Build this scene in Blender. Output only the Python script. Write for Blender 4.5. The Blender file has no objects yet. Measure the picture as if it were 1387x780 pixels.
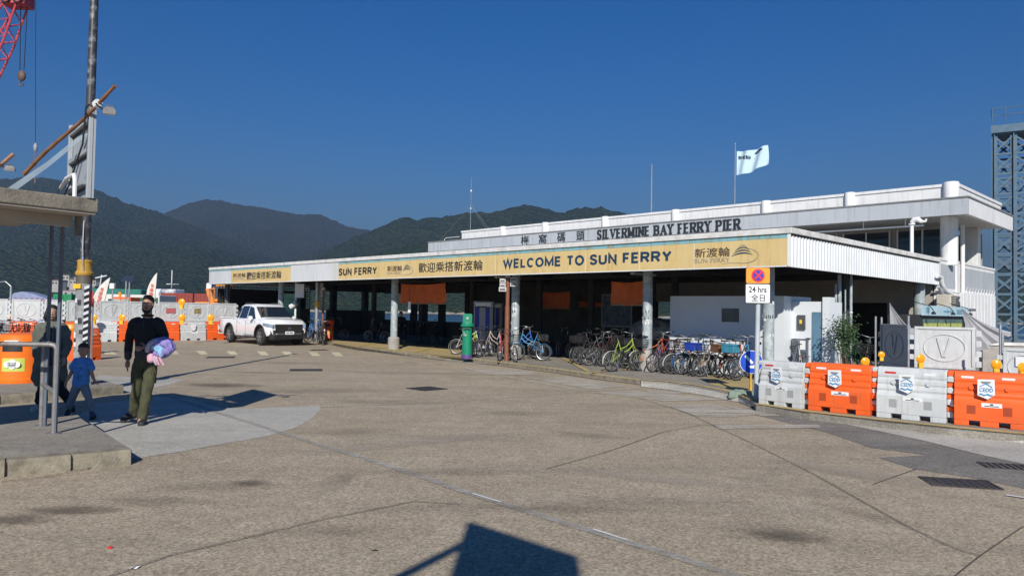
import bpy, math, random
from mathutils import Vector, Matrix
random.seed(7)
R = math.radians
sc = bpy.context.scene
COL = sc.collection
# ---------------------------------------------------------------- camera, world, sun, exposure
CAM = Vector((0, 0, 1.7))
pit, rol, FPX = R(1.75), R(1.04), 1000.0
FWD = Vector((0, math.cos(pit), math.sin(pit)))
U0 = Vector((0, -math.sin(pit), math.cos(pit)))
R0 = Vector((1, 0, 0))
CR = R0 * math.cos(rol) + U0 * math.sin(rol)
CU = U0 * math.cos(rol) - R0 * math.sin(rol)
cd = bpy.data.cameras.new('camera')
cd.sensor_width = 36
cd.lens = FPX / 1387 * 36
cd.clip_start = 0.05
cd.clip_end = 30000
cam = bpy.data.objects.new('camera', cd)
COL.objects.link(cam)
cam.matrix_world = Matrix(((CR.x, CU.x, -FWD.x, CAM.x), (CR.y, CU.y, -FWD.y, CAM.y), (CR.z, CU.z, -FWD.z, CAM.z), (0, 0, 0, 1)))
sc.camera = cam
SUND = Vector((0.03, 1.0, -0.627)).normalized()
EL = math.asin(-SUND.z)
w = bpy.data.worlds.new('World')
sc.world = w
w.use_nodes = True
nt = w.node_tree
bg = nt.nodes['Background']
sky = nt.nodes.new('ShaderNodeTexSky')
sky.sky_type = 'NISHITA'
sky.sun_disc = False
sky.sun_elevation = EL
sky.sun_rotation = R(180 + 1.7)
sky.air_density = 1.0
sky.dust_density = 0.0
sky.ozone_density = 2.5
sky.altitude = 0
hsv = nt.nodes.new('ShaderNodeHueSaturation'); hsv.inputs['Saturation'].default_value = 1.5
nt.links.new(sky.outputs[0], hsv.inputs['Color']); tint = nt.nodes.new('ShaderNodeMix'); tint.data_type = 'RGBA'; tint.blend_type = 'MULTIPLY'; tint.inputs[0].default_value = 1; tint.inputs[7].default_value = (.88, 1.02, 1.34, 1)
nt.links.new(hsv.outputs[0], tint.inputs[6]); nt.links.new(tint.outputs[2], bg.inputs[0])
bg.inputs[1].default_value = 0.062
sl = bpy.data.lights.new('sun', 'SUN')
sl.energy = 5.0
sl.angle = R(0.5)
sl.color = (1.0, 0.94, 0.85)
so = bpy.data.objects.new('sun', sl)
COL.objects.link(so)
so.rotation_euler = SUND.to_track_quat('-Z', 'Y').to_euler()
sc.view_settings.view_transform = 'Standard'
sc.view_settings.look = 'None'
sc.view_settings.exposure = 0.2
sc.view_settings.gamma = 1
sc.cycles.volume_bounces = 0
sc.cycles.max_bounces = 6
sc.cycles.transparent_max_bounces = 8

# ---------------------------------------------------------------- helpers
def ray(px, py):
    return FWD + CR * ((px - 693.5) / FPX) - CU * ((py - 390) / FPX)
def G(px, py, z=0.0):
    d = ray(px, py)
    t = (z - CAM.z) / d.z
    return CAM + d * t
def D(px, py, Y):
    d = ray(px, py)
    return CAM + d * (Y / d.y)
def srgb(c):
    return tuple(((x / 255) / 12.92 if x / 255 <= 0.04045 else ((x / 255 + 0.055) / 1.055) ** 2.4) for x in c)

MATS = {}
def mat(name, col, rough=0.6, var=0.12, scale=3.0, bump=0.15, bscale=60, metal=0.0, dirt=None, dscale=1.5, damt=0.45, spec=0.5, emit=0, streak=False, alpha=None, trans=0, coat=0):
    if name in MATS: return MATS[name]
    m = bpy.data.materials.new(name)
    m.use_nodes = True
    n = m.node_tree.nodes; l = m.node_tree.links
    p = n['Principled BSDF']
    p.inputs['Roughness'].default_value = rough
    p.inputs['Metallic'].default_value = metal
    p.inputs['Specular IOR Level'].default_value = spec
    if trans: p.inputs['Transmission Weight'].default_value = trans
    if coat: p.inputs['Coat Weight'].default_value = coat
    tc = n.new('ShaderNodeTexCoord')
    oi = n.new('ShaderNodeObjectInfo'); va = n.new('ShaderNodeVectorMath'); va.operation = 'ADD'
    l.new(tc.outputs['Object'], va.inputs[0]); l.new(oi.outputs['Location'], va.inputs[1])
    src = va.outputs[0]
    nz = n.new('ShaderNodeTexNoise'); nz.inputs['Scale'].default_value = scale; nz.inputs['Detail'].default_value = 5
    l.new(src, nz.inputs['Vector'])
    rp = n.new('ShaderNodeMapRange'); rp.inputs[1].default_value = 0.3; rp.inputs[2].default_value = 0.7
    rp.inputs[3].default_value = 1 - var; rp.inputs[4].default_value = 1 + var
    l.new(nz.outputs[0], rp.inputs[0])
    mx = n.new('ShaderNodeMix'); mx.data_type = 'RGBA'; mx.blend_type = 'MULTIPLY'; mx.inputs[0].default_value = 1
    mx.inputs[6].default_value = (*col, 1)
    l.new(rp.outputs[0], mx.inputs[7])
    out = mx.outputs[2]
    if dirt:
        mp = n.new('ShaderNodeMapping')
        if streak: mp.inputs['Scale'].default_value = (6, 6, 0.5)
        l.new(src, mp.inputs[0])
        n2 = n.new('ShaderNodeTexNoise'); n2.inputs['Scale'].default_value = dscale; n2.inputs['Detail'].default_value = 8; n2.inputs['Roughness'].default_value = 0.65
        l.new(mp.outputs[0], n2.inputs['Vector'])
        r2 = n.new('ShaderNodeMapRange'); r2.inputs[1].default_value = 0.5; r2.inputs[2].default_value = 0.75; r2.inputs[4].default_value = damt
        l.new(n2.outputs[0], r2.inputs[0])
        m2 = n.new('ShaderNodeMix'); m2.data_type = 'RGBA'; m2.inputs[7].default_value = (*dirt, 1)
        l.new(r2.outputs[0], m2.inputs[0]); l.new(out, m2.inputs[6]); out = m2.outputs[2]
    l.new(out, p.inputs['Base Color'])
    if bump:
        n3 = n.new('ShaderNodeTexNoise'); n3.inputs['Scale'].default_value = bscale; n3.inputs['Detail'].default_value = 3
        l.new(src, n3.inputs['Vector'])
        b = n.new('ShaderNodeBump'); b.inputs['Strength'].default_value = bump; b.inputs['Distance'].default_value = 0.01
        l.new(n3.outputs[0], b.inputs['Height']); l.new(b.outputs[0], p.inputs['Normal'])
    MATS[name] = m
    return m

class MB:
    def __init__(s): s.v = []; s.f = []
    def add(s, vs, fs):
        k = len(s.v); s.v += [tuple(a) for a in vs]; s.f += [tuple(i + k for i in f) for f in fs]; return s
    def box(s, x0, x1, y0, y1, z0, z1):
        return s.add([(x0,y0,z0),(x1,y0,z0),(x1,y1,z0),(x0,y1,z0),(x0,y0,z1),(x1,y0,z1),(x1,y1,z1),(x0,y1,z1)],
                     [(0,3,2,1),(4,5,6,7),(0,1,5,4),(1,2,6,5),(2,3,7,6),(3,0,4,7)])
    def bbox(s, x0, x1, y0, y1, z0, z1, b=0.01):
        # box with chamfered vertical and top edges
        b = min(b, abs(x1-x0)*.45, abs(y1-y0)*.45, abs(z1-z0)*.45)
        def rg(z, i): return [(x0+i+b,y0+i,z),(x1-i-b,y0+i,z),(x1-i,y0+i+b,z),(x1-i,y1-i-b,z),(x1-i-b,y1-i,z),(x0+i+b,y1-i,z),(x0+i,y1-i-b,z),(x0+i,y0+i+b,z)]
        rs = [rg(z0, 0), rg(z1-b, 0), rg(z1, b*.9)]
        return s.loft(rs, cap=True)
    def loft(s, rings, cap=True, closed=True):
        n = len(rings[0]); k = len(s.v)
        for r in rings: s.v += [tuple(a) for a in r]
        for i in range(len(rings) - 1):
            for j in range(n if closed else n - 1):
                a = k + i*n + j; b = k + i*n + (j+1) % n
                s.f.append((a, b, b + n, a + n))
        if cap:
            s.f.append(tuple(k + j for j in reversed(range(n))))
            s.f.append(tuple(k + (len(rings)-1)*n + j for j in range(n)))
        return s
    def tube(s, pts, r, n=8, cap=True, flat=None):
        pts = [Vector(p) for p in pts]
        rs = r if isinstance(r, (list, tuple)) else [r] * len(pts)
        rings = []; pu = None
        for i, p in enumerate(pts):
            if i == 0: t = pts[1] - p
            elif i == len(pts) - 1: t = p - pts[-2]
            else: t = (pts[i+1] - p).normalized() + (p - pts[i-1]).normalized()
            t.normalize()
            if pu is None: u = t.orthogonal().normalized() if abs(t.z) > .9 else t.cross(Vector((0,0,1))).normalized()
            else:
                u = pu - t * pu.dot(t)
                u.normalize()
            pu = u; vv = t.cross(u)
            rings.append([p + (u*math.cos(2*math.pi*k/n) + vv*math.sin(2*math.pi*k/n)) * rs[i] for k in range(n)])
        return s.loft(rings, cap)
    def lathe(s, prof, n=16, o=(0,0,0), ax='z', cap=True):
        rings = []
        for (r, h) in prof:
            ring = []
            for k in range(n):
                a = 2*math.pi*k/n; x, y = r*math.cos(a), r*math.sin(a)
                if ax == 'z': q = (o[0]+x, o[1]+y, o[2]+h)
                elif ax == 'y': q = (o[0]+x, o[1]+h, o[2]-y)
                else: q = (o[0]+h, o[1]+x, o[2]+y)
                ring.append(q)
            rings.append(ring)
        return s.loft(rings, cap)
    def prism(s, poly, z0, z1):
        n = len(poly)
        return s.loft([[(p[0], p[1], z0) for p in poly], [(p[0], p[1], z1) for p in poly]])
    def bar(s, a, b, w, h=None, up=(0,0,1)):
        a, b = Vector(a), Vector(b); h = h or w
        t = (b - a).normalized(); up = Vector(up)
        if abs(t.dot(up)) > .98: up = Vector((0,1,0))
        x = t.cross(up).normalized() * w/2; y = x.cross(t).normalized() * h/2
        return s.loft([[a-x-y, a+x-y, a+x+y, a-x+y], [b-x-y, b+x-y, b+x+y, b-x+y]])
    def torus(s, c, R_, r, n=28, m=6, ax='y', a0=0, a1=360):
        c = Vector(c); full = (a1 - a0) >= 360
        rings = []
        for i in range(n + (0 if full else 1)):
            a = R(a0 + (a1-a0)*i/n)
            if ax == 'y': d = Vector((math.cos(a), 0, math.sin(a))); e = Vector((0,1,0))
            elif ax == 'z': d = Vector((math.cos(a), math.sin(a), 0)); e = Vector((0,0,1))
            else: d = Vector((0, math.cos(a), math.sin(a))); e = Vector((1,0,0))
            rings.append([c + d*(R_ + r*math.cos(2*math.pi*k/m)) + e*r*math.sin(2*math.pi*k/m) for k in range(m)])
        if full: rings.append(rings[0])
        return s.loft(rings, cap=not full)
    def ell(s, c, rx, ry, rz, n=12, m=8):
        rings = []
        for i in range(m + 1):
            a = math.pi * i / m; q = max(math.sin(a), .02)
            rings.append([(c[0]+rx*q*math.cos(2*math.pi*k/n), c[1]+ry*q*math.sin(2*math.pi*k/n), c[2]-rz*math.cos(a)) for k in range(n)])
        return s.loft(rings)
    def quad(s, a, b, c, d): return s.add([a, b, c, d], [(0,1,2,3)])
    def mesh(s, name):
        me = bpy.data.meshes.new(name); me.from_pydata(s.v, [], s.f); me.update(); return me
    def build(s, name, m, parent=None, smooth=False, bevel=0, **kw):
        me = s.mesh(name)
        return link(name, me, m, parent, smooth, bevel, **kw)

def fixn(me):
    import bmesh
    b = bmesh.new(); b.from_mesh(me); bmesh.ops.recalc_face_normals(b, faces=b.faces); b.to_mesh(me); b.free()

def link(name, me, m=None, parent=None, smooth=False, bevel=0, label=None, cat=None, group=None, kind=None, fix=True):
    o = bpy.data.objects.new(name, me); COL.objects.link(o)
    if fix and len(me.polygons) > 1 and len(me.polygons) < 60000: fixn(me)
    if m is not None: me.materials.clear() if False else me.materials.append(m)
    if smooth:
        me.polygons.foreach_set('use_smooth', [True]*len(me.polygons))
        md = None
        try: me.set_sharp_from_angle(angle=R(38))
        except Exception: pass
    if bevel:
        b = o.modifiers.new('bevel', 'BEVEL'); b.width = bevel; b.segments = 2; b.limit_method = 'ANGLE'; b.angle_limit = R(40)
    if parent is not None: o.parent = parent
    tag(o, label, cat, group, kind)
    return o
def tag(o, label=None, cat=None, group=None, kind=None):
    if label: o['label'] = label
    if cat: o['category'] = cat
    if group: o['group'] = group
    if kind: o['kind'] = kind
    return o
def thing(name, label, cat, loc=(0,0,0), rz=0, group=None, rot=None, scale=None):
    o = bpy.data.objects.new(name, None); COL.objects.link(o); o.empty_display_size = .2
    o.location = loc; o.rotation_euler = rot if rot else (0, 0, rz)
    if scale: o.scale = (scale,)*3 if not isinstance(scale, tuple) else scale
    return tag(o, label, cat, group)
KIDS = {}
def dup(root, loc=None, rz=None, label=None, group=None):
    def cp(o, par):
        c = o.copy(); COL.objects.link(c)
        if par is not None: c.parent = par
        for ch in KIDS.get(o.name) or [x for x in bpy.data.objects if x.parent == o and x != c]: cp(ch, c)
        return c
    ks = {}
    r = cp(root, None)
    if loc is not None: r.location = loc
    if rz is not None: r.rotation_euler = (0, 0, rz)
    if label: r['label'] = label
    if group: r['group'] = group
    return r
def struct(name, mb, m, **k):
    return mb.build(name, m, None, kind='structure', **k)
_tn = [0]
def text(s, name, m, parent, o, r, u, w=None, h=None, bold=0.0, depth=0.003, **kw):
    c = bpy.data.curves.new('lettering', 'FONT'); c.body = s; c.offset = bold; c.extrude = 0.01; c.resolution_u = 3
    ob = bpy.data.objects.new('lettering_source', c); COL.objects.link(ob)
    dg = bpy.context.evaluated_depsgraph_get(); dg.update()
    me = bpy.data.meshes.new_from_object(ob.evaluated_get(dg))
    bpy.data.objects.remove(ob)
    xs = [v.co.x for v in me.vertices]; ys = [v.co.y for v in me.vertices]; 
    x0, x1, y0, y1 = min(xs), max(xs), min(ys), max(ys)
    o = Vector(o); r = Vector(r).normalized(); u = Vector(u).normalized(); n = r.cross(u)
    if w is None: w = h * (x1-x0)/(y1-y0)
    if h is None: h = w * (y1-y0)/(x1-x0)
    sx = w/(x1-x0); sy = h/(y1-y0)
    for v in me.vertices:
        q = v.co.copy()
        v.co = o + r*((q.x-x0)*sx) + u*((q.y-y0)*sy) + n*(depth if q.z > 0 else -0.001)
    me.name = name; me.materials.clear()
    return link(name, me, m, parent, fix=False, **kw)

GLY = {'W':(1.2,[[(0,1),(.25,0),(.5,1),(.75,0),(1,1)]]),'E':(.70,[[(1,1),(0,1),(0,0),(1,0)],[(0,.52),(.92,.52)]]),'L':(.64,[[(0,1),(0,0),(1,0)]]),'M':(.98,[[(0,0),(0,1),(.5,.1),(1,1),(1,0)]]),
 'T':(.76,[[(0,1),(1,1)],[(.5,1),(.5,0)]]),'N':(.80,[[(0,0),(0,1),(1,0),(1,1)]]),'F':(.66,[[(1,1),(0,1),(0,0)],[(0,.5),(.88,.5)]]),'I':(.16,[[(.5,0),(.5,1)]]),'V':(.84,[[(0,1),(.5,0),(1,1)]]),
 'R':(.80,[[(0,0),(0,1),(.6,1),(.85,.95),(.96,.84),(.96,.68),(.85,.56),(.6,.5),(0,.5)],[(.52,.5),(1,0)]]),'P':(.74,[[(0,0),(0,1),(.6,1),(.87,.95),(1,.84),(1,.65),(.87,.53),(.6,.47),(0,.47)]]),
 'B':(.78,[[(0,0),(0,1),(.6,1),(.85,.95),(.94,.84),(.94,.68),(.85,.58),(.6,.53),(0,.53)],[(.6,.53),(.88,.47),(1,.36),(1,.18),(.88,.05),(.6,0),(0,0)]]),'Y':(.82,[[(0,1),(.5,.47),(1,1)],[(.5,.47),(.5,0)]]),
 'A':(.88,[[(0,0),(.5,1),(1,0)],[(.19,.33),(.81,.33)]]),'U':(.80,[[(0,1),(0,.35),(.06,.15),(.22,.03),(.5,0),(.78,.03),(.94,.15),(1,.35),(1,1)]]),
 'S':(.76,[[(.96,.80),(.86,.93),(.65,1),(.38,1),(.14,.93),(.04,.78),(.12,.63),(.35,.55),(.65,.48),(.90,.38),(.98,.23),(.87,.07),(.62,0),(.35,0),(.12,.07),(.02,.22)]]),
 'C':(.86,[[(.5+.5*math.cos(R(q)),.5+.5*math.sin(R(q))) for q in range(38,323,15)]]),'O':(.94,[[(.5+.5*math.cos(R(q)),.5+.5*math.sin(R(q))) for q in range(0,361,15)]])}
def signwrite(s, m, parent, o, r, u, w, h, t=.17, gap=.16, space=.42, serif=False, depth=.006, name='lettering'):
    """heavy drawn capitals built stroke by stroke; each letter is one part"""
    o, r, u = Vector(o), Vector(r), Vector(u); nrm = r.cross(u)
    tot = sum((GLY[c][0]*(1.12 if serif and c != 'I' else 1)+gap+(.2 if serif and c == 'I' else 0)) if c != ' ' else space for c in s) - gap
    k = w/tot; x = 0
    for c in s:
        if c == ' ': x += space; continue
        gw = GLY[c][0]*(1.12 if serif and c != 'I' else 1) + (.2 if serif and c == 'I' else 0); mb = MB(); lay = 0
        def P(p): return (x + t/2 + p[0]*(gw-t), t*.5*(.5 if serif else 1) + p[1]*(1-t*(.5 if serif else 1)))
        strokes = []
        for st in GLY[c][1]:
            pts = [P(p) for p in st]
            if serif:
                cur = [pts[0]]
                for i in range(1, len(pts)):
                    cur.append(pts[i])
                    if i < len(pts)-1:
                        a1 = math.atan2(pts[i][1]-pts[i-1][1], pts[i][0]-pts[i-1][0]); a2 = math.atan2(pts[i+1][1]-pts[i][1], pts[i+1][0]-pts[i][0])
                        if abs((a2-a1+math.pi) % (2*math.pi) - math.pi) > R(58): strokes.append(cur); cur = [pts[i]]
                strokes.append(cur)
            else: strokes.append(pts)
        if serif:
            for p in {'I':[(.5,0),(.5,1)],'L':[(0,1),(0,0)],'E':[(0,0),(0,1)],'R':[(0,0),(0,1),(1,0)],'M':[(0,0),(1,0),(0,1),(1,1)],'N':[(0,0),(0,1),(1,1)],'B':[(0,0),(0,1)],'A':[(0,0),(1,0)],'Y':[(0,1),(1,1),(.5,0)],'F':[(0,0),(0,1)],'P':[(0,0),(0,1)],'V':[(0,1),(1,1)],'S':[]}.get(c, []):
                q = P(p); strokes.append([(q[0]-t*.95, q[1]), (q[0]+t*.95, q[1])])
        for pts in strokes:
            n = len(pts); closed = n > 3 and abs(pts[0][0]-pts[-1][0])+abs(pts[0][1]-pts[-1][1]) < 1e-6
            L_, R_ = [], []
            for i in range(n):
                pa = pts[i-1] if i else (pts[-2] if closed else None); pb_ = pts[i+1] if i < n-1 else (pts[1] if closed else None)
                ds = []
                for p0, p1 in ((pa, pts[i]), (pts[i], pb_)):
                    if p0 and p1: l = math.hypot(p1[0]-p0[0], p1[1]-p0[1]) or 1; ds.append(((p1[0]-p0[0])/l, (p1[1]-p0[1])/l))
                n1 = [(-d[1], d[0]) for d in ds]; mx, my = sum(q[0] for q in n1), sum(q[1] for q in n1); l = math.hypot(mx, my) or 1; mx, my = mx/l, my/l
                cs_ = max(.38, abs(mx*n1[0][0]+my*n1[0][1])); hw = t/2
                if serif:
                    tz = sum(abs(d[1]) for d in ds)/len(ds); hw = t*(.24+.36*tz)
                    if c in 'NAVY' and len(ds) and tz < .98 and n == 2: hw = t*.5 if (ds[0][0]*ds[0][1] < 0) else t*.28
                hw /= cs_; L_.append((pts[i][0]+mx*hw, pts[i][1]+my*hw)); R_.append((pts[i][0]-mx*hw, pts[i][1]-my*hw))
            e = depth + .0006*lay; lay += 1
            T = lambda p, z: o + r*(p[0]*k) + u*(p[1]*h) + nrm*z
            mb.loft([[T(a_, e), T(b_, e), T(b_, -.001), T(a_, -.001)] for a_, b_ in zip(L_, R_)])
        mb.build(name, m, parent)
        x += gw + gap
def flatpoly(name, pxs, z, m, kind='structure', th=None, parent=None, sub=None, **kw):
    ps = [G(x, y, z) for x, y in pxs]
    if kw.pop('jag', None):
        out = []
        for i, p in enumerate(ps):
            q = ps[(i+1) % len(ps)]; L = (q-p).length; n_ = max(1, min(60, int(L/.06))); nn = Vector((-(q-p).y, (q-p).x, 0)).normalized()
            for j in range(n_): out.append(p.lerp(q, j/n_) + nn*random.uniform(-.014, .014)*(1 if j else 0))
        ps = out
    me = bpy.data.meshes.new(name); me.from_pydata([(p.x, p.y, z) for p in ps], [], [tuple(range(len(ps)))]); me.update()
    if me.polygons[0].normal.z < 0: me.flip_normals()
    return link(name, me, m, parent, kind=kind, fix=False, **kw)
def ribbon(name, pxs, wd, z, m, kind='structure', **kw):
    ps = [G(x, y, z) for x, y in pxs]
    L = []; Rr = []
    for i, p in enumerate(ps):
        t = (ps[min(i+1, len(ps)-1)] - ps[max(i-1, 0)]); t.z = 0; t.normalize(); nn = Vector((-t.y, t.x, 0))
        L.append(p + nn*wd/2); Rr.append(p - nn*wd/2)
    vs = L + Rr; n = len(ps)
    me = bpy.data.meshes.new(name); me.from_pydata([tuple(v) for v in vs], [], [(n+i, n+i+1, i+1, i) for i in range(n-1)]); me.update()
    return link(name, me, m, None, kind=kind, fix=False, **kw)

# ---------------------------------------------------------------- materials
WHITE = mat('white_paint', (.72,.73,.73), .5, .05, 2, .05, dirt=(.36,.34,.30), dscale=1.6, damt=.5, streak=True)
SLABW = mat('weathered_white_slab', (.62,.62,.60), .8, .12, 6, .3, 40, dirt=(.32,.30,.27), dscale=2.5, damt=.7)
GREYF = mat('light_grey_fascia', (.40,.43,.46), .6, .05, 1, .05, dirt=(.24,.24,.24), dscale=1.4, damt=.6, streak=True)
CORR = mat('corrugated_white', (.62,.65,.67), .45, .06, 2, .03, dirt=(.42,.42,.40), dscale=1.2, damt=.4, streak=True)
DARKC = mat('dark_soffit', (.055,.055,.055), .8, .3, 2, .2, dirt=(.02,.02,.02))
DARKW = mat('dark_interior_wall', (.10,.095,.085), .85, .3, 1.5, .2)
COLM = mat('column_grey_paint', (.30,.35,.37), .5, .15, 5, .1, dirt=(.62,.63,.62), dscale=5, damt=.8)
CONC = mat('concrete', (.33,.31,.28), .9, .15, 6, .5, 50, dirt=(.15,.14,.12), dscale=4, damt=.6)
BLACK = mat('black_plastic', (.018,.018,.02), .5, .2, 8, .05)
RUBBER = mat('rubber', (.02,.02,.02), .85, .2, 8, .1)
STEEL = mat('galvanised_steel', (.36,.38,.40), .45, .15, 10, .1, metal=.6)
CHROME = mat('chrome', (.55,.55,.56), .25, .05, 5, 0, metal=.95)
TXT = mat('sign_black', (.02,.025,.03), .5, .05, 3, 0)
TXB = mat('sign_navy', (.012,.045,.095), .5, .1, 3, 0)
TXG = mat('sign_brown', (.09,.06,.04), .6, .1, 3, 0)
TXF = mat('sign_faded_grey', (.30,.27,.20), .6, .1, 3, 0)
ORANGE = mat('orange_plastic', (.80,.115,.015), .5, .12, 2.5, .08, dirt=(.38,.13,.06), dscale=2.2, damt=.75, streak=True)
PWHITE = mat('white_plastic', (.52,.545,.55), .5, .08, 3, .08, dirt=(.33,.32,.29), dscale=2.2, damt=.75, streak=True)
AMBER = mat('amber_lens', (.85,.32,.01), .25, .1, 8, .05)
YEL = mat('yellow_plastic', (.75,.42,.02), .5, .1, 6, .05)
# ---------------------------------------------------------------- ground
def ground_mat(name, c1, c2, c3, stain, big=.25, aggregate=.3, stainamt=.55, mscale=1.2):
    m = bpy.data.materials.new(name); m.use_nodes = True
    n = m.node_tree.nodes; l = m.node_tree.links; p = n['Principled BSDF']
    p.inputs['Roughness'].default_value = .9; p.inputs['Specular IOR Level'].default_value = .25
    tc = n.new('ShaderNodeTexCoord'); s = tc.outputs['Object']
    def noise(sc_, det=6, rough=.6, vec=None, dist=0):
        a = n.new('ShaderNodeTexNoise'); a.inputs['Scale'].default_value = sc_; a.inputs['Detail'].default_value = det; a.inputs['Roughness'].default_value = rough
        a.inputs['Distortion'].default_value = dist
        l.new(vec or s, a.inputs['Vector']); return a.outputs[0]
    def mix(f, a, b, mode='MIX'):
        x = n.new('ShaderNodeMix'); x.data_type = 'RGBA'; x.blend_type = mode
        for i, q in ((0, f), (6, a), (7, b)):
            if hasattr(q, 'is_output'): l.new(q, x.inputs[i])
            elif i == 0: x.inputs[0].default_value = q
            else: x.inputs[i].default_value = (*q, 1)
        return x.outputs[2]
    def mr(v, a, b, c=0, d=1):
        x = n.new('ShaderNodeMapRange'); x.inputs[1].default_value = a; x.inputs[2].default_value = b; x.inputs[3].default_value = c; x.inputs[4].default_value = d
        l.new(v, x.inputs[0]); return x.outputs[0]
    col = mix(mr(noise(big, 5), .35, .65), c1, c2)
    col = mix(mr(noise(mscale, 9, .7, dist=.6), .48, .68, 0, .7), col, c3)
    # stretched worn wheel tracks
    mp = n.new('ShaderNodeMapping'); mp.inputs['Rotation'].default_value = (0, 0, R(28)); mp.inputs['Scale'].default_value = (.14, 1.1, 1); l.new(s, mp.inputs[0])
    col = mix(mr(noise(1.3, 8, .65, mp.outputs[0]), .52, .74, 0, .5), col, stain)
    col = mix(mr(noise(.42, 10, .62, dist=.9), .60, .74, 0, stainamt), col, stain)
    vor = n.new('ShaderNodeTexVoronoi'); vor.inputs['Scale'].default_value = 62; l.new(s, vor.inputs['Vector'])
    hs = n.new('ShaderNodeSeparateColor'); l.new(vor.outputs['Color'], hs.inputs[0])
    col = mix(1.0, col, mr(hs.outputs[0], 0, 1, 1-aggregate, 1+aggregate), 'MULTIPLY')
    col = mix(1.0, col, mr(noise(28, 5, .8), .3, .7, .78, 1.22), 'MULTIPLY')
    col = mix(1.0, col, mr(noise(5, 7, .75, dist=.4), .3, .7, .87, 1.12), 'MULTIPLY')
    col = mix(mr(noise(2.6, 10, .75, dist=1.2), .62, .70, 0, .35), col, stain)
    l.new(col, p.inputs['Base Color'])
    b = n.new('ShaderNodeBump'); b.inputs['Strength'].default_value = .55; b.inputs['Distance'].default_value = .006
    l.new(noise(110, 3, .7), b.inputs['Height']); l.new(b.outputs[0], p.inputs['Normal'])
    MATS[name] = m; return m
def worn(m, lo, hi):
    n = m.node_tree.nodes; l = m.node_tree.links; p = n['Principled BSDF']
    tc = n.new('ShaderNodeTexCoord'); mp = n.new('ShaderNodeMapping'); mp.inputs['Rotation'].default_value = (0, 0, R(52)); mp.inputs['Scale'].default_value = (.5, 4.5, 1); l.new(tc.outputs['Object'], mp.inputs[0])
    a = n.new('ShaderNodeTexNoise'); a.inputs['Scale'].default_value = 1.6; a.inputs['Detail'].default_value = 7; a.inputs['Roughness'].default_value = .7; l.new(mp.outputs[0], a.inputs[0])
    x = n.new('ShaderNodeMapRange'); x.inputs[1].default_value = lo; x.inputs[2].default_value = hi; x.inputs[4].default_value = .8; l.new(a.outputs[0], x.inputs[0]); l.new(x.outputs[0], p.inputs['Alpha'])
ROADM = ground_mat('exposed_aggregate_concrete', (.365,.305,.222), (.315,.263,.19), (.42,.358,.27), (.175,.152,.12), aggregate=.34)
PATCH = ground_mat('pale_repair_concrete', (.41,.395,.35), (.36,.35,.31), (.46,.445,.40), (.22,.21,.18), .5, .12, .4)
ASPH = ground_mat('worn_asphalt', (.20,.19,.165), (.17,.16,.145), (.24,.225,.195), (.10,.095,.085), .5, .3)
APRON = ground_mat('pale_apron', (.45,.43,.38), (.40,.38,.34), (.50,.48,.43), (.28,.26,.22), .5, .15, .3)
PAVEM = ground_mat('pavement_grey', (.27,.25,.21), (.23,.21,.18), (.33,.31,.27), (.11,.10,.09), .4, .2)
YPAV = ground_mat('yellowish_paving', (.42,.32,.14), (.34,.27,.14), (.50,.40,.19), (.20,.17,.12), .7, .2)
YLINE = ground_mat('worn_yellow_paint', (.56,.42,.14), (.50,.38,.15), (.56,.46,.25), (.32,.27,.18), .8, .15, .5, 5)
worn(YLINE, .28, .46)
WLINE = ground_mat('worn_white_paint', (.52,.48,.41), (.46,.42,.35), (.58,.54,.47), (.34,.30,.25), 1.5, .15, .8, 6)
worn(WLINE, .34, .52)
CREAM = ground_mat('cream_marking', (.62,.57,.36), (.55,.50,.32), (.66,.62,.45), (.33,.29,.22), 1, .15, .5, 6)
JOINT = mat('joint_sealant', (.09,.078,.062), .9)
IRON = mat('cast_iron', (.035,.032,.032), .7, .2, 10, .3)

# land sheet: road level z=0, sea beyond
mb = MB(); mb.box(-160, 170, -60, 62, -4, 0); mb.box(-160, -25, 62.01, 75, -4, -.004)
struct('road', mb, ROADM)
mb = MB(); mb.box(-9000, 9000, -3000, 12000, -9, -8); struct('seabed', mb, mat('sea_bed', (.10,.10,.08)))
# water
def water():
    m = bpy.data.materials.new('sea_water'); m.use_nodes = True
    n = m.node_tree.nodes; l = m.node_tree.links; p = n['Principled BSDF']
    p.inputs['Base Color'].default_value = (.02,.075,.13,1); p.inputs['Roughness'].default_value = .22
    tc = n.new('ShaderNodeTexCoord'); a = n.new('ShaderNodeTexNoise'); a.inputs['Scale'].default_value = .6; a.inputs['Detail'].default_value = 6
    l.new(tc.outputs['Object'], a.inputs[0]); b = n.new('ShaderNodeBump'); b.inputs['Strength'].default_value = .9; b.inputs['Distance'].default_value = .35
    l.new(a.outputs[0], b.inputs['Height']); l.new(b.outputs[0], p.inputs['Normal']); return m
me = bpy.data.meshes.new('sea'); me.from_pydata([(-9000,-3000,-2.6),(9000,-3000,-2.6),(9000,12000,-2.6),(-9000,12000,-2.6)], [], [(0,1,2,3)])
link('sea', me, water(), kind='structure', fix=False)

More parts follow.
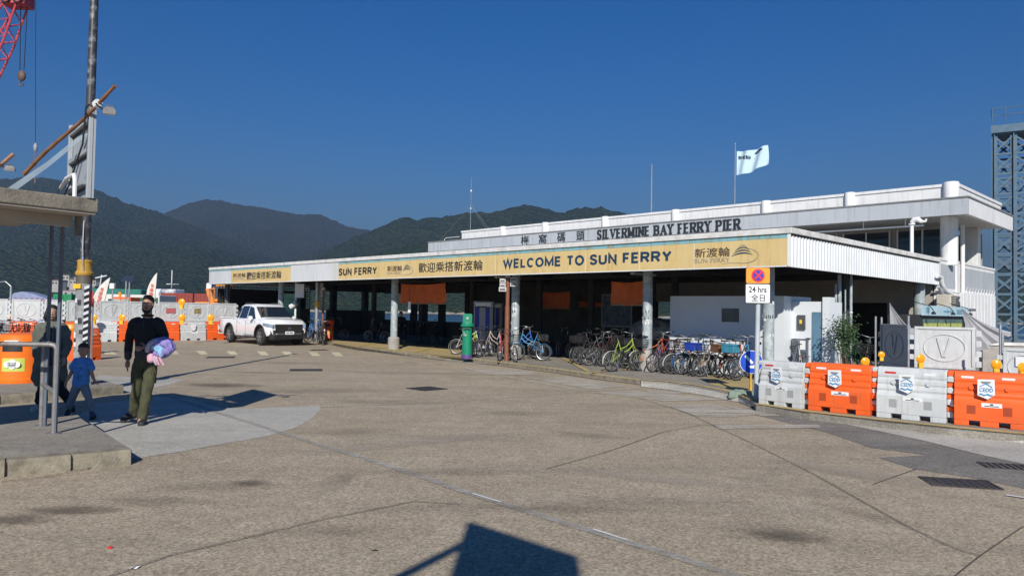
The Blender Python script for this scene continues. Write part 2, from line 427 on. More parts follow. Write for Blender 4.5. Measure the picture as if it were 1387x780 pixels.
# pavement of the pier (raised), kerb in stones
PZ = .12
kerb_px = [(380,461.5),(421.6,463),(452,468),(482,473.5),(540,480),(600,486.5),(637.5,489),(690,495.5),(744,502.5),(806,511),(868,519.5)]
kerb2_px = [(868,519.5),(905,524),(950,531),(1000,542),(1020,547.5),(1097,559),(1193,572),(1297,584),(1420,597),(1600,612)]
kerb2_top = [(872,516.5),(905,518.5),(950,525),(1000,535),(1020,543),(1024,548),(1097,559),(1193,569.5),(1297,580.5),(1420,592),(1600,610),(2300,682)]
kp = [G(x, y) for x, y in kerb_px] + [G(x, y, .12) for x, y in kerb2_top]
poly = [(p.x, p.y) for p in kp]
poly = [(-18.5, 46.0)] + poly + [(150, -10), (150, 55), (-18.5, 61.6)]
mb = MB(); mb.prism(poly, -.02, PZ)
me = mb.mesh('pavement'); struct('pavement', mb, PAVEM)
# kerb stones on the raised stretch
def along(pts, step):
    out = [pts[0]]; acc = 0
    for a, b in zip(pts, pts[1:]):
        L = (b-a).length; d = step - acc
        while d <= L: out.append(a + (b-a)*(d/L)); d += step
        acc = L - (d - step)
    return out
KST = mat('kerb_stone', (.22,.195,.145), .9, .3, 7, .8, 40, dirt=(.10,.09,.07), dscale=6, damt=.85)
kst = along([G(x, y) for x, y in kerb_px], 1.0)
kroot = thing('kerb', 'grey stone kerb curving along the pier pavement', 'kerb'); 
del kroot['label']; del kroot['category']; kroot['kind'] = 'structure'
for a, b in zip(kst, kst[1:]):
    t = (b-a).normalized(); nn = Vector((-t.y, t.x, 0)) * 1
    if nn.y < 0: nn = -nn
    q = .012; a2 = a + t*q; b2 = b - t*q; j = random.uniform(-.004, .006)
    mb = MB(); o_ = nn*-.05; i_ = nn*.12
    mb.loft([[a2+o_, a2+i_, a2+i_+Vector((0,0,PZ+.006+j)), a2+o_*.6+Vector((0,0,PZ+.006+j)), a2+o_+Vector((0,0,PZ-.02))],
             [b2+o_, b2+i_, b2+i_+Vector((0,0,PZ+.006+j)), b2+o_*.6+Vector((0,0,PZ+.006+j)), b2+o_+Vector((0,0,PZ-.02))]])
    mb.build('kerb_stone', KST, kroot)
# dropped kerb ramp (pale cement)
def ramp(bot, top, m):
    ra = [G(x, y) for x, y in bot]; rb = [G(x, y, PZ) for x, y in top]; n_ = len(ra)
    mb = MB(); vs = [(p.x, p.y, .010) for p in ra] + [(p.x, p.y+.01, PZ+.004) for p in rb]
    mb.add(vs, [(i, i+1, i+1+n_, i+n_) for i in range(n_-1)]); struct('ramp', mb, m)
ramp([(868,524),(905,528),(950,535),(1000,545),(1016,551)], [(869,515.5),(905,518),(950,524.5),(1000,534.5),(1020,543)], PATCH)
ramp([(1016,551),(1030,554.5),(1097,566),(1193,578),(1297,591),(1420,605),(1600,625),(2300,710)], [(1020,543),(1024,547.5),(1097,558.5),(1193,569),(1297,580),(1420,591.5),(1600,609),(2300,680)], APRON)
# yellow lines on the pavement
yz = PZ + .016
ribbon('yellow_line', [(452,464.2),(482,469.5),(540,476),(600,483),(637,485.5),(690,491.5),(744,498),(806,506.5),(868,514),(905,516),(950,522),(1000,532),(1022,541.5)], .16, yz, YLINE)
ribbon('yellow_line', [(1026,546),(1097,556.8),(1193,567.4),(1297,578.2),(1420,589.5)], .20, yz, YLINE)
flatpoly('yellow_paving', [(440,462),(482,461.5),(560,465),(640,472.5),(632,484.4),(600,482),(540,475),(482,468.5)], PZ+.004, YPAV)
flatpoly('yellow_paving', [(955,505),(1025,512),(1021,539.5),(1000,530),(960,519.5)], PZ+.004, YPAV)
for a, b in (((483,469),(523,461)), ((560,477),(601,467)), ((762,484),(797,502.5)), ((802,504),(866,498))):
    ribbon('yellow_line', [a, b], .14, yz + .004, YLINE)
# right side: asphalt band and pale apron
flatpoly('asphalt_band', [(1022,548.5),(1060,553),(1150,572),(1250,590),(1322,612),(1387,628),(1600,680),(2300,840),(2300,1000),(1600,760),(1387,661),(1315,646),(1240,635),(1190,619.5),(1258,616),(1180,606),(1120,585),(1065,572),(1003,556)], .004, ASPH)
flatpoly('apron', [(1030,552),(1097,560.5),(1193,573.5),(1297,585.6),(1440,600),(2300,690),(2300,836),(1600,676),(1387,628),(1322,614),(1250,596),(1150,575),(1090,562)], .008, APRON)
# pale repair patch at left, with the strip that runs off it
import itertools
flatpoly('concrete_patch', [(104,563),(130,547),(200,537),(260,541),(300,552),(345,553),(433,548.5),(435,554),(425,565),(405,577),(380,585),(365,590),(300,601),(240,612),(181,621)], .004, PATCH, jag=True)
flatpoly('concrete_patch', [(135,508),(205,512),(250,514),(236,519),(206,526),(170,532),(166,524),(126,513)], .004, PATCH, jag=True)
STRIP = ground_mat('grey_strip_cement', (.40,.385,.345), (.35,.335,.30), (.45,.43,.39), (.25,.24,.2), 1.5, .15)
worn(STRIP, .30, .55)
ribbon('cement_strip', [(205,528),(240,540),(300,560),(370,582),(430,601),(500,622),(560,641),(620,662),(690,684),(760,706),(830,727),(900,748),(1000,780)], .10, .008, STRIP)
ribbon('white_line', [(640,667.5),(678,679)], .022, .012, mat('white_line_paint', (.7,.7,.68), .8))
ribbon('white_line', [(803,715.5),(850,730.5)], .022, .012, MATS['white_line_paint'])
ribbon('white_line', [(1362,669.5),(1400,675)], .05, .012, MATS['white_line_paint'])
# slab joints
for pts in ([(865,539),(930,558),(966,575),(1030,605),(1100,640),(1165,676),(1230,712),(1290,740),(1328,752)],
            [(1280,790),(1328,752),(1360,730),(1387,712)], [(140,782),(230,751),(330,728),(430,704),(500,690),(560,678),(622,682)],
            [(1183,655),(1242,634)], [(1003,575),(950,575),(900,584),(820,612),(740,634)], [(0,652),(60,645),(181,622)]):
    ribbon('slab_joint', pts, .011, .013, JOINT)
# white lane and box marks along the pier side
for a, b in (((421,478),(520,488)), ((515,486),(560,490.5)), ((548,488.5),(595,498)), ((612,501),(680,509)), ((680,509),(780,527)), ((480,474.5),(560,483.5))):
    ribbon('lane_line', [a, b], .12, .008, WLINE)
wz = .0085
for q in ([(625,498),(700,500),(735,508),(665,507)], [(715,512),(770,510),(850,523),(800,527)], [(800,531),(860,529),(985,541),(900,543)], [(870,528),(930,531),(900,536)],
          [(905,549),(960,547),(1030,560),(990,565),(940,563)], [(980,549),(1030,556),(1058,563),(1035,564)], [(965,575),(1110,575),(1110,579),(975,581)], [(560,483),(640,488),(700,494),(640,493)]):
    wz += .0003; flatpoly('worn_paint', q, wz, WLINE)
ribbon('lane_line', [(430,551),(560,546),(720,536),(800,529),(868,526)], .06, .008, WLINE)
# cream dashes by the truck
for x in (233, 272, 313, 354.5, 388, 424, 455):
    y = 476.5 + (x-233)*.012
    flatpoly('cream_marking', [(x-6.5,y-2.2),(x+4.5,y-2.2),(x+10,y+3.2),(x-1,y+3.2)], .008, CREAM)
flatpoly('cream_marking', [(140,475),(150,475),(160,480),(142,480)], .008, CREAM)
# manholes, grates
def cover(px, py, w_, d_, rz, label, name='manhole_cover'):
    p = G(px, py); t = thing(name, label, 'manhole cover' if name == 'manhole_cover' else 'drain grate', (p.x, p.y, 0), rz)
    f = MB(); f.box(-w_/2-.02, w_/2+.02, -d_/2-.02, -d_/2, 0, .012); f.box(-w_/2-.02, w_/2+.02, d_/2, d_/2+.02, 0, .012)
    f.box(-w_/2-.02, -w_/2, -d_/2, d_/2, 0, .012); f.box(w_/2, w_/2+.02, -d_/2, d_/2, 0, .012)
    f.build('frame', IRON, t)
    if name == 'manhole_cover':
        b = MB(); b.box(-w_/2, w_/2, -d_/2, d_/2, 0, .008); pl = b.build('plate', IRON, t)
        k = MB(); nx = int(w_/.08); ny = int(d_/.08)
        for i in range(nx):
            for j in range(ny): k.box(-w_/2+.02+i*.08, -w_/2+.07+i*.08, -d_/2+.02+j*.08, -d_/2+.07+j*.08, .008, .012)
        k.build('tread', IRON, t, kind='stuff')
    else:
        b = MB(); b.box(-w_/2, w_/2, -d_/2, d_/2, .001, .003); b.build('pit', BLACK, t)
        for i in range(int(w_/.07)): 
            bb = MB(); bb.box(-w_/2+i*.07, -w_/2+.03+i*.07, -d_/2, d_/2, .004, .014); bb.build('bar', IRON, t)
cover(1300, 654.5, .62, .38, R(-12), 'dark rectangular manhole cover on the concrete at right')
cover(578, 526.5, .6, .6, R(45), 'diamond-set manhole cover in the middle of the road')
cover(299, 484, .8, .6, R(15), 'small dark manhole cover beside the cream dashes')
cover(414.6, 501.3, .8, .6, R(15), 'manhole cover on the road in front of the truck')
cover(432, 474, .6, .5, R(30), 'far manhole cover near the kerb by the truck')
cover(1378, 633, .7, .3, R(-15), 'barred drain grate at the right edge of the asphalt', 'drain_grate')
cover(1372, 588.5, .8, .2, R(-15), 'narrow drain grate at the foot of the orange barrier', 'drain_grate')
# bits of litter
for (x, y, c, nm, lb) in ((149,742,(.7,.02,.01),'bottle_cap','red bottle cap lying on the concrete'), (182,770,(.7,.7,.68),'paper_scrap','white paper scrap lying on the slab joint'), (508,746,(.05,.03,.02),'fallen_leaf','small dark leaf on the concrete left of the sign shadow')):
    p = G(x, y); b = MB(); 
    if nm == 'bottle_cap': b.lathe([(.017,0),(.018,.004),(.015,.008)], 14)
    elif nm == 'paper_scrap': b.add([(-.03,-.01,.004),(.02,-.012,.004),(.03,.012,.012),(-.02,.01,.006),(-.03,-.01,.006),(.02,-.012,.006),(.03,.012,.014),(-.02,.01,.008)], [(0,1,2,3),(4,5,6,7),(0,1,5,4),(1,2,6,5),(2,3,7,6),(3,0,4,7)])
    else: b.add([(-.03,0,.004),(0,-.012,.007),(.03,0,.004),(0,.012,.007),(0,0,.012)], [(0,1,4),(1,2,4),(2,3,4),(3,0,4),(0,3,2,1)])
    o = b.build(nm, mat(nm+'_colour', c, .5), None, label=lb, cat=nm.replace('_',' ')); o.location = (p.x, p.y, .002)
# left islands
def island(name, px, z=.15, edge=None):
    ps = [G(x, y, z) for x, y in px]
    mb = MB(); mb.prism([(p.x, p.y) for p in ps], -.02, z); return struct(name, mb, PAVEM)
ISZ = .15
island('near_island', [(178.5,609),(104.6,561.5),(60,567),(0,575),(-200,600),(-700,640),(-1400,760),(-400,655),(0,624.5),(100,616)])
island('far_island', [(166.5,522),(126,511.5),(60,510),(0,510),(-300,515),(-700,545),(-300,556),(0,535),(90,529)])
def kerbrow(px, z, step, inward, cols=None):
    st = along([G(x, y, z) for x, y in px], step)
    kr = thing('kerb', '', ''); kr['kind'] = 'structure'
    for a, b in zip(st, st[1:]):
        a = a.copy(); b = b.copy(); a.z = b.z = 0; t = (b-a).normalized(); nn = Vector((-t.y, t.x, 0))
        if nn.dot(inward) < 0: nn = -nn
        a2 = a + t*.012; b2 = b - t*.012; j = random.uniform(0, .012); Z = z + .006 + j; o_ = nn*(-.03 - random.uniform(0,.012)); i_ = nn*.14
        mb = MB(); mb.loft([[a2+o_*1.4, a2+i_, a2+i_+Vector((0,0,Z)), a2+o_*.6+Vector((0,0,Z)), a2+o_+Vector((0,0,Z-.03))], [b2+o_*1.4, b2+i_, b2+i_+Vector((0,0,Z)), b2+o_*.6+Vector((0,0,Z)), b2+o_+Vector((0,0,Z-.03))]])
        mb.build('kerb_stone', KST, kr)
kerbrow([(178.5,609),(100,616),(0,624.5),(-200,640),(-400,655)], ISZ, .55, Vector((0,1,0)))
kerbrow([(166.5,522),(90,529),(0,535),(-200,549)], ISZ, .7, Vector((0,1,0)))
# grass tuft at the near kerb
mb = MB(); gp = G(64, 637)
for i in range(160):
    a = random.uniform(-.14, .14); x, y = gp.x + a, gp.y + random.uniform(-.015,.03); h = random.uniform(.02,.055); dx = random.uniform(-.04,.04); dy = random.uniform(-.03,.01)
    mb.add([(x-.003,y,0),(x+.003,y,0),(x+dx,y+dy,h)], [(0,1,2)])
mb.build('grass_tuft', mat('dry_grass', (.16,.17,.04), .8), None, label='tuft of yellowish grass growing at the foot of the near kerb', cat='grass', kind='stuff')

# stains soaked into the concrete (soft irregular edges)
def stain_mat(name, col, amt):
    m = bpy.data.materials.new(name); m.use_nodes = True; n = m.node_tree.nodes; l = m.node_tree.links; p = n['Principled BSDF']; p.inputs['Base Color'].default_value = (*col, 1); p.inputs['Roughness'].default_value = .9
    tc = n.new('ShaderNodeTexCoord'); vl = n.new('ShaderNodeVectorMath'); vl.operation = 'LENGTH'; l.new(tc.outputs['Object'], vl.inputs[0])
    nz = n.new('ShaderNodeTexNoise'); nz.inputs['Scale'].default_value = 3.2; nz.inputs['Detail'].default_value = 12; nz.inputs['Roughness'].default_value = .78; nz.inputs['Distortion'].default_value = .8; l.new(tc.outputs['Object'], nz.inputs[0])
    mr = n.new('ShaderNodeMapRange'); mr.inputs[1].default_value = 0; mr.inputs[2].default_value = 1; mr.inputs[3].default_value = 1; mr.inputs[4].default_value = 0; l.new(vl.outputs['Value'], mr.inputs[0])
    mu = n.new('ShaderNodeMath'); mu.operation = 'MULTIPLY'; l.new(mr.outputs[0], mu.inputs[0]); l.new(nz.outputs[0], mu.inputs[1])
    m2 = n.new('ShaderNodeMapRange'); m2.inputs[1].default_value = .17; m2.inputs[2].default_value = .42; m2.inputs[4].default_value = amt; l.new(mu.outputs[0], m2.inputs[0]); l.new(m2.outputs[0], p.inputs['Alpha']); return m
SN = stain_mat('oil_stain', (.11,.09,.065), .5); SN2 = stain_mat('tyre_grime', (.17,.145,.11), .2); SN3 = stain_mat('pale_scuff', (.42,.37,.30), .4)
for i, (x, y, rx, ry, a_, m_) in enumerate(((1065,727,.55,.32,-10,SN),(1040,720,.9,.5,0,SN2),(95,692,.7,.28,5,SN),(20,705,.5,.3,0,SN),(285,660,1.1,.4,8,SN2),(340,655,.35,.25,0,SN),(210,680,.8,.35,0,SN2),(480,585,1.2,.5,20,SN2),(700,560,1.3,.5,10,SN2),(560,600,2.8,.5,35,SN3),(430,530,2.4,1.0,15,SN2),(520,545,2.0,.7,0,SN2),(800,590,1.1,.4,-25,SN2),(600,640,1.8,.35,5,SN2),(900,650,1.8,.4,-20,SN3),(750,690,1.2,.3,0,SN2),(300,522,1.6,.8,0,SN),(350,505,1.6,.6,5,SN2),(1150,640,1.6,.5,-40,SN3),(450,720,.9,.3,10,SN2),(1180,700,.9,.25,-50,SN2),(395,492,2,.8,0,SN2),(560,505,3.5,.9,0,SN3))):
    p = G(x, y); z = .0105 + i*.00008; vs = [(math.cos(2*math.pi*k/24), math.sin(2*math.pi*k/24), 0) for k in range(24)]
    me = bpy.data.meshes.new('road_stain'); me.from_pydata(vs, [], [tuple(range(24))]); me.update()
    o = link('road_stain', me, m_, kind='structure', fix=False); o.location = (p.x, p.y, z); o.scale = (rx, ry, 1); o.rotation_euler = (0,0,R(a_))
# ---------------------------------------------------------------- hills
def hill_mat(name, c1, c2, c3, sc_=1.0):
    m = bpy.data.materials.new(name); m.use_nodes = True
    n = m.node_tree.nodes; l = m.node_tree.links; p = n['Principled BSDF']; p.inputs['Roughness'].default_value = .95; p.inputs['Specular IOR Level'].default_value = .1
    tc = n.new('ShaderNodeTexCoord'); s = tc.outputs['Object']
    def nz(k, d=8, r=.65):
        a = n.new('ShaderNodeTexNoise'); a.inputs['Scale'].default_value = k*sc_; a.inputs['Detail'].default_value = d; a.inputs['Roughness'].default_value = r; l.new(s, a.inputs[0]); return a.outputs[0]
    def mr(v, a, b, c=0, d=1):
        x = n.new('ShaderNodeMapRange'); x.inputs[1].default_value = a; x.inputs[2].default_value = b; x.inputs[3].default_value = c; x.inputs[4].default_value = d; l.new(v, x.inputs[0]); return x.outputs[0]
    def mix(f, a, b):
        x = n.new('ShaderNodeMix'); x.data_type = 'RGBA'; l.new(f, x.inputs[0])
        for i, q in ((6, a), (7, b)):
            if hasattr(q, 'is_output'): l.new(q, x.inputs[i])
            else: x.inputs[i].default_value = (*q, 1)
        return x.outputs[2]
    c = mix(mr(nz(.012), .4, .6), c1, c2)
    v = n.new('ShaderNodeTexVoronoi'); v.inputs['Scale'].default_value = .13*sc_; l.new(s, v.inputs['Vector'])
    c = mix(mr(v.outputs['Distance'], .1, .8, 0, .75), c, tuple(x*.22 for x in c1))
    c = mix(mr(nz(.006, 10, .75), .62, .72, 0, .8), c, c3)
    l.new(c, p.inputs['Base Color'])
    b = n.new('ShaderNodeBump'); b.inputs['Strength'].default_value = 1.0; b.inputs['Distance'].default_value = 9/sc_
    inv = mr(v.outputs['Distance'], 0, 1, 1, 0)
    l.new(inv, b.inputs['Height']); l.new(b.outputs[0], p.inputs['Normal'])
    return m
from mathutils import noise as mn
import numpy as np
def hill(name, ridge, Yr, foot, m, nx=420, ny=90, rough=1.0, tree=5.0, seed=0, zfoot=-2.6):
    """ridge: (px,py) points on the skyline; Yr distance of the ridge; foot: distance of its foot"""
    xs = [p[0] for p in ridge]; ys = [p[1] for p in ridge]
    vs = []; 
    for i in range(nx + 1):
        px = xs[0] + (xs[-1]-xs[0])*i/nx; py = float(np.interp(px, xs, ys))
        top = D(px, py, Yr); kx = top.x/Yr; H = top.z - zfoot
        for j in range(ny + 1):
            t = j/ny
            Y = foot + (Yr-foot)*t if t <= 1 else 0
            X = kx*Y
            prof = t**0.95*(1 - .12*math.sin(math.pi*t))
            g = mn.fractal(Vector((X*.0022+seed, Y*.0011, 0)), 1.0, 2.1, 6)
            r = abs(mn.noise(Vector((X*.0035+seed*3, Y*.0014+5, 1))))
            env = math.sin(math.pi*min(1, t*1.0))**.8 if t < 1 else 0
            z = zfoot + H*prof + H*.22*rough*env*(g*.8 - r*.9)
            z += tree*1.25*(mn.noise(Vector((X*.045, Y*.045, seed))) + .6*mn.noise(Vector((X*.12, Y*.12, seed+7))))*(min(1, t*4))
            vs.append((X, Y, max(z, zfoot - .5)))
        # back slope
        Y = Yr*1.25; vs.append((kx*Y, Y, zfoot + H*.35))
    n = ny + 2
    fs = [(i*n+j, (i+1)*n+j, (i+1)*n+j+1, i*n+j+1) for i in range(nx) for j in range(n-1)]
    me = bpy.data.meshes.new(name); me.from_pydata(vs, [], fs); me.update()
    me.polygons.foreach_set('use_smooth', [True]*len(me.polygons))
    return link(name, me, m, kind='structure', fix=False)
HM1 = hill_mat('hill_forest', (.032,.055,.020), (.052,.072,.028), (.13,.105,.06))
HM2 = hill_mat('far_hill_forest', (.045,.058,.030), (.07,.072,.04), (.20,.155,.10), .8)
HM3 = hill_mat('near_hill_forest', (.030,.058,.016), (.06,.085,.025), (.16,.13,.08), 1.6)
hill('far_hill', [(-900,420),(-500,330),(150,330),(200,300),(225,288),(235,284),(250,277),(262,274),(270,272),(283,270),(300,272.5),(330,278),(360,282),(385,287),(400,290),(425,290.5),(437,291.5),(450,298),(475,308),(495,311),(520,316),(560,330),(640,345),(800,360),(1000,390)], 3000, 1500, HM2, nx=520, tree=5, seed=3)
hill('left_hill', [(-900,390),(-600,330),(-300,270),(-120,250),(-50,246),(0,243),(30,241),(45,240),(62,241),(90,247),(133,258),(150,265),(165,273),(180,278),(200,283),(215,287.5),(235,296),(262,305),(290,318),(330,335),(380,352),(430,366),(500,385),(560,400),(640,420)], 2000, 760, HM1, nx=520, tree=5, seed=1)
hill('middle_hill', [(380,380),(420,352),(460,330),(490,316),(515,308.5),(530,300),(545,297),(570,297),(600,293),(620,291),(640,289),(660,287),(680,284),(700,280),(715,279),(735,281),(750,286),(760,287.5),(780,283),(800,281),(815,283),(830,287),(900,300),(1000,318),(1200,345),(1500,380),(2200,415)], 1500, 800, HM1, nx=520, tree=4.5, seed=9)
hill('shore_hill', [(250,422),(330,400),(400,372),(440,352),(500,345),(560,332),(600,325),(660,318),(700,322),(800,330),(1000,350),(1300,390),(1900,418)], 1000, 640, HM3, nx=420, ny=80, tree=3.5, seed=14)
# sandy shoreline
mb = MB(); 
for i in range(60):
    a = -.75 + i*.03; Y = 640 + 6*math.sin(i*1.3); mb.ell((a*Y, Y-4, -2.4), 11, 6, 1.6 + .7*random.random(), 6, 4)
struct('shore_rocks', mb, mat('shore_rock', (.33,.29,.23), .9))
# far village houses
HW = mat('house_wall', (.52,.50,.46), .8); HR = mat('house_roof', (.33,.20,.15), .8); HG = mat('house_window', (.05,.06,.07), .3)
hs = [(99,399,18),(105,384,14),(112,381,16),(80,385,12),(90,378,13),(122,393,14),(128,385,12),(134,390,12),(72,392,12),(226,404,12),(60,386,12),(250,405,13)]
for i, (px, py, s_) in enumerate(hs):
    Y = 800 + i*9
    p = D(px, py, Y); 
    lb = ['widest white house low on the wooded hillside', 'white house highest left of the lamp post', 'white house just left of the lamp post top collar', 'pale house among trees left of the twin posts', 'topmost pale house between the twin posts and lamp post', 'white house right of the lamp post collar', 'white house above the leaning feather flag', 'low white house behind the leaning feather flag', 'small pale house behind the twin grey posts', 'small house behind the upright feather flag', 'leftmost pale house on the wooded slope', 'rightmost small house left of the pier roof'][i]
    t = thing('house', lb, 'house', (p.x, p.y, p.z), R(random.uniform(-25, 25)), 'village houses on the far hillside')
    b = MB(); b.box(-s_/2, s_/2, -4, 4, -9, 4); b.build('wall', HW, t)
    b = MB(); b.box(-s_/2-.5, s_/2+.5, -4.5, 4.5, 4.02, 4.8); b.build('roof', HR, t)
    for k in range(3):
        b = MB(); x = -s_/3 + k*s_/3; b.box(x-1, x+1, -4.15, -4.01, .3, 2.2); b.build('window', HG, t)
# ---------------------------------------------------------------- haze
hz = bpy.data.materials.new('haze'); hz.use_nodes = True; n = hz.node_tree.nodes; n.remove(n['Principled BSDF'])
pv = n.new('ShaderNodeVolumePrincipled'); pv.inputs['Color'].default_value = (.17,.255,.39,1); pv.inputs['Density'].default_value = .00036; pv.inputs['Anisotropy'].default_value = .0
hz.node_tree.links.new(pv.outputs[0], n['Material Output'].inputs['Volume'])
mb = MB(); mb.box(-8500, 8500, -200, 5200, -10, 480)
o = mb.build('haze', hz, kind='stuff')
# ---------------------------------------------------------------- ferry pier
_u = ray(-295, 402.7); E1 = -Vector((_u.x, _u.y, 0)).normalized(); E2 = Vector((-E1.y, E1.x, 0))
_d = ray(1067.5, 361); PC = CAM + _d*((2.79-1.7)/_d.z); PC.z = 0
PROT = math.atan2(E1.y, E1.x)
def FP(px, py, y=0.0):
    d = ray(px, py); o = CAM - PC; t = (y - o.dot(E2))/d.dot(E2); p = o + d*t; return p.dot(E1), p.z
def SP(px, py, x=0.0):
    d = ray(px, py); o = CAM - PC; t = (x - o.dot(E1))/d.dot(E1); p = o + d*t; return p.dot(E2), p.z
def W(x, y, z=0): return PC + E1*x + E2*y + Vector((0,0,z))
pier = thing('ferry_pier', 'white two-level ferry pier with long yellow welcome fascia', 'building', PC, PROT)
YELLOWP = None
def fascia_mat(name, base, teal=False):
    m = bpy.data.materials.new(name); m.use_nodes = True
    n = m.node_tree.nodes; l = m.node_tree.links; p = n['Principled BSDF']; p.inputs['Roughness'].default_value = .55
    tc = n.new('ShaderNodeTexCoord'); s = tc.outputs['Object']
    def nz(scl, mp=(1,1,1), d=6):
        q = n.new('ShaderNodeMapping'); q.inputs['Scale'].default_value = mp; l.new(s, q.inputs[0])
        a = n.new('ShaderNodeTexNoise'); a.inputs['Scale'].default_value = scl; a.inputs['Detail'].default_value = d; a.inputs['Roughness'].default_value = .65; l.new(q.outputs[0], a.inputs[0]); return a.outputs[0]
    def mr(v, a, b, c=0, d=1):
        x = n.new('ShaderNodeMapRange'); x.inputs[1].default_value = a; x.inputs[2].default_value = b; x.inputs[3].default_value = c; x.inputs[4].default_value = d; l.new(v, x.inputs[0]); return x.outputs[0]
    def mix(f, a, b):
        x = n.new('ShaderNodeMix'); x.data_type = 'RGBA'; l.new(f, x.inputs[0])
        for i, q in ((6, a), (7, b)):
            if hasattr(q, 'is_output'): l.new(q, x.inputs[i])
            else: x.inputs[i].default_value = (*q, 1)
        return x.outputs[2]
    c = mix(mr(nz(1.2), .35, .65), base, tuple(x*y for x, y in zip(base, (1.08,1.13,1.3))))
    c = mix(mr(nz(2.5, (3,3,.35)), .52, .72, 0, .75), c, tuple(x*y for x, y in zip(base, (.85,.70,.5))))
    c = mix(mr(nz(3, (9,9,.25), 3), .60, .70, 0, .5), c, (.66,.60,.50))
    if teal: c = mix(mr(nz(2.5, (3,3,.3)), .48, .6, 0, .75), (.20,.42,.47), (.24,.24,.16))
    l.new(c, p.inputs['Base Color']); return m
YELM = fascia_mat('faded_yellow_banner', (.59,.44,.185)); TEALM = fascia_mat('weathered_teal_edge', (.20,.42,.47), True)
FWH = mat('fascia_white_panel', (.58,.61,.63), .45, .05, 1, .05, dirt=(.45,.36,.22), dscale=.8, damt=.5, streak=True)
ZB, ZS, ZT = 2.79, 3.535, 3.66
XL = FP(283.5, 375)[0]
# canopy slab
b = MB(); b.bbox(XL-.03, .09, -.035, 11.0, ZS, ZT, .012); b.build('canopy_slab', SLABW, pier)
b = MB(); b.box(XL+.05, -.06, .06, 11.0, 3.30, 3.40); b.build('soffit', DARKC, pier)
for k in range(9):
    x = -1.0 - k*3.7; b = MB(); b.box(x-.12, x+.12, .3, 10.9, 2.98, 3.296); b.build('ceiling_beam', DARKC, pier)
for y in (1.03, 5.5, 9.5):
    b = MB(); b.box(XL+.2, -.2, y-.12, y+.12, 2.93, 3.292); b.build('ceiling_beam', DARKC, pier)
# fascia panels
segs = [(283.5,313,'w'),(313,352,'y'),(352,393.5,'y'),(393.5,425,'w'),(425,458,'w'),(458,512,'y'),(512,567,'y'),(567,616,'y'),(616,671,'y'),(671,731,'y'),(731,795,'y'),(795,866,'y'),(866,940,'y'),(940,1067.4,'y')]
for a, c, k in segs:
    xa, xb = FP(a, 380)[0], FP(c, 370)[0]
    b = MB(); b.box(xa+.008, xb-.008, 0, .05, ZB+.03, 3.43 if k == 'y' else ZS); b.build('fascia_panel', YELM if k == 'y' else FWH, pier, label='faded yellow panel' if k == 'y' else 'plain white panel')
    if k == 'y':
        b = MB(); b.box(xa+.004, xb-.004, .003, .05, 3.433, ZS); b.build('teal_strip', TEALM, pier)
b = MB(); b.box(FP(283.5,380)[0], FP(313,380)[0], -.003, .0, 3.43, ZS-.02); b.build('teal_strip', TEALM, pier)
b = MB(); b.box(XL, 0, -.006, .055, ZB, ZB+.028); b.build('trim', WHITE, pier)
b = MB(); b.box(XL, -.05, .052, .07, ZB+.01, ZS); b.build('fascia_backing', DARKC, pier)
for a in (793, 866, 940, 731, 671, 616):
    x = FP(a, 365)[0]; b = MB(); b.box(x-.012, x+.012, -.004, 0, ZB+.03, 3.43); b.build('panel_joint', mat('joint_white', (.62,.58,.5)), pier)
# left end of canopy
b = MB(); b.box(XL-.02, XL+.04, .0, 11, ZB, ZS-.003); b.build('end_panel', FWH, pier)
# corrugated side, each rib a trapezoid fold
prof = []; y = 0.0; YE = SP(1270, 370)[0]; pitch = .167
while y < YE:
    prof += [(0.0, y), (0.0, y+pitch*.30), (.045, y+pitch*.45), (.045, y+pitch*.80)]; y += pitch
b = MB(); k = len(prof); z0, z1 = ZB, ZS-.05
vs = [(-p[0]+.04, p[1], z0) for p in prof] + [(-p[0]+.04, p[1], z1) for p in prof] + [(-p[0]+.02, p[1], z0) for p in prof] + [(-p[0]+.02, p[1], z1) for p in prof]
b.add(vs, [(i, i+1, k+i+1, k+i) for i in range(k-1)] + [(2*k+i, 3*k+i, 3*k+i+1, 2*k+i+1) for i in range(k-1)] + [(i, 2*k+i, 2*k+i+1, i+1) for i in range(k-1)] + [(k+i, k+i+1, 3*k+i+1, 3*k+i) for i in range(k-1)])
b.build('corrugated_sheet', CORR, pier)
b = MB(); b.box(-.05, -.03, .06, YE, ZB, ZS); b.build('sheet_backing', DARKC, pier)
b = MB(); b.box(-.02, .055, -.006, .015, ZB, ZS); b.build('corner_flashing', WHITE, pier)
# wording
def ftext(s, px0, px1, y0, y1, m, yy=-.002, name='lettering', bold=0.0, z=None):
    xa, zt = FP(px0, y0, yy); xb, zb = FP(px1, y1, yy)
    if z: zb, zt = z
    return text(s, name, m, pier, (xa, yy, zb), (1,0,0), (0,0,1), xb-xa, zt-zb, bold, .006)
for s_, pa_, pb_, z_, m_ in (('WELCOME TO SUN FERRY', 681.5, 910, (3.00, 3.29), TXB), ('SUN FERRY', 459.5, 511, (2.97, 3.26), TXT)):
    xa = FP(pa_, 350)[0]; xb = FP(pb_, 350)[0]; signwrite(s_, m_, pier, (xa, -.002, z_[0]), (1,0,0), (0,0,1), xb-xa, z_[1]-z_[0], t=.21, gap=.12, space=.44)
ftext('歡迎乘搭新渡輪', 575, 661, 0, 0, TXT, bold=.006, z=(2.97, 3.31))
ftext('歡迎乘搭新渡輪', 345, 391.5, 0, 0, TXT, bold=.006, z=(2.95, 3.31))
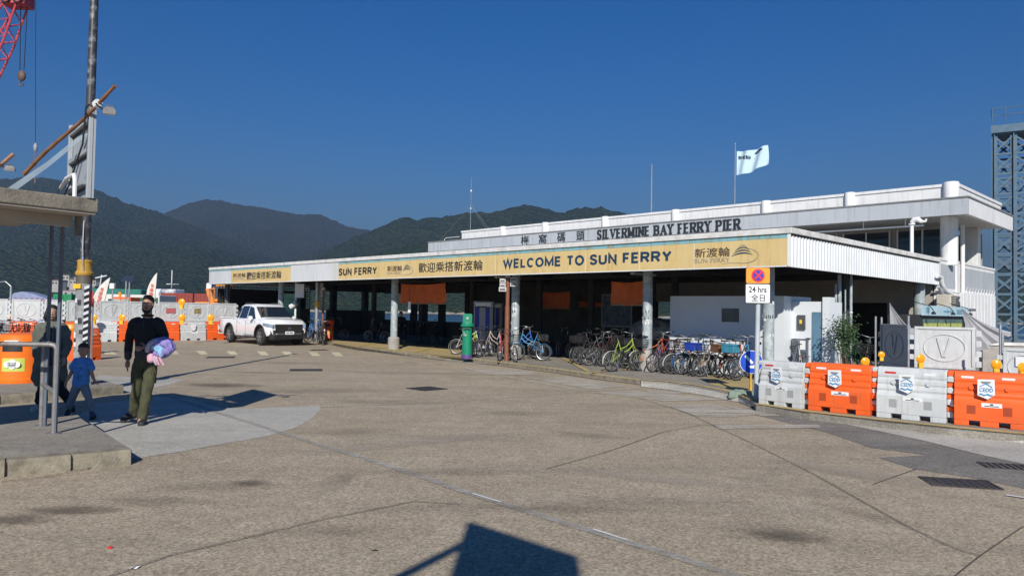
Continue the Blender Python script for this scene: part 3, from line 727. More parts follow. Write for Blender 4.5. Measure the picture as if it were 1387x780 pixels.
def logo(pa, pb, pc, z0, z1):
    xa = FP(pa, 350)[0]; xb = FP(pb, 350)[0]; xc = FP(pc, 350)[0]
    text('新渡輪', 'lettering', TXG, pier, (xa, -.002, z0+(z1-z0)*.42), (1,0,0), (0,0,1), xb-xa, (z1-z0)*.55, .006, .006)
    text('SUN FERRY', 'lettering', TXF, pier, (xa, -.002, z0+(z1-z0)*.10), (1,0,0), (0,0,1), xb-xa, (z1-z0)*.26, .008, .006)
    w_ = xc-xb; H = z1-z0
    def swoosh(pts, wd, m):
        L = []; Rr = []
        n_ = len(pts)
        for i, (x, z) in enumerate(pts):
            q = wd*math.sin(math.pi*(i+.15)/(n_-.7))*.5+.003; a = pts[max(i-1,0)]; c_ = pts[min(i+1,n_-1)]; tx, tz = c_[0]-a[0], c_[1]-a[1]; ll = math.hypot(tx, tz)
            L.append((x - tz/ll*q, z + tx/ll*q)); Rr.append((x + tz/ll*q, z - tx/ll*q))
        bb = MB(); bb.loft([[(l_[0], -.006, l_[1]), (r_[0], -.006, r_[1]), (r_[0], -.001, r_[1]), (l_[0], -.001, l_[1])] for l_, r_ in zip(L, Rr)]); bb.build('emblem_stroke', m, pier)
    for k, s_ in enumerate((0, .13, .26, .36)):
        x0 = xb + w_*(.05+.06*k); pts = []
        for i in range(12):
            t = i/11; pts.append((x0 + w_*(.75-.12*k)*t, z0 + H*(.42+s_ + .26*math.sin(t*2.6)*(.55+.2*k)**.5 - .05*t)))
        swoosh(pts, .028-.004*k, TXB if k < 3 else TXF)
    pts = []
    for i in range(22):
        t = i/21; a = R(80 - 250*t*.75); pts.append((xb + w_*(.50+.50*math.cos(a)) , z0 + H*(.42 + .42*math.sin(a)) - .0))
    pts += [(xb - w_*.0, z0+H*.04), (xb - w_*.3, z0)]
    swoosh(pts, .022, TXF)
logo(316.5, 333.5, 347, 2.93, 3.30); logo(525, 545, 560, 2.91, 3.27); logo(941, 989, 1027, 2.90, 3.31)
# main building: upper slab / fascia
UY = 10.8; ux0 = FP(580, 335, UY)[0]; ux1 = FP(1311, 265.5, UY)[0]; uz0, uz1 = 5.03, 5.56
UD = SP(1372, 300, ux1)[0]
b = MB(); b.box(ux0, ux1, UY, UY+.12, uz0, uz1); b.build('upper_fascia', GREYF, pier)
b = MB(); b.box(ux1-.12, ux1, UY+.123, UD, uz0, uz1); b.build('upper_fascia', WHITE, pier)
b = MB(); b.box(ux0, ux0+.12, UY+.123, UD, uz0, uz1); b.build('upper_fascia', GREYF, pier)
b = MB(); b.box(ux0+.123, ux1-.123, UY+.123, UD, uz0+.12, uz1-.08); b.build('upper_slab', SLABW, pier)
b = MB(); b.box(ux0-.03, ux1+.03, UY-.03, UD+.03, uz1+.002, uz1+.05); b.build('coping', mat('dark_coping', (.18,.18,.18), .8), pier)
b = MB(); b.box(ux0+.2, ux0+.34, UY+.2, UD-.2, 3.67, uz0+.115); b.build('end_wall', GREYF, pier)
# text on the upper fascia: heavy letters with slab serifs
def utext(s, px0, px1, z0, z1, bold, m=TXT):
    xa = FP(px0, 320, UY)[0]; xb = FP(px1, 320, UY)[0]
    return text(s, 'lettering', m, pier, (xa, UY-.002, z0), (1,0,0), (0,0,1), xb-xa, z1-z0, bold, .02)
lz0, lz1 = 4.985+.07, 4.985+.50
for ch, a, c in (('梅',706,716.5),('窩',730,740.5),('碼',755,765.5),('頭',781,792)): utext(ch, a, c, lz0+.0, lz1+.02, .005)
xa = FP(809, 320, UY)[0]; xb = FP(1003, 310, UY)[0]
signwrite('SILVERMINE BAY FERRY PIER', TXT, pier, (xa, UY-.003, lz0), (1,0,0), (0,0,1), xb-xa, lz1-lz0, t=.24, gap=.18, space=.55, serif=True, depth=.03)
# roof walls and pilasters
RY = 12.0; rx0 = FP(625.5, 318, RY)[0]; rx1 = FP(1296, 255, RY)[0]; rz = 6.25
b = MB(); b.box(rx0, rx1, RY, RY+.15, uz1+.052, rz-.10); b.build('roof_wall', WHITE, pier)
b = MB(); b.box(rx0-.03, rx1+.03, RY-.04, RY+.19, rz-.098, rz); b.build('roof_coping', WHITE, pier)
b = MB(); b.box(rx1-.15, rx1, RY+.153, 18.0, uz1+.052, rz-.10); b.build('roof_wall', WHITE, pier)
b = MB(); b.box(rx1-.19, rx1+.04, RY+.193, 18.0, rz-.098, rz); b.build('roof_coping', WHITE, pier)
b = MB(); b.box(rx0, rx0+.15, RY+.153, 16, uz1+.052, rz-.10); b.build('roof_wall', WHITE, pier)
b = MB(); b.box(rx0+.2, rx1-.2, RY+.2, 17.5, uz1+.052, uz1+.2); b.build('roof_deck', SLABW, pier)
for px in (682, 739, 820, 915, 1037.5, 1151):
    x = FP(px, 290, RY)[0]; b = MB(); b.lathe([(.19,uz1+.055),(.19,rz+.0),(.18,rz+.02)], 24, (x, RY+.02, 0)); b.build('pilaster', WHITE, pier, smooth=True)
x = FP(1288, 255, RY)[0]; b = MB(); b.lathe([(.24,uz1+.055),(.24,rz+.02),(.23,rz+.04)], 24, (x, RY+.02, 0)); b.build('pilaster', WHITE, pier, smooth=True)
# upper storey: parapet, columns, glazing
GLD = mat('dark_glass', (.02,.03,.04), .08, .1, 2, 0); BEIGE = mat('beige_wall', (.38,.35,.31), .8, .08, 3, .1)
b = MB(); b.box(ux0+.5, -.3, 14.2, 14.35, 3.67, 5.1); b.build('upper_wall', BEIGE, pier)
for k in range(13):
    x = -1.3 - k*2.0
    b = MB(); b.box(x-.95, x+.75, 14.12, 14.19, 4.0, 4.95); f = b.build('window', GLD, pier)
    b = MB(); 
    for xx in (x-.98, x-.12, x+.74): b.box(xx, xx+.05, 14.08, 14.118, 3.95, 5.0)
    b.build('window_frame', WHITE, f)
# side (x=0): parapet panels, posts, wall beneath
yA, yB, yC, yD = 11.03, SP(1298.5, 380)[0], SP(1304, 380)[0], SP(1347, 400)[0]
b = MB(); b.box(-.16, -.01, yA+.01, yD, -.0, 2.58); b.build('side_wall', WHITE, pier)
for (a, c) in ((yA+.01, yB), (yC, yD)):
    b = MB(); b.box(-.14, 0, a, c, 2.60, 3.62); b.build('parapet_wall', WHITE, pier)
    b = MB(); b.box(-.16, .03, a, c, 3.622, 3.70); b.build('parapet_coping', WHITE, pier)
    b = MB(); b.box(.001, .012, a+.12, c-.45 if a < 12 else c-.1, 2.72, 3.50); b.build('recessed_panel', GREYF, pier)
b = MB(); b.box(.0, .05, yB-.38, yB, 2.583, 3.60); b.build('pier_strip', WHITE, pier)
b = MB(); b.tube([(.03, yC-.15, .3), (.03, yC-.15, 5.0)], .075, 10); b.build('drain_pipe', WHITE, pier, smooth=True)
b = MB(); b.box(-.13, -.12, yB, yC, 2.60, 3.6); b.build('recess_back', DARKW, pier)
cx_, cy_ = FP(1290, 320, 12.2)[0], 12.2
b = MB(); b.lathe([(.27,3.5),(.27,uz0+.11)], 28, (cx_-.1, cy_, 0)); b.build('round_column', WHITE, pier, smooth=True)
for k in range(1, 5):
    b = MB(); b.lathe([(.25,3.67),(.25,uz0+.11)], 20, (cx_-.1-k*6, cy_, 0)); b.build('round_column', WHITE, pier, smooth=True)
b = MB(); b.box(-.5, -.05, 16.0, 16.4, 3.6, uz0+.11); b.build('square_column', WHITE, pier)
b = MB(); b.box(-3, -.2, 17.2, 17.3, 3.7, 5.0); b.build('upper_wall', BEIGE, pier)
b = MB(); b.box(-2.2, -.9, 17.12, 17.19, 3.8, 4.6); b.build('window', GLD, pier)
# conduit under the upper soffit and the elbow vent pipe on the canopy roof
b = MB(); x0_, z0_ = FP(1095, 317, 11.1); b.tube([(x0_, 11.2, 4.80), (FP(1250,305,11.1)[0], 11.2, 4.80)], .03, 8)
for px in (1168, 1225): xx = FP(px, 310, 11.1)[0]; b.tube([(xx, 11.2, 4.8), (xx, 11.2, 5.13)], .015, 6)
b.build('conduit', WHITE, pier, smooth=True)
vx, vz = FP(1235, 342, 9.5); vt = FP(1235, 302, 9.5)[1]
b = MB(); b.tube([(vx, 9.5, 3.55), (vx, 9.5, vt-.05)], .055, 12); b.tube([(vx, 9.5, vt), (vx+.06, 9.5, vt+.09), (vx+.18, 9.5, vt+.10), (vx+.28, 9.5, vt+.02), (vx+.40, 9.5, vt+.02), (vx+.42, 9.5, vt+.1)], [.075,.09,.09,.06,.035,.03], 10); b.lathe([(.10,0),(.10,.04)], 12, (vx, 9.5, vt-.06))
b.build('vent_pipe', WHITE, pier, smooth=True)
def sp(px, py, x=.1): q = SP(px, py, x); return (x, q[0], q[1])
b = MB(); b.tube([sp(1269,374), sp(1275,375.5), sp(1276,384), sp(1281,394), sp(1290,399), sp(1302,401.5)], .065, 10); b.build('drain_pipe', WHITE, pier, smooth=True)
b = MB(); b.tube([sp(1271,388,.06), sp(1277,399,.06), sp(1298,404,.06)], .05, 8); b.build('drain_pipe', GREYF, pier, smooth=True)
# beneath the canopy: rear walls with openings
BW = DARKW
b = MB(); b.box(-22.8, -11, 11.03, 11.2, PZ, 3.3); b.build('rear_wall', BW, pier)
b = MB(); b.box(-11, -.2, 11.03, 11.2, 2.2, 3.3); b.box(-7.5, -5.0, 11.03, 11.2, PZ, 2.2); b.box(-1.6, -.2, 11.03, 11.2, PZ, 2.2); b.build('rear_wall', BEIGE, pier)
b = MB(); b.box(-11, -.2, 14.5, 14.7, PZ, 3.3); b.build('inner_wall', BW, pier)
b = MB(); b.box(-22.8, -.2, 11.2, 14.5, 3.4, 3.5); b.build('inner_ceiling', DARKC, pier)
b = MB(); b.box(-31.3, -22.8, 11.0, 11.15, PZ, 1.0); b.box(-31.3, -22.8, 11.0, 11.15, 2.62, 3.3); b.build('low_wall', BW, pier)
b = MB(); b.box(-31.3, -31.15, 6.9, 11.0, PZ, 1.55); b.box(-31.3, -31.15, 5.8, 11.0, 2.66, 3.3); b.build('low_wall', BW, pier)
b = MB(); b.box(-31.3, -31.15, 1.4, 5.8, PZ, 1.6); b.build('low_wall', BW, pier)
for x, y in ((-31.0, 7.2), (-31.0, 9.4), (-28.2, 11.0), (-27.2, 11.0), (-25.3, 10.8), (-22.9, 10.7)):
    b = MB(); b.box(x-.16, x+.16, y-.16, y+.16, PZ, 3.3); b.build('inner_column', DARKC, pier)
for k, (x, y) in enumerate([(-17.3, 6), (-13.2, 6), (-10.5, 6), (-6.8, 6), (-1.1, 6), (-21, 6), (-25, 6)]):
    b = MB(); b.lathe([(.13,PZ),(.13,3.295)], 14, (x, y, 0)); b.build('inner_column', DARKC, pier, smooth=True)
# net fence at the far end: a lattice of cords
NET = mat('dark_net', (.035,.025,.018), .8)
b = MB()
for i in range(34): y = .5 + i*.16; b.box(-31.24, -31.225, y, y+.03, 1.62, 2.75)
for j in range(8): z = 1.7 + j*.14; b.box(-31.222, -31.207, .5, 5.9, z, z+.03)
b.build('net_fence', NET, pier)
b = MB(); b.box(-31.9, -31.85, .7, 5.9, 1.0, 2.6); b.build('dark_screen', mat('brown_screen', (.03,.02,.014), .8), pier)
# front columns
for px, foot in ((307,1),(380,1),(534,1),(698,1),(877,1),(1041,1)):
    x = FP(px, 430, 1.03)[0]
    b = MB(); b.lathe([(.135,PZ+.46),(.135,3.295)], 20, (x, 1.03, 0)); c_ = b.build('column', COLM, pier, smooth=True)
    b = MB(); b.lathe([(.225,PZ-.02),(.225,PZ+.43),(.19,PZ+.47),(.13,PZ+.475)], 20, (x, 1.03, 0)); b.build('footing', CONC, c_, smooth=True)
    if 690 < px < 1100:
        for k in range(9):
            a = R(random.uniform(200, 330)); z = random.uniform(1.0, 2.0); s_ = random.uniform(.03,.07); bb = MB()
            pts = [a-s_/.135, a+s_/.135]; bb.loft([[(x+.137*math.cos(t), 1.03+.137*math.sin(t), z+dz) for t in pts for dz in ((0, s_*1.4) if t == pts[0] else (s_*1.4, 0))], [(x+.141*math.cos(t), 1.03+.141*math.sin(t), z+dz) for t in pts for dz in ((0, s_*1.4) if t == pts[0] else (s_*1.4, 0))]])
            bb.build('torn_poster', random.choice([WHITE, WHITE, TXT, SLABW]), c_)
for py_ in (.3, 3.9, 7.6):
    pass
for (x, y) in ((-.35, 10.2),):
    b = MB(); b.lathe([(.17,PZ),(.17,3.295)], 18, (x, y, 0)); b.build('column', COLM, pier, smooth=True)
# fluorescent fittings
for (x, y) in ((-.5, 1.6), (-.4, 9.0), (-6, 3), (-12, 3)):
    b = MB(); b.box(x-.06, x+.06, y-.6, y+.6, 2.86, 2.92); b.build('tube_light', WHITE, pier)
# ---------------------------------------------------------------- hut under the canopy
HUTM = mat('hut_blue_white', (.66,.70,.73), .6, .04, 1.5, .05, dirt=(.38,.42,.46), dscale=1.5, damt=.3)
hut = thing('meter_hut', 'pale blue-white flat-roofed hut under the pier canopy behind the bikes', 'hut', W(-4.38, 2.02), PROT)
b = MB(); b.box(0, 3.34, 0, 1.6, PZ, 2.19); b.build('wall', HUTM, hut)
b = MB(); b.box(3.343, 4.15, .45, 1.6, PZ, 2.06); b.build('side_wall', HUTM, hut)
b = MB(); b.box(4.153, 4.32, .38, .72, PZ, 2.17); b.build('side_wall', HUTM, hut)
b = MB(); b.box(1.62, 2.12, -.012, -.001, 1.50, 1.86); v_ = b.build('vent_panel', mat('olive_vent', (.11,.12,.11), .6), hut)
for k in range(6): b = MB(); b.box(1.65, 2.09, -.022, -.013, 1.53+k*.055, 1.56+k*.055); b.build('louvre', mat('olive_vent_b', (.15,.16,.145), .6), v_)
b = MB(); b.box(3.88, 4.10, .42, .448, PZ+.05, 1.80); b.build('door', mat('hut_blue_door', (.11,.21,.30), .5), hut)
b = MB(); b.box(3.50, 3.70, .40, .449, 1.35, 1.72); q = b.build('meter_box', mat('dark_grey_box', (.07,.075,.08), .5), hut)
b = MB(); b.box(3.57, 3.63, .385, .398, 1.50, 1.60); b.build('warning_sticker', mat('yellow_sticker', (.75,.55,.03)), q)
b = MB(); b.box(3.38, 3.78, .36, .449, .35, 1.12); q = b.build('cabinet', mat('slate_cabinet', (.10,.12,.15), .5), hut)
b = MB(); b.box(3.60, 3.74, .352, .359, .85, 1.08); b.build('notice', WHITE, q)
# ---------------------------------------------------------------- banners under the canopy
BAN = mat('orange_banner_cloth', (.62,.13,.03), .8, .15, 4, .2, dirt=(.40,.16,.09), dscale=6, damt=.6)
def banner(pxs, y, label):
    (a, za), (c, zc) = FP(pxs[0], pxs[1], y), FP(pxs[2], pxs[3], y)
    t = thing('hanging_banner', label, 'banner', W(a, y), PROT, 'orange banners hung under the canopy')
    w_ = c-a; nx, nz = 18, 6; b = MB(); vs = []
    for s_ in (0, .012):
        for i in range(nx+1):
            for j in range(nz+1):
                x = w_*i/nx; z = za + (zc-za)*j/nz; sag = .05*math.sin(math.pi*i/nx)*(1 if j == 0 else .3)
                vs.append((x, s_ + .05*math.sin(x*7)*(j/nz) + .02*math.sin(x*19+j), z - sag))
    N = (nx+1)*(nz+1); fs = [(i*(nz+1)+j, (i+1)*(nz+1)+j, (i+1)*(nz+1)+j+1, i*(nz+1)+j+1) for i in range(nx) for j in range(nz)]
    vs = vs[:N]; zs_ = [tuple(N+k for k in reversed(f)) for f in fs[:]]
    b.add(vs, fs); b.build('cloth', BAN, t, smooth=True)
    b = MB(); b.box(0, w_, -.0, .02, zc-.03, zc+.02); b.build('bottom_hem', mat('banner_hem', (.30,.20,.12), .8), t)
    b = MB(); 
    for x in (.03, w_-.03): b.tube([(x, .005, za-.02), (x, .005, 3.29)], .006, 5)
    b.build('cord', BLACK, t)
banner((543, 384.5, 603, 411), 2.0, 'orange banner hanging beside the left round column, with hills behind')
banner((828, 381, 872, 413), 2.2, 'orange banner hanging just left of the second column from the hut')
banner((733, 395, 772, 418), 6.5, 'dim orange banner hanging deep in the canopy shade')
banner((784, 408, 848, 416), 8.5, 'long narrow orange banner deepest in the shade')
# ---------------------------------------------------------------- roof flags and aerials
def atroof(px, py, y): x, z = FP(px, py, y); return W(x, y, z)
RZ = rz
fy = 12.6
def pole(name, px, ptop, y, r, label, cat):
    x, z = FP(px, ptop, y); t = thing(name, label, cat, W(x, y, uz1+.2), PROT)
    b = MB(); h = z-(uz1+.2); b.tube([(0,0,0), (0,0,h*.5), (0,0,h)], [r, r*.9, r*.6], 8); b.build('mast', STEEL, t, smooth=True); return t, h
t, h = pole('flagpole', 996, 196, 12.6, .022, 'tall steel flagpole flying a white flag on the pier roof', 'flagpole')
b = MB(); b.ell((0,0,h+.03), .035, .035, .035, 8, 6); b.build('finial', STEEL, t, smooth=True)
fm = bpy.data.materials.new('flag_cloth'); fm.use_nodes = True; fm.node_tree.nodes['Principled BSDF'].inputs['Base Color'].default_value = (.50,.66,.74,1); fm.node_tree.nodes['Principled BSDF'].inputs['Roughness'].default_value = .8
x0_, z0_ = FP(998, 205, 12.6); x1_, z1_ = FP(1040, 232, 12.6)
fl = thing('flag', 'white ferry company flag streaming from the flagpole', 'flag', W(x0_, 12.6), PROT)
b = MB(); nx, nz = 30, 10; vs = []
def fz(x, j, w_): u = x/w_; return z0_ - .02*u*2 - (z0_-z1_)*(j/nz)*(1-.25*u) - .06*math.sin(u*4)+.05*u
def fyy(x, j, w_): return .09*math.sin(x*9 + j*.25)*min(1, x*3)
w_ = x1_-x0_
for s_ in (0, .008):
    for i in range(nx+1):
        for j in range(nz+1): x = w_*i/nx; vs.append((x, s_+fyy(x, j, w_), fz(x, j, w_)))
N = (nx+1)*(nz+1); fs = [(i*(nz+1)+j, (i+1)*(nz+1)+j, (i+1)*(nz+1)+j+1, i*(nz+1)+j+1) for i in range(nx) for j in range(nz)]; fs += [tuple(N+k for k in reversed(f)) for f in fs[:]]
b.add(vs, fs); b.build('cloth', fm, fl, smooth=True)
o = text('新渡輪', 'lettering', TXB, fl, (.06, -.0, 0), (1,0,0), (0,0,1), w_*.42, .17, .01, .004)
for v in o.data.vertices: v.co.y += fyy(v.co.x, 3, w_) - .006; v.co.z += z0_-.36 - .06*math.sin(v.co.x/w_*4)
b = MB(); vs = []
for i in range(12): 
    u = .45 + .5*i/11; x = w_*u; y = fyy(x, 3, w_) - .006; zt = fz(x, 2.2 - 1.4*math.sin((u-.45)*5), w_); vs += [(x, y, zt), (x, y, zt-.04-.05*math.sin(math.pi*i/11))]
b.add(vs, [(2*i, 2*i+1, 2*i+3, 2*i+2) for i in range(11)]); b.build('emblem_stroke', TXB, fl)
t, h = pole('mast', 883, 222, 12.8, .035, 'plain white mast standing on the middle of the pier roof', 'mast')
t, h = pole('antenna', 638.5, 240, 12.5, .018, 'thin guyed antenna on the far left end of the pier roof', 'antenna')
b = MB(); b.ell((0,0,h*.78), .05, .05, .07, 8, 6); b.ell((0,0,h*.5), .035, .035, .06, 8, 6); b.build('insulator', WHITE, t, smooth=True)
for (dx, dy, dz) in ((-2.4, -.4, 0), (2.2, 0, 0), (0, 2.0, 0)):
    b = MB(); b.tube([(0,0,h*.55), (dx,dy,dz+.0)], .006, 4); b.build('guy_wire', STEEL, t)
b = MB(); gx, gz = FP(602, 333, 11.4); gx2 = FP(622, 330, 11.4)[0]
b.tube([(gx, 11.4, uz1+.05), (gx, 11.4, uz1+.22), (gx+.1, 11.4, uz1+.28), (gx2, 11.4, uz1+.28)], .02, 6); b.build('roof_rail', WHITE, pier)
# ---------------------------------------------------------------- water-filled barriers
BLUEP = mat('poster_blue', (.05,.28,.52), .6, .1, 8, 0)
PAPER = mat('poster_paper', (.70,.71,.72), .7, .05, 8, .05)
REDR = mat('red_reflector', (.55,.02,.02), .3)
def barrier(label, a, b, color, group, H=.76, poster=True, lugs=True, dep=.40, reflect=True, rich=True):
    a = Vector(a); b = Vector(b); L = (b-a).length; rz = math.atan2(b.y-a.y, b.x-a.x)
    t = thing('barrier', label, 'barrier', (a.x, a.y, a.z), rz, group)
    M = ORANGE if color == 'o' else PWHITE
    x0, x1 = .045, L-.045; s = H/.76
    half = [(0,.0),(.20,.0),(.20,.34*s),(.175,.37*s),(.155,.40*s),(.165,.44*s),(.155,.475*s),(.13,.495*s),(.14,.53*s),(.135,.575*s),(.11,.595*s),(.12,.63*s),(.115,.68*s),(.10,.72*s),(.075,.755*s),(0,.76*s)]
    k = dep/.40
    prof = [(-y*k, z) for y, z in half[1:]] + [(y*k, z) for y, z in reversed(half[1:-1])]
    m = MB()
    # cut-outs at the foot: lower zone in three blocks, then the profile above
    fo = .075*s; f0, f1 = L*.24, L*.38; g0, g1 = L*.62, L*.76
    up = [(y, max(z, fo)) for y, z in prof]
    def ring(x, pr, i=0): return [(x, y*(1-i), z if z > fo+.01 else z) for y, z in pr]
    m.loft([ring(x0, up), ring(x1, up)])
    for (p, q) in ((x0, f0), (f1, g0), (g1, x1)): m.box(p, q, -.20*k+.002, .20*k-.002, 0, fo-.0005)
    # dip in the top edge
    body = m.build('body', M, t, bevel=.008 if rich else 0)
    if lugs:
        for z in (.12, .30, .47, .63):
            q = MB(); q.bbox(L-.05, L+.055, -.10, .10, z*s-.04, z*s+.045, .02); q.build('lug', M, t)
            if rich: q = MB(); q.bbox(-.055, .045, -.085, .085, z*s+.05, z*s+.12, .02); q.build('lug', M, t)
    if rich:
        for x in (L*.27, L*.73):
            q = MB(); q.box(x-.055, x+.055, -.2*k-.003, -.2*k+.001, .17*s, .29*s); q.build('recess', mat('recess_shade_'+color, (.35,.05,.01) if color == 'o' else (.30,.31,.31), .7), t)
            q = MB(); q.lathe([(.035,0),(.035,.012)], 10, (x, -.135*k-.022, .535*s), ax='y'); q.build('plug', M, t, smooth=True)
    if reflect:
        for x in (L*.20, L*.72):
            q = MB(); q.box(x-.06, x+.10, -.105*k-.012, -.10*k, .655*s, .69*s); q.build('reflector', REDR if color == 'w' and x < L*.5 else PAPER, t)
    if poster:
        pw, ph = .20*s, .27*s; xc = L*.46; zt = .66*s
        q = MB(); q.add([(xc-pw/2,-.235*k,zt),(xc+pw/2,-.238*k,zt+.01),(xc+pw*.52,-.232*k,zt-ph*.75),(xc+pw*.1,-.242*k,zt-ph),(xc-pw*.5,-.238*k,zt-ph*.82),
                         (xc-pw/2,-.231*k,zt),(xc+pw/2,-.234*k,zt+.01),(xc+pw*.52,-.228*k,zt-ph*.75),(xc+pw*.1,-.238*k,zt-ph),(xc-pw*.5,-.234*k,zt-ph*.82)],
                        [(0,1,2,3,4),(9,8,7,6,5)] + [(i, (i+1)%5, (i+1)%5+5, i+5) for i in range(5)]); po = q.build('poster', PAPER, t)
        if rich:
            text('CEDD', 'lettering', BLUEP, po, (xc-.075*s,-.2445*k,zt-.165*s), (1,0,0), (0,0,1), .16*s, .05*s, .0, .001)
            q = MB(); pts = [(xc-.08*s+.16*s*i/10, zt-.205*s+.009*s*math.sin(i*1.26)) for i in range(11)]
            q.loft([[(x, -.2455*k, z+.007*s), (x, -.2445*k, z+.007*s), (x, -.2445*k, z-.012*s), (x, -.2455*k, z-.012*s)] for x, z in pts]); q.build('wave_emblem', BLUEP, po)
            q = MB(); pts = [(xc-.075*s, zt-.10*s), (xc, zt-.055*s), (xc+.075*s, zt-.10*s)]
            q.loft([[(x, -.2455*k, z+.006*s), (x, -.2445*k, z+.006*s), (x, -.2445*k, z-.006*s), (x, -.2455*k, z-.006*s)] for x, z in pts]); q.build('roof_emblem', BLUEP, po)
            q = MB(); q.box(xc-.06*s, xc+.06*s, -.246*k, -.245*k, zt-.035*s, zt-.028*s); q.box(xc-.045*s, xc+.045*s, -.246*k, -.245*k, zt-.05*s, zt-.045*s); q.build('printed_lines', TXT, po)
        q = MB(); q.box(L*.40, L*.66, -.205*k, -.201*k, .275*s, .335*s); lp = q.build('label_plate', PAPER, t)
        if rich:
            q = MB(); q.box(L*.44, L*.62, -.207*k, -.2055*k, .288*s, .298*s); q.box(L*.51, L*.55, -.207*k, -.2055*k, .306*s, .326*s); q.build('printed_lines', TXT, lp)
    return t
def lamp(px, py, Y, label, group, s=1.0):
    p = D(px, py, Y); t = thing('warning_lamp', label, 'warning lamp', p, R(random.uniform(-25, 25)), group)
    b = MB(); b.lathe([(.0,-.036),(.06,-.036),(.088,-.02),(.09,0),(.088,.02),(.06,.036),(0,.036)], 18, (0,0,.02), ax='y', cap=False); b.build('lens', AMBER, t, smooth=True)
    b = MB(); b.torus((0,0,.02), .092, .012, 18, 5, 'y'); b.build('lens_rim', YEL, t, smooth=True)
    b = MB(); b.bbox(-.055, .055, -.04, .04, -.18, -.065, .012); b.build('battery_box', YEL, t)
    s *= .82 if s < 1.2 else 1; t.scale = (s,s,s); return t
BG = 'water-filled barriers along the right-hand pavement edge'
bp = [(1034,547.5),(1099,555.5),(1191,565),(1295,575),(1404,584.5)]
P = [G(x, y, PZ) + Vector((.06, .22, 0)) for x, y in bp]
barrier('pale grey-white barrier nearest the no-stopping sign', P[0]+(P[1]-P[0])*.0, P[1], 'w', BG, H=.78)
barrier('orange barrier between the two white ones at right', P[1], P[2], 'o', BG, H=.80)
barrier('white barrier between two orange ones, below the big V board', P[2], P[3], 'w', BG, H=.80)
barrier('orange barrier at the right edge of the photo', P[3], P[4], 'o', BG, H=.80)
q0, q1 = D(1226, 505, 14.2), D(1338, 505, 13.6); q0.z = q1.z = PZ
barrier('orange barrier standing behind the front row, under the V board', q0, q1, 'o', BG, H=.62, poster=False)
# V boards
def vboard(label, a, b, H, group, m=PWHITE, legs=True, rich=True, sticker=None, zb=None):
    a = Vector(a); b = Vector(b); L = (Vector((b.x,b.y,0))-Vector((a.x,a.y,0))).length; rz = math.atan2(b.y-a.y, b.x-a.x)
    t = thing('hoarding_board', label, 'hoarding board', a, rz, group)
    q = MB(); q.bbox(.07, L-.07, -.03, .03, 0, H, .02); q.build('panel', m, t)
    q = MB(); e = .10
    for (x0, x1, z0, z1) in ((.07, L-.07, H-.05, H+.0), (.07, L-.07, 0, .05), (.07, .13, .052, H-.052), (L-.13, L-.07, .052, H-.052)): q.box(x0, x1, -.05, -.032, z0, z1)
    q.build('raised_rim', m, t, bevel=.006 if rich else 0)
    sx = (L*.30)/.3
    q = MB(); n_ = 28; R1, R2 = L*.30, H*.32
    q.loft([[(L/2+(R1+d)*math.cos(a_), y, H/2+(R2+d)*math.sin(a_)) for d, y in ((-.012,-.031),(-.006,-.046),(.006,-.046),(.012,-.031))] for a_ in [2*math.pi*i/n_ for i in range(n_+1)]], cap=False); q.build('ellipse_ridge', m, t)
    q = MB(); vz0, vz1 = H*.28, H*.74; w_ = .035
    q.loft([[(L/2-.19*L*.6, -.05, vz1), (L/2-.19*L*.6+.11*L*.6, -.05, vz1), (L/2+.02, -.05, vz0), (L/2-.04, -.05, vz0)], [(L/2-.19*L*.6, -.031, vz1), (L/2-.19*L*.6+.11*L*.6, -.031, vz1), (L/2+.02, -.031, vz0), (L/2-.04, -.031, vz0)]])
    q.loft([[(L/2+.19*L*.6, -.051, vz1), (L/2+.19*L*.6-.07*L*.6, -.051, vz1), (L/2-.02, -.051, vz0), (L/2+.03, -.051, vz0)], [(L/2+.19*L*.6, -.031, vz1), (L/2+.19*L*.6-.07*L*.6, -.031, vz1), (L/2-.02, -.031, vz0), (L/2+.03, -.031, vz0)]])
    q.build('letter_ridge', m, t)
    for i in range(4):
        z = H*(.14+.24*i); q = MB(); q.bbox(L-.065, L+.03, -.05, .05, z-.05*H/.75, z+.05*H/.75, .01); q.build('hinge_block', m, t)
    for i in range(3):
        z = H*(.26+.24*i); q = MB(); q.bbox(-.03, .065, -.045, .045, z-.045*H/.75, z+.045*H/.75, .01); q.build('hinge_block', m, t)
    if sticker:
        sm, w2, h2, z2 = sticker; q = MB(); q.box(L/2-w2, L/2+w2, -.058, -.053, z2-h2, z2+h2); q.build('sticker', sm, t)
    return t
VG = 'white V hoarding boards at the right'
v0, v1 = D(1233, 497, 14.5), D(1327, 500, 13.9); v1.z = v0.z
vboard('large white board with a V in an oval, above the orange barrier', v0, v1, .80, VG)
v0, v1 = D(1193, 490, 16.2), D(1234, 496, 14.75); v0.z = v1.z = .68
vboard('narrow grey-shaded V board left of the large white one', v0, v1, .88, VG, m=mat('grey_plastic', (.30,.33,.36), .5, .05))
v0, v1 = D(1352, 493, 12.6), D(1420, 496, 12.2); v0.z = v1.z = .60
vboard('white board cut off by the right edge of the photo', v0, v1, .62, VG, sticker=(PAPER, .1, .08, .4))
v0, v1 = D(1181, 488, 17.0), D(1193, 490, 16.4); v0.z = v1.z = .68
LG = 'amber warning lamps on the right barriers'
lamp(1172, 491, 13.4, 'amber lamp on the orange barrier left of the white one', LG, .95)
lamp(1194, 481, 14.6, 'amber lamp in front of the narrow grey V board', LG, .75)
lamp(1247, 487, 13.2, 'amber lamp on the white barrier below the V board', LG, 1.0)
lamp(1349.5, 495, 11.9, 'amber lamp on the right edge orange barrier, left one', LG, .95)
lamp(1384, 499, 11.5, 'amber lamp cut by the right edge of the photo', LG, .95)
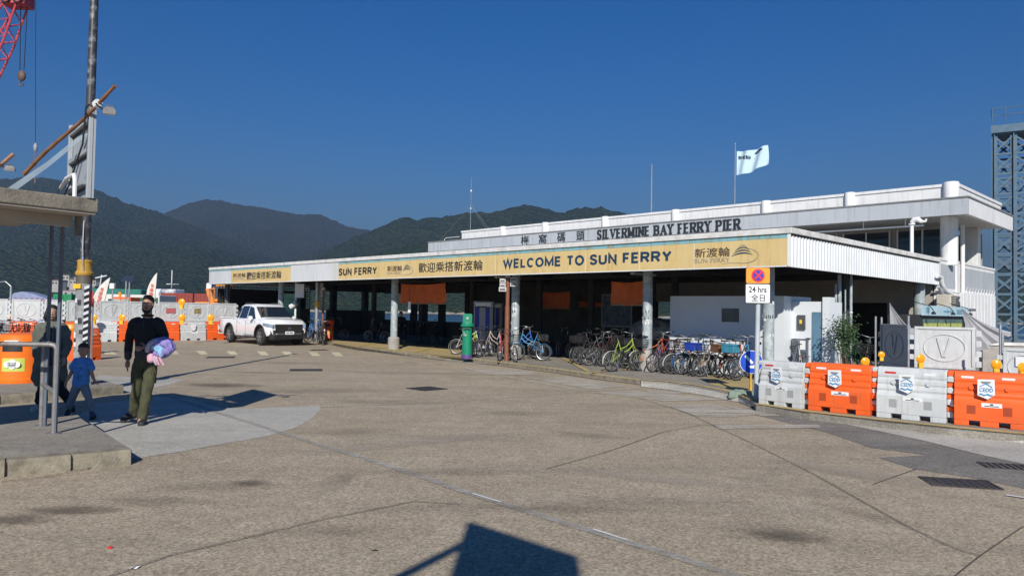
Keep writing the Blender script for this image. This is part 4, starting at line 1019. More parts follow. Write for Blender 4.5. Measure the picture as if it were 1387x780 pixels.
# steel poles holding the boards
for i, (px, yt, yb, Y, lb) in enumerate(((1186,429,480,16.0,'steel stake left of the narrow grey board'),(1194,430,480,16.2,'second steel stake from the left at the grey board'),(1230.5,428,500,14.4,'steel stake between grey and white V boards'),(1358,400,480,12.7,'steel stake right of the V board'),(1355,440,492,12.9,'short steel stake by the right tarpaulin'))):
    a = D(px, yb, Y); c = D(px+.3, yt if i != 3 else 452, Y); t = thing('steel_stake', lb, 'stake', (a.x, a.y, PZ), 0, 'steel stakes at the hoarding'); b = MB(); b.tube([(0,0,0),(0,0,c.z-PZ)], .022, 8); b.build('tube', STEEL, t, smooth=True)
    b = MB(); b.ell((0,0,c.z-PZ), .024, .024, .012, 8, 4); b.build('cap', STEEL, t)
# tarpaulins
TARP = mat('grey_tarpaulin', (.36,.36,.38), .7, .2, 3, .3, dirt=(.20,.20,.21), dscale=4, damt=.6)
def tarp(label, top, bl, br, Y0, Y1, nm='tarpaulin'):
    A = D(*top, (Y0+Y1)/2); B = D(*bl, Y0); C_ = D(*br, Y1)
    n_ = 16; b = MB(); vs = []
    for s_ in (0, .01):
        for i in range(n_+1):
            for j in range(11):
                u = i/n_; v = j/10; e = B.lerp(C_, u); p = A.lerp(e, v); sag = -.12*math.sin(math.pi*v)*u
                p = p + Vector((0, s_, 0)) + Vector((.3,-1,0)).normalized()*(.07*math.sin(u*24)*(v*.9+.1)); p.z += sag*.6; vs.append(tuple(p))
    N = (n_+1)*11; fs = [(i*11+j, (i+1)*11+j, (i+1)*11+j+1, i*11+j+1) for i in range(n_) for j in range(10)]
    b.add(vs[:N], fs); b.build(nm, TARP, None, smooth=False, fix=False, label=label, cat='tarpaulin')
tarp('grey striped tarpaulin draped down left of the V board', (1205,410), (1206,452), (1241,450), 16.4, 16.6)
tarp('grey tarpaulin sloping down right of the V board', (1302,418), (1318,482), (1374,450), 15.2, 15.4)
# ---------------------------------------------------------------- kiosk by the side wall
k0 = SP(1249, 440, .9); k1 = SP(1309, 440, .9)
kz1, kz0 = SP(1249, 413, 1.0)[1], SP(1249, 427, 1.0)[1]
kio = thing('kiosk', 'small dark kiosk with pale blue sign board at the side wall', 'kiosk', W(0.02, k0[0]), PROT)
KL = k1[0]-k0[0]
b = MB(); b.box(0, .85, 0, KL, PZ, kz0+.02); b.build('cabin', mat('kiosk_dark', (.03,.032,.035), .5), kio)
b = MB(); b.box(.88, .94, -.05, KL+.06, kz0, kz1); sg = b.build('sign_board', mat('kiosk_sign', (.42,.58,.64), .5, .1), kio)
b = MB(); b.box(.941, .946, .12, .42, kz0+.07, kz1-.05); b.box(.941,.946, KL*.4, KL*.62, kz0+.10, kz1-.12); b.box(.941,.946, KL*.7, KL*.9, kz0+.06, kz1-.08); b.build('printed_mark', mat('kiosk_print', (.16,.32,.42), .5), sg)
for i in range(3):
    y0_ = .18+i*(KL-.5)/3; b = MB(); b.box(.851, .862, y0_, y0_+(KL-.5)/3-.06, 1.05, kz0-.10); wn = b.build('window', mat('kiosk_menu', (.10,.17,.14), .3, .5, 9, 0), kio)
    b = MB(); b.box(.863, .868, y0_+.04, y0_+(KL-.5)/3-.10, 1.40, 1.56); b.build('menu_strip', mat('menu_yellow', (.42,.45,.12), .5, .3, 12, 0), wn)
    b = MB(); b.box(.863, .868, y0_+.05, y0_+(KL-.5)/3-.12, 1.12, 1.32); b.build('menu_strip', mat('menu_pale', (.40,.42,.38), .5, .3, 12, 0), wn)
for i in range(3):
    y_ = .15+i*KL*.42; b = MB(); b.tube([(.5, y_+.25, kz1+.12), (1.0, y_+.1, kz1-.02), (1.12, y_, kz0+.14)], .012, 6); b.lathe([(.02,0),(.06,-.05),(.06,-.09)], 10, (1.12, y_, kz0+.12)); b.build('sign_lamp', BLACK, kio)
b = MB(); b.box(-.2, .86, KL+.07, KL+1.2, 1.95, 2.03); b.build('awning', mat('awning_grey', (.14,.14,.15), .7), kio)
sh = MB()
for i in range(12): b = MB(); b.box(.40, .43+.015*(i%2), KL+.12+i*.075, KL+.19+i*.075, PZ, 1.9); b.build('shutter_slat', mat('shutter_grey', (.17,.19,.22), .5), kio)
ac = thing('air_conditioner', 'beige air conditioner unit above the grey shutter', 'air conditioner', W(.02, k0[0]+KL+.1, 2.05), PROT)
b = MB(); b.bbox(0, .42, 0, .55, 0, .42, .015); b.build('casing', mat('ac_beige', (.50,.47,.40), .5), ac)
for i in range(6): b = MB(); b.box(.421, .43, .04, .30, .06+i*.055, .085+i*.055); b.build('louvre', BLACK, ac)
for i in range(6): b = MB(); b.box(.421, .43, .34, .51, .06+i*.055, .085+i*.055); b.build('louvre', mat('ac_dark', (.15,.14,.12)), ac)
# white yard wall with spikes, sheets behind
wy0, wy1 = SP(1303, 400, .35)[0], SP(1349, 400, .35)[0]
yw = thing('yard_wall', 'white spiked metal yard fence by the side wall', 'wall', W(.30, wy0), PROT)
zt_ = SP(1325, 397, .3)[1]
n_ = 20
for i in range(n_):
    b = MB(); y_ = (wy1-wy0)*i/n_; b.box(0, .03+.012*(i%2), y_, y_+(wy1-wy0)/n_-.006, PZ, zt_-.05); b.build('sheet_strip', WHITE, yw)
for i in range(12):
    b = MB(); y_ = (wy1-wy0)*(i+.5)/12; b.tube([(.02, y_, zt_-.06), (.06, y_+.05, zt_+.16)], [.014,.004], 5); b.build('spike', WHITE, yw)
lw = thing('low_wall', 'low weathered concrete wall at the right edge behind the boards', 'wall', D(1331, 490, 19.5).xy.to_3d(), R(-14))
b = MB(); b.box(0, 9, 0, .25, 0, 1.02); b.build('wall_block', CONC, lw); b = MB(); b.box(-.05, 9.05, -.04, .29, 1.022, 1.10); b.build('coping', SLABW, lw)
# ---------------------------------------------------------------- lattice tower of the link span
TB = mat('tower_blue_paint', (.075,.14,.20), .5, .15, 4, .1, dirt=(.16,.10,.06), dscale=1.5, damt=.5)
YT = 36.0
tw = D(1347.5, 430, YT); tw.z = 0
tower = thing('lattice_tower', 'blue steel lattice tower with railed platform behind the pier', 'tower', tw, R(-33))
hT = D(1347, 183, YT).z; w1 = .78
legs = [(0,0),(w1,0),(w1*2.3,0),(0,1.5),(w1,1.5),(w1*2.3,1.5)]
for i, (x, y) in enumerate(legs):
    b = MB(); r_ = .12 if i not in (1,4) else .14
    b.box(x-r_, x+r_, y-.02, y+.02, 0, hT); b.box(x-.02, x+.02, y-r_, y-.021, 0, hT); b.box(x-.02, x+.02, y+.021, y+r_, 0, hT); b.build('leg', TB, tower)
nb = 11; bh = hT/nb
for (a, c) in ((0,1),(1,2),(3,4),(4,5),(0,3),(2,5)):
    A = Vector((*legs[a], 0)); C_ = Vector((*legs[c], 0))
    for k in range(nb):
        z0_, z1_ = k*bh, (k+1)*bh; dd = (C_-A).normalized(); nn = Vector((-dd.y, dd.x, 0))*.03
        for s_, (p, q) in ((-1, (A+Vector((0,0,z0_+.1)), C_+Vector((0,0,z1_-.1)))), (1, (A+Vector((0,0,z1_-.1)), C_+Vector((0,0,z0_+.1))))):
            b = MB(); b.bar(p+nn*s_, q+nn*s_, .045, .085); b.build('brace', TB, tower)
        b = MB(); b.bar(A+Vector((0,0,z1_)), C_+Vector((0,0,z1_)), .06, .10); b.build('strut', TB, tower)
        m_ = (A+C_)/2+Vector((0,0,(z0_+z1_)/2)); g_ = .10
        b = MB(); b.loft([[m_-dd*g_-nn*1.9, m_-nn*1.9+Vector((0,0,-g_)), m_+dd*g_-nn*1.9, m_-nn*1.9+Vector((0,0,g_))], [m_-dd*g_+nn*1.9, m_+nn*1.9+Vector((0,0,-g_)), m_+dd*g_+nn*1.9, m_+nn*1.9+Vector((0,0,g_))]]); b.build('gusset', TB, tower)
b = MB(); b.box(-.1, 4.4, -.15, 1.8, hT+.0, hT+.08); b.build('platform', TB, tower)
b = MB(); b.box(-.15, 4.4, -.22, -.152, hT+.05, hT+.42); b.build('platform_beam', TB, tower)
for x in (-.1, .45, 1.2, 2.2, 3.2): b = MB(); b.tube([(x,-.19,hT+.55),(x,-.19,hT+1.25)], .025, 6); b.build('rail_post', TB, tower)
for z in (.9, 1.25): b = MB(); b.tube([(-.12,-.19,hT+z),(4.3,-.19,hT+z)], .022, 6); b.build('rail', TB, tower)
b = MB(); b.tube([(-.12,-.19,hT+1.25),(-.12,1.7,hT+1.25)], .022, 6); b.build('rail', TB, tower)
b = MB(); b.box(2.6, 4.3, .2, 1.4, hT+.1, hT+1.0); b.build('machine_housing', TB, tower)
b = MB(); b.box(1.95, 3.2, .5, 1.2, 0, hT-.2); b.build('counterweight', mat('tower_dark', (.03,.045,.07), .6), tower)
# ---------------------------------------------------------------- signs by the barriers
sp_ = G(1024, 547, 0); zt = D(1027.5, 363, sp_.y).z; 
ns = thing('no_stopping_sign', 'grey post with orange no-stopping plate reading 24 hrs', 'road sign', (sp_.x, sp_.y, 0), R(-3))
b = MB(); b.tube([(0,0,0),(.03,0,zt-.1)], .045, 12); b.build('post', mat('sign_post_grey', (.42,.46,.49), .5), ns, smooth=True)
PW = 31*sp_.y/1000/2; PH1 = 21*sp_.y/1000; PH2 = 25*sp_.y/1000
OR_ = mat('orange_sign', (.85,.30,.02), .4, .05, 4, 0); WS = mat('white_sign', (.78,.79,.80), .4, .03, 4, 0); BS = mat('blue_sign', (.02,.035,.42), .4, .05, 4, 0); RS = mat('red_sign', (.62,.02,.05), .4, .05, 4, 0)
def rplate(x0, x1, z0, z1, r_, y0, y1):
    pts = []
    for cx, cz, a0 in ((x1-r_,z1-r_,0),(x0+r_,z1-r_,90),(x0+r_,z0+r_,180),(x1-r_,z0+r_,270)):
        for i in range(5): a = R(a0+90*i/4); pts.append((cx+r_*math.cos(a), cz+r_*math.sin(a)))
    b = MB(); b.loft([[(x, y0, z) for x, z in pts], [(x, y1, z) for x, z in pts]]); return b
rplate(-PW-.01, PW+.01, zt-PH1-.006, zt+.01, .03, -.062, -.05).build('plate_backing', TXT, ns)
rplate(-PW, PW, zt-PH1, zt, .025, -.068, -.063).build('orange_plate', OR_, ns)
rplate(-PW-.02, PW+.02, zt-PH1-PH2-.03, zt-PH1-.008, .03, -.062, -.05).build('plate_backing', TXT, ns)
wp = rplate(-PW-.005, PW+.005, zt-PH1-PH2-.018, zt-PH1-.02, .022, -.068, -.063).build('white_plate', WS, ns)
cz = zt-PH1/2; rr = PH1*.42
b = MB(); b.lathe([(rr,-.074),(rr,-.069)], 28, (0,0,cz), ax='y'); b.build('red_disc', RS, ns)
b = MB(); b.lathe([(rr*.76,-.079),(rr*.76,-.0745)], 28, (0,0,cz), ax='y'); b.build('blue_disc', BS, ns)
for k, s_ in enumerate((1, -1)):
    b = MB(); d = rr*.56; b.bar((-d,-.082-.0015*k,cz-s_*d),(d,-.082-.0015*k,cz+s_*d), .035, .004, up=(0,1,0)); b.build('red_cross', RS, ns)
text('24 hrs', 'lettering', TXT, ns, (-PW*.78, -.068, zt-PH1-PH2*.50), (1,0,0), (0,0,1), PW*1.52, PH2*.33, .02, .003)
text('全日', 'lettering', TXT, ns, (-PW*.58, -.068, zt-PH1-PH2*.97), (1,0,0), (0,0,1), PW*1.18, PH2*.38, .012, .003)
kp_ = G(1018, 541, 0.01)
ks = thing('keep_left_sign', 'blue round sign with white diagonal arrow on a low yellow stand', 'road sign', (kp_.x-.02, kp_.y, .01), R(-2))
kz = D(1018, 490, kp_.y).z - .01; kr = 15.6*kp_.y/1000
b = MB(); b.lathe([(kr,-.03),(kr,-.02)], 36, (0,0,kz), ax='y'); b.build('white_rim', WS, ks)
b = MB(); b.lathe([(kr*.955,-.036),(kr*.955,-.0305)], 36, (0,0,kz), ax='y'); b.build('blue_disc', BS if False else mat('keep_blue', (.01,.07,.50), .4, .05, 4, 0), ks)
b = MB(); k_ = kr/.2
def ar(pts): b.loft([[(x*k_, -.041, kz+z*k_) for x, z in pts], [(x*k_, -.0365, kz+z*k_) for x, z in pts]])
c45 = .7071
def rot(pts): return [((x-y)*c45, (x+y)*c45) for x, y in pts]
ar(rot([(-.022,.15),(.022,.15),(.022,-.03),(-.022,-.03)]))
ar(rot([(0,-.155),(-.085,-.06),(-.085,-.005),(-.022,-.065),(-.022,-.0305),(.022,-.0305),(.022,-.065),(.085,-.005),(.085,-.06)][:4] + [(.022,-.0305) if False else (0,-.06)]))
ar(rot([(0,-.155),(0,-.06),(.022,-.065),(.085,-.005),(.085,-.06)]))
b.build('white_arrow', WS, ks)
b = MB(); b.bar((0,0,.0),(0,0,kz-kr*.2), .035); b.bar((-.35,.0,.02),(.35,.0,.02), .04); b.bar((0,-.3,.021),(0,.3,.021), .04); b.build('stand', mat('stand_yellow_rust', (.50,.30,.04), .6, .3, 8, .1), ks)
SBM = mat('sandbag_green', (.19,.25,.20), .9, .2, 10, .5)
for i, (dx, dy, rz_, lb) in enumerate(((-.30,-.1,20,'dusty green sandbag left of the stand'), (.05,-.12,-15,'dusty green sandbag leaning at the stand foot'), (.28,.0,40,'dusty green sandbag behind the grey post'))):
    t = thing('sandbag', lb, 'sandbag', (kp_.x+dx, kp_.y+dy, 0.0), R(rz_), 'sandbags on the sign stand')
    b = MB(); b.ell((0,0,.10), .24, .15, .11, 14, 8)
    b.v = [(x*(1+.12*math.sin(z*40+y*20)), y*(1+.15*math.cos(x*18)), max(.0, z+.02*math.sin(x*25+y*30))) for x, y, z in b.v]; b.build('bag', SBM, t, smooth=True)
    b = MB(); b.lathe([(.03,0),(.06,.05),(.075,.08)], 8, (.22,0,.09), ax='x'); b.build('tied_neck', SBM, t, smooth=True)
# ---------------------------------------------------------------- post box, phone booths, finger posts
GRN = mat('postbox_green', (.010,.21,.115), .35, .06, 4, .03); PUR = mat('postbox_purple', (.09,.05,.20), .5)
pb = G(632, 486, PZ); pbs = pb.y/1000
t = thing('post_box', 'green pillar post box with purple base on the pavement edge', 'post box', (pb.x, pb.y+.1, PZ))
hh = 61*pbs
b = MB(); b.lathe([(7.6*pbs,0),(7.6*pbs,.02),(7.3*pbs,5.6*pbs),(7.0*pbs,5.7*pbs)], 28); b.build('base', PUR, t, smooth=True)
b = MB(); b.lathe([(6.9*pbs,5.72*pbs),(6.7*pbs,hh*.70)], 28); b.build('body', GRN, t, smooth=True)
b = MB(); b.lathe([(6.8*pbs,hh*.702),(9.2*pbs,hh*.72),(9.4*pbs,hh*.745),(8.2*pbs,hh*.77),(7.4*pbs,hh*.80),(3*pbs,hh*.82)], 28); b.build('cap', GRN, t, smooth=True)
rplate(-6.2*pbs, 6.4*pbs, hh*.79, hh*1.0, .05, -.04, .04).build('emblem_plate', GRN, t)
b = MB(); b.lathe([(.035,-.052),(.045,-.041)], 12, (.0,0,hh*.9), ax='y'); b.build('emblem', mat('emblem_grey', (.35,.40,.38)), t)
b = MB(); b.tube([(-.11,-.185,hh*.60),(-.08,-.19,hh*.56),(-.10,-.19,hh*.53),(-.03,-.20,hh*.50)], .007, 5); b.tube([(-.06,-.195,hh*.535),(.0,-.20,hh*.53)], .007, 5); b.build('paint_scribble', WS, t)
b = MB(); b.box(-.09, .09, -.205, -.19, hh*.655, hh*.685); b.build('slot', BLACK, t)
PBL = mat('phone_blue', (.02,.025,.30), .4, .1, 3, 0); PGR = mat('phone_grey', (.33,.34,.38), .5, .1, 3, 0)
for i, (px, lb, w_) in enumerate(((653.5, 'front grey phone booth with blue glass stripes beside the post box', 1.0), (668, 'rear phone booth half hidden behind the first', .9))):
    p = D(px, 480, 27.6+i*1.1); ph = D(px, 412.5+i*2, p.y).z - PZ
    t = thing('phone_booth', lb, 'phone booth', (p.x, p.y, PZ), R(-4), 'phone booths behind the post box')
    hw = .36*w_
    b = MB()
    for x in (-hw, hw-.05): 
        for y in (0, .7): b.box(x, x+.05, y, y+.05, 0, ph)
    b.build('frame', PGR, t)
    b = MB(); b.box(-hw-.01, hw+.01, -.02, .78, ph+.001, ph+.12); b.build('roof', PGR, t)
    b = MB(); b.box(-hw+.06, hw-.06, -.035, -.021, ph-.06, ph+.07); b.build('sign_strip', WS, t)
    for (a, c, m_) in ((-.30,-.15,PBL),(-.148,.08,PGR),(.082,.24,PBL),(.242,.30,PGR)):
        b = MB(); b.box(a*w_, c*w_, .012, .03, .15, ph-.10); b.build('glass_stripe', m_, t)
    b = MB(); b.box(-hw, hw, -.01, .01, ph*.42, ph*.45); b.build('crossbar', STEEL, t)
    b = MB(); b.box(hw-.02, hw-.005, .06, .68, .3, ph-.1); b.build('side_glass', mat('phone_side_brown', (.16,.11,.05), .3), t)
    b = MB(); b.box(-.18, .18, .35, .6, 1.0, 1.6); b.build('telephone', BLACK, t)
BRN = mat('finger_post_brown', (.20,.075,.045), .5, .1, 5, .05); PLT = mat('sign_plate_grey', (.50,.50,.50), .5, .05, 5, 0)
def fingerpost(label, px, pyb, pyt, z0, plates, r_=3.4, wid=.5):
    p = G(px, pyb, z0); s_ = p.y/1000; H = D(px, pyt, p.y).z - z0
    t = thing('finger_post', label, 'finger post', (p.x, p.y, z0), 0, 'brown finger posts on the pier pavement')
    b = MB(); b.tube([(0,0,0),(0,0,H*.62)], r_*s_, 12); b.tube([(0,0,H*.62),(0,0,H-.16)], r_*s_*.8, 12); b.build('post', BRN, t, smooth=True)
    b = MB(); b.lathe([(.05,H-.16),(.085,H-.15),(.085,H-.06),(.05,H-.05),(.03,H)], 12); b.build('finial', PLT, t, smooth=True)
    for (dx, py, w_, a_) in plates:
        z = D(px, py, p.y).z - z0; q = thing('tmp', '', '') if False else None
        c_ = MB(); x0 = dx*s_; ca, sa = math.cos(R(a_)), math.sin(R(a_)); 
        vs = [(0,-.02,-.065),(w_*s_,-.02,-.065),(w_*s_,.0,-.065),(0,0,-.065),(0,-.02,.065),(w_*s_,-.02,.065),(w_*s_,.0,.065),(0,0,.065)]
        c_.add([(x0+x*ca-(y-.05)*sa*0, x*sa+y-.05, z_+z) for x, y, z_ in vs], [(0,3,2,1),(4,5,6,7),(0,1,5,4),(1,2,6,5),(2,3,7,6),(3,0,4,7)]); pl = c_.build('finger_plate', PLT, t)
        c_ = MB(); c_.add([(x0+(.1*w_*s_+x*.75)*ca, (.1*w_*s_+x*.75)*sa+y-.075, z_*.35+z) for x, y, z_ in vs], [(0,3,2,1),(4,5,6,7),(0,1,5,4),(1,2,6,5),(2,3,7,6),(3,0,4,7)]); c_.build('printed_line', mat('plate_print', (.12,.11,.11), .6, .3, 30, 0), pl)
    return t
fingerpost('brown finger post with five grey direction plates between the bikes', 686, 489, 369, PZ, ((3,379,9,0),(3,385,9,6),(-11,380.5,8,0),(-11,387,8,-5),(-12,392,10,0)))
fingerpost('brown finger post near the orange bin with stacked white plates', 436.5, 463, 388, PZ, ((-9.5,385.5,9,0),(-9.5,390,9,0),(-10,394.5,9,0),(-10,399.5,9,0)), 1.7)
# ---------------------------------------------------------------- around the truck end of the pier
def at(px, py, z=PZ): return G(px, py, z)
p = at(428, 463); s_ = p.y/1000
t = thing('banded_post', 'grey post with a yellow band beside the far finger post', 'post', (p.x, p.y, PZ)); b = MB(); b.tube([(0,0,0),(0,0,2.7)], .085, 12); b.build('post', STEEL, t, smooth=True); b = MB(); b.lathe([(.092,1.55),(.092,1.85)], 12); b.build('yellow_band', YEL, t, smooth=True)
p = at(445, 461); s_ = p.y/1000
t = thing('litter_bin', 'small orange litter bin beside the far finger post', 'litter bin', (p.x, p.y, PZ)); b = MB(); b.lathe([(.23,0),(.24,.03),(.22,.06),(.22,.80),(.25,.82),(.25,.95),(.18,1.0)], 20); b.build('body', ORANGE, t, smooth=True); b = MB(); b.box(-.12,.12,-.26,-.21,.66,.78); b.build('opening', BLACK, t); b = MB(); b.box(.06,.2,-.232,-.20,.3,.5); b.build('sticker', mat('sticker_green', (.35,.50,.05)), t)
p = at(438, 462)
t = thing('rubbish_bag', 'white rubbish bag heaped beside the small orange bin', 'bag', (p.x, p.y-.1, PZ)); b = MB(); b.ell((0,0,.45), .14,.13,.16,10,6); b.ell((-.02,0,.66), .05,.05,.10,8,5); b.build('bag', WHITE, t, smooth=True); b = MB(); b.lathe([(.11,0),(.10,.3),(.13,.33)],12); b.build('tin', STEEL, t, smooth=True)
p = at(382, 458); 
t = thing('electrical_cabinet', 'mint green electrical cabinet behind the white truck', 'cabinet', (p.x, p.y+1.5, PZ), R(-8)); b = MB(); b.bbox(-.36,.36,-.25,.25,0,2.25,.02); b.build('casing', mat('mint_green', (.16,.42,.33), .5, .05), t); b = MB(); b.box(-.355,.355,-.262,-.251,1.95,1.97); b.box(-.005,.005,-.262,-.251,.1,1.9); b.build('door_gap', TXT, t); b = MB(); b.box(.08,.11,-.28,-.262,1.0,1.2); b.build('handle', STEEL, t)
p = at(396.5, 461)
t = thing('bus_stop_sign', 'pale green bus stop plate on a white post behind the truck', 'sign', (p.x, p.y+.3, PZ), R(-5)); b = MB(); b.tube([(0,0,0),(0,0,3.1)], .05, 10); b.build('post', WHITE, t, smooth=True); b = MB(); b.box(-.22,.22,-.08,-.055,2.72,3.12); q = b.build('plate', mat('pale_green_plate', (.30,.42,.38), .5), t)
b = MB(); b.box(-.15,.15,-.086,-.081,2.95,2.99); b.box(-.12,.12,-.086,-.081,2.85,2.89); b.build('printed_line', TXT, q)
b = MB(); b.box(.02,.42,-.1,.0,2.0,2.65); b.build('info_board', WS, t)
b = MB(); b.tube([(-.2,-.1,1.55),(.1,-.14,1.75)], .13, 8); b.build('wrapped_bag', WHITE, t, smooth=True)
# ---------------------------------------------------------------- bicycles
MC = {}
def cached(key, fn):
    if key not in MC:
        mb = fn(); me = mb.mesh(key); fixn(me); me.polygons.foreach_set('use_smooth', [True]*len(me.polygons))
        try: me.set_sharp_from_angle(angle=R(38))
        except Exception: pass
        MC[key] = me
    return MC[key]
def part(name, key, fn, m, parent, loc=None, rot=None):
    me = cached(key, fn); mk = (key, m.name)
    if mk not in MC: c = me.copy(); c.materials.append(m); MC[mk] = c
    o = bpy.data.objects.new(name, MC[mk]); COL.objects.link(o); o.parent = parent
    if loc: o.location = loc
    if rot: o.rotation_euler = rot
    return o
def tyre(r):
    def f(): b = MB(); b.torus((0,0,0), r-.022, .022, 30, 7, 'y'); return b
    return f
def rim(r):
    def f():
        b = MB(); b.torus((0,0,0), r-.052, .010, 30, 5, 'y'); return b
    return f
def spokes(r):
    def f():
        b = MB()
        for k in range(18):
            a = 2*math.pi*k/18; b.tube([((.02)*math.cos(a+.5), .018*(-1)**k, .02*math.sin(a+.5)), ((r-.055)*math.cos(a), 0, (r-.055)*math.sin(a))], .0028, 3, cap=False)
        b.lathe([(.012,-.05),(.022,-.03),(.022,.03),(.012,.05)], 8, (0,0,0), ax='y'); return b
    return f
def bframe(step):
    def f():
        b = MB(); hd = Vector((.36,0,.62)); h0 = Vector((.39,0,.52)); h1 = Vector((.34,0,.74)); bb_ = Vector((-.10,0,.28)); st = Vector((-.25,0,.68)); ra = Vector((-.52,0,0))
        b.tube([h0, h1], .022, 8)
        b.tube([h0+Vector((0,0,.03)), (.18,0,.36), bb_], .018, 8) if step else b.tube([h0, bb_], .018, 8)
        if step: b.tube([h1-Vector((0,0,.03)), (.12,0,.50), bb_+Vector((-.06,0,.12))], .015, 8)
        else: b.tube([h1-Vector((0,0,.03)), st-Vector((-.01,0,.04))], .015, 8)
        b.tube([bb_, st], .016, 8)
        for y in (-.055, .055):
            b.tube([bb_, ra+Vector((0,y,0))], .009, 6); b.tube([st-Vector((-.01,0,.05)), ra+Vector((0,y,0))], .008, 6)
        b.lathe([(.03,-.04),(.03,.04)], 10, tuple(bb_), ax='y'); return b
    return f
def ffork():
    b = MB(); b.tube([(.385,0,.56),(.40,0,.50)], .02, 8)
    for y in (-.05, .05): b.tube([(.40,y*.6,.50),(.44,y,.36),(.53,y,0)], .010, 6)
    return b
def fmud(w_):
    def f():
        b = MB(); cx, a0, a1 = (-.52, 30, 190) if w_ else (.53, 20, 150); rg = []
        for i in range(13):
            a = R(a0+(a1-a0)*i/12); r_ = .352
            rg.append([(cx+r_*math.cos(a), y, r_*math.sin(a)-abs(y)*.3) for y in (-.026,-.012,.012,.026)] + [(cx+(r_+.006)*math.cos(a), y, (r_+.006)*math.sin(a)-abs(y)*.3) for y in (.026,.012,-.012,-.026)])
        b.loft(rg); return b
    return f
def fsaddle():
    b = MB(); b.loft([[(x, w_*math.cos(t), .80+.03*math.sin(t)*(1 if math.sin(t) > 0 else .5)) for t in [2*math.pi*k/10 for k in range(10)]] for x, w_ in ((-.40,.05),(-.38,.095),(-.32,.10),(-.25,.06),(-.16,.028),(-.12,.012))]); return b
def fpost(): b = MB(); b.tube([(-.25,0,.66),(-.28,0,.79)], .012, 8); return b
def fbar(kind):
    def f():
        b = MB(); b.tube([(.345,0,.72),(.325,0,.90 if kind else .84)], .013, 8)
        if kind: b.tube([(.12,-.25,.95),(.22,-.23,.96),(.31,-.14,.93),(.335,0,.90),(.31,.14,.93),(.22,.23,.96),(.12,.25,.95)], .010, 7)
        else: b.tube([(.27,-.26,.87),(.31,-.13,.86),(.33,0,.85),(.31,.13,.86),(.27,.26,.87)], .010, 7)
        return b
    return f
def fgrip(kind, s):
    def f():
        b = MB()
        if kind: b.tube([(.10,s*.253,.948),(.20,s*.238,.96)], .017, 8)
        else: b.tube([(.265,s*.27,.869),(.295,s*.17,.865)], .017, 8)
        return b
    return f
def fcrank():
    b = MB(); b.lathe([(.085,-.052),(.085,-.046)], 18, (-.10,0,.28), ax='y')
    b.bar((-.10,-.06,.28),(.02,-.06,.17),.018,.012); b.bar((-.10,.06,.28),(-.22,.06,.39),.018,.012)
    b.box(-.02,.07,-.14,-.065,.155,.175); b.box(-.27,-.18,.065,.14,.385,.405); return b
def fchain():
    b = MB(); b.tube([(-.10,-.05,.37),(-.50,-.05,.035)], .006, 4); b.tube([(-.10,-.05,.20),(-.50,-.05,-.035)], .006, 4); return b
def frack():
    b = MB()
    for y in (-.06, 0, .06): b.tube([(-.30,y,.46),(-.72,y,.46)], .006, 5)
    for x in (-.32,-.5,-.70): b.tube([(x,-.065,.461),(x,.065,.461)], .006, 5)
    for y in (-.065,.065): b.tube([(-.60,y,.46),(-.53,y,.03)], .006, 5)
    return b
def fbask(dx, dz):
    def f():
        b = MB(); X0,X1,Y,Z0,Z1 = dx-.14, dx+.16, .18, dz, dz+.24
        for z in (Z0, Z0+.08, Z0+.16, Z1):
            e = .03*(z-Z0)/.24; b.tube([(X0-e,-Y-e,z),(X1+e,-Y-e,z),(X1+e,Y+e,z),(X0-e,Y+e,z),(X0-e,-Y-e,z)], .006 if z < Z1 else .010, 4, cap=False)
        for i in range(7):
            x = X0+(X1-X0)*i/6; y = -Y+2*Y*i/6
            for s in (-1,1): b.tube([(x,s*Y,Z0),(x,s*(Y+.03),Z1)], .004, 3, cap=False)
            b.tube([(X0,y,Z0),(X0-.03,y,Z1)], .004, 3, cap=False); b.tube([(X1,y,Z0),(X1+.03,y,Z1)], .004, 3, cap=False); b.tube([(X0,y,Z0),(X1,y,Z0)], .004, 3, cap=False)
        return b
    return f
def fcrate(dx, dz):
    def f(): b = MB(); b.bbox(dx-.17,dx+.19,-.21,.21,dz,dz+.24,.02); b.bbox(dx-.185,dx+.205,-.225,.225,dz+.205,dz+.235,.01); return b
    return f
def fstand(): b = MB(); b.tube([(-.42,-.06,.02),(-.30,-.16,-.32)], .009, 6); return b
def flamp(): b = MB(); b.lathe([(.015,0),(.04,.03),(.042,.05)], 10, (.40,0,.74), ax='x'); return b
def frear(): b = MB(); b.bbox(-.75,-.735,-.025,.025,.41,.44,.006); return b
BRED = mat('bike_red_lens', (.6,.02,.02), .3); SILV = mat('bike_silver', (.42,.43,.44), .35, .1, 8, 0, metal=.7)
SADM = mat('saddle_black', (.025,.025,.027), .55); 
PC_ = {}
def paint(c): 
    k = 'bike_paint_%02x%02x%02x' % tuple(int(x*255) for x in c)
    return mat(k, c, .35, .1, 8, .02)
nb_ = [0]
BGR = 'bicycles parked at the ferry pier'
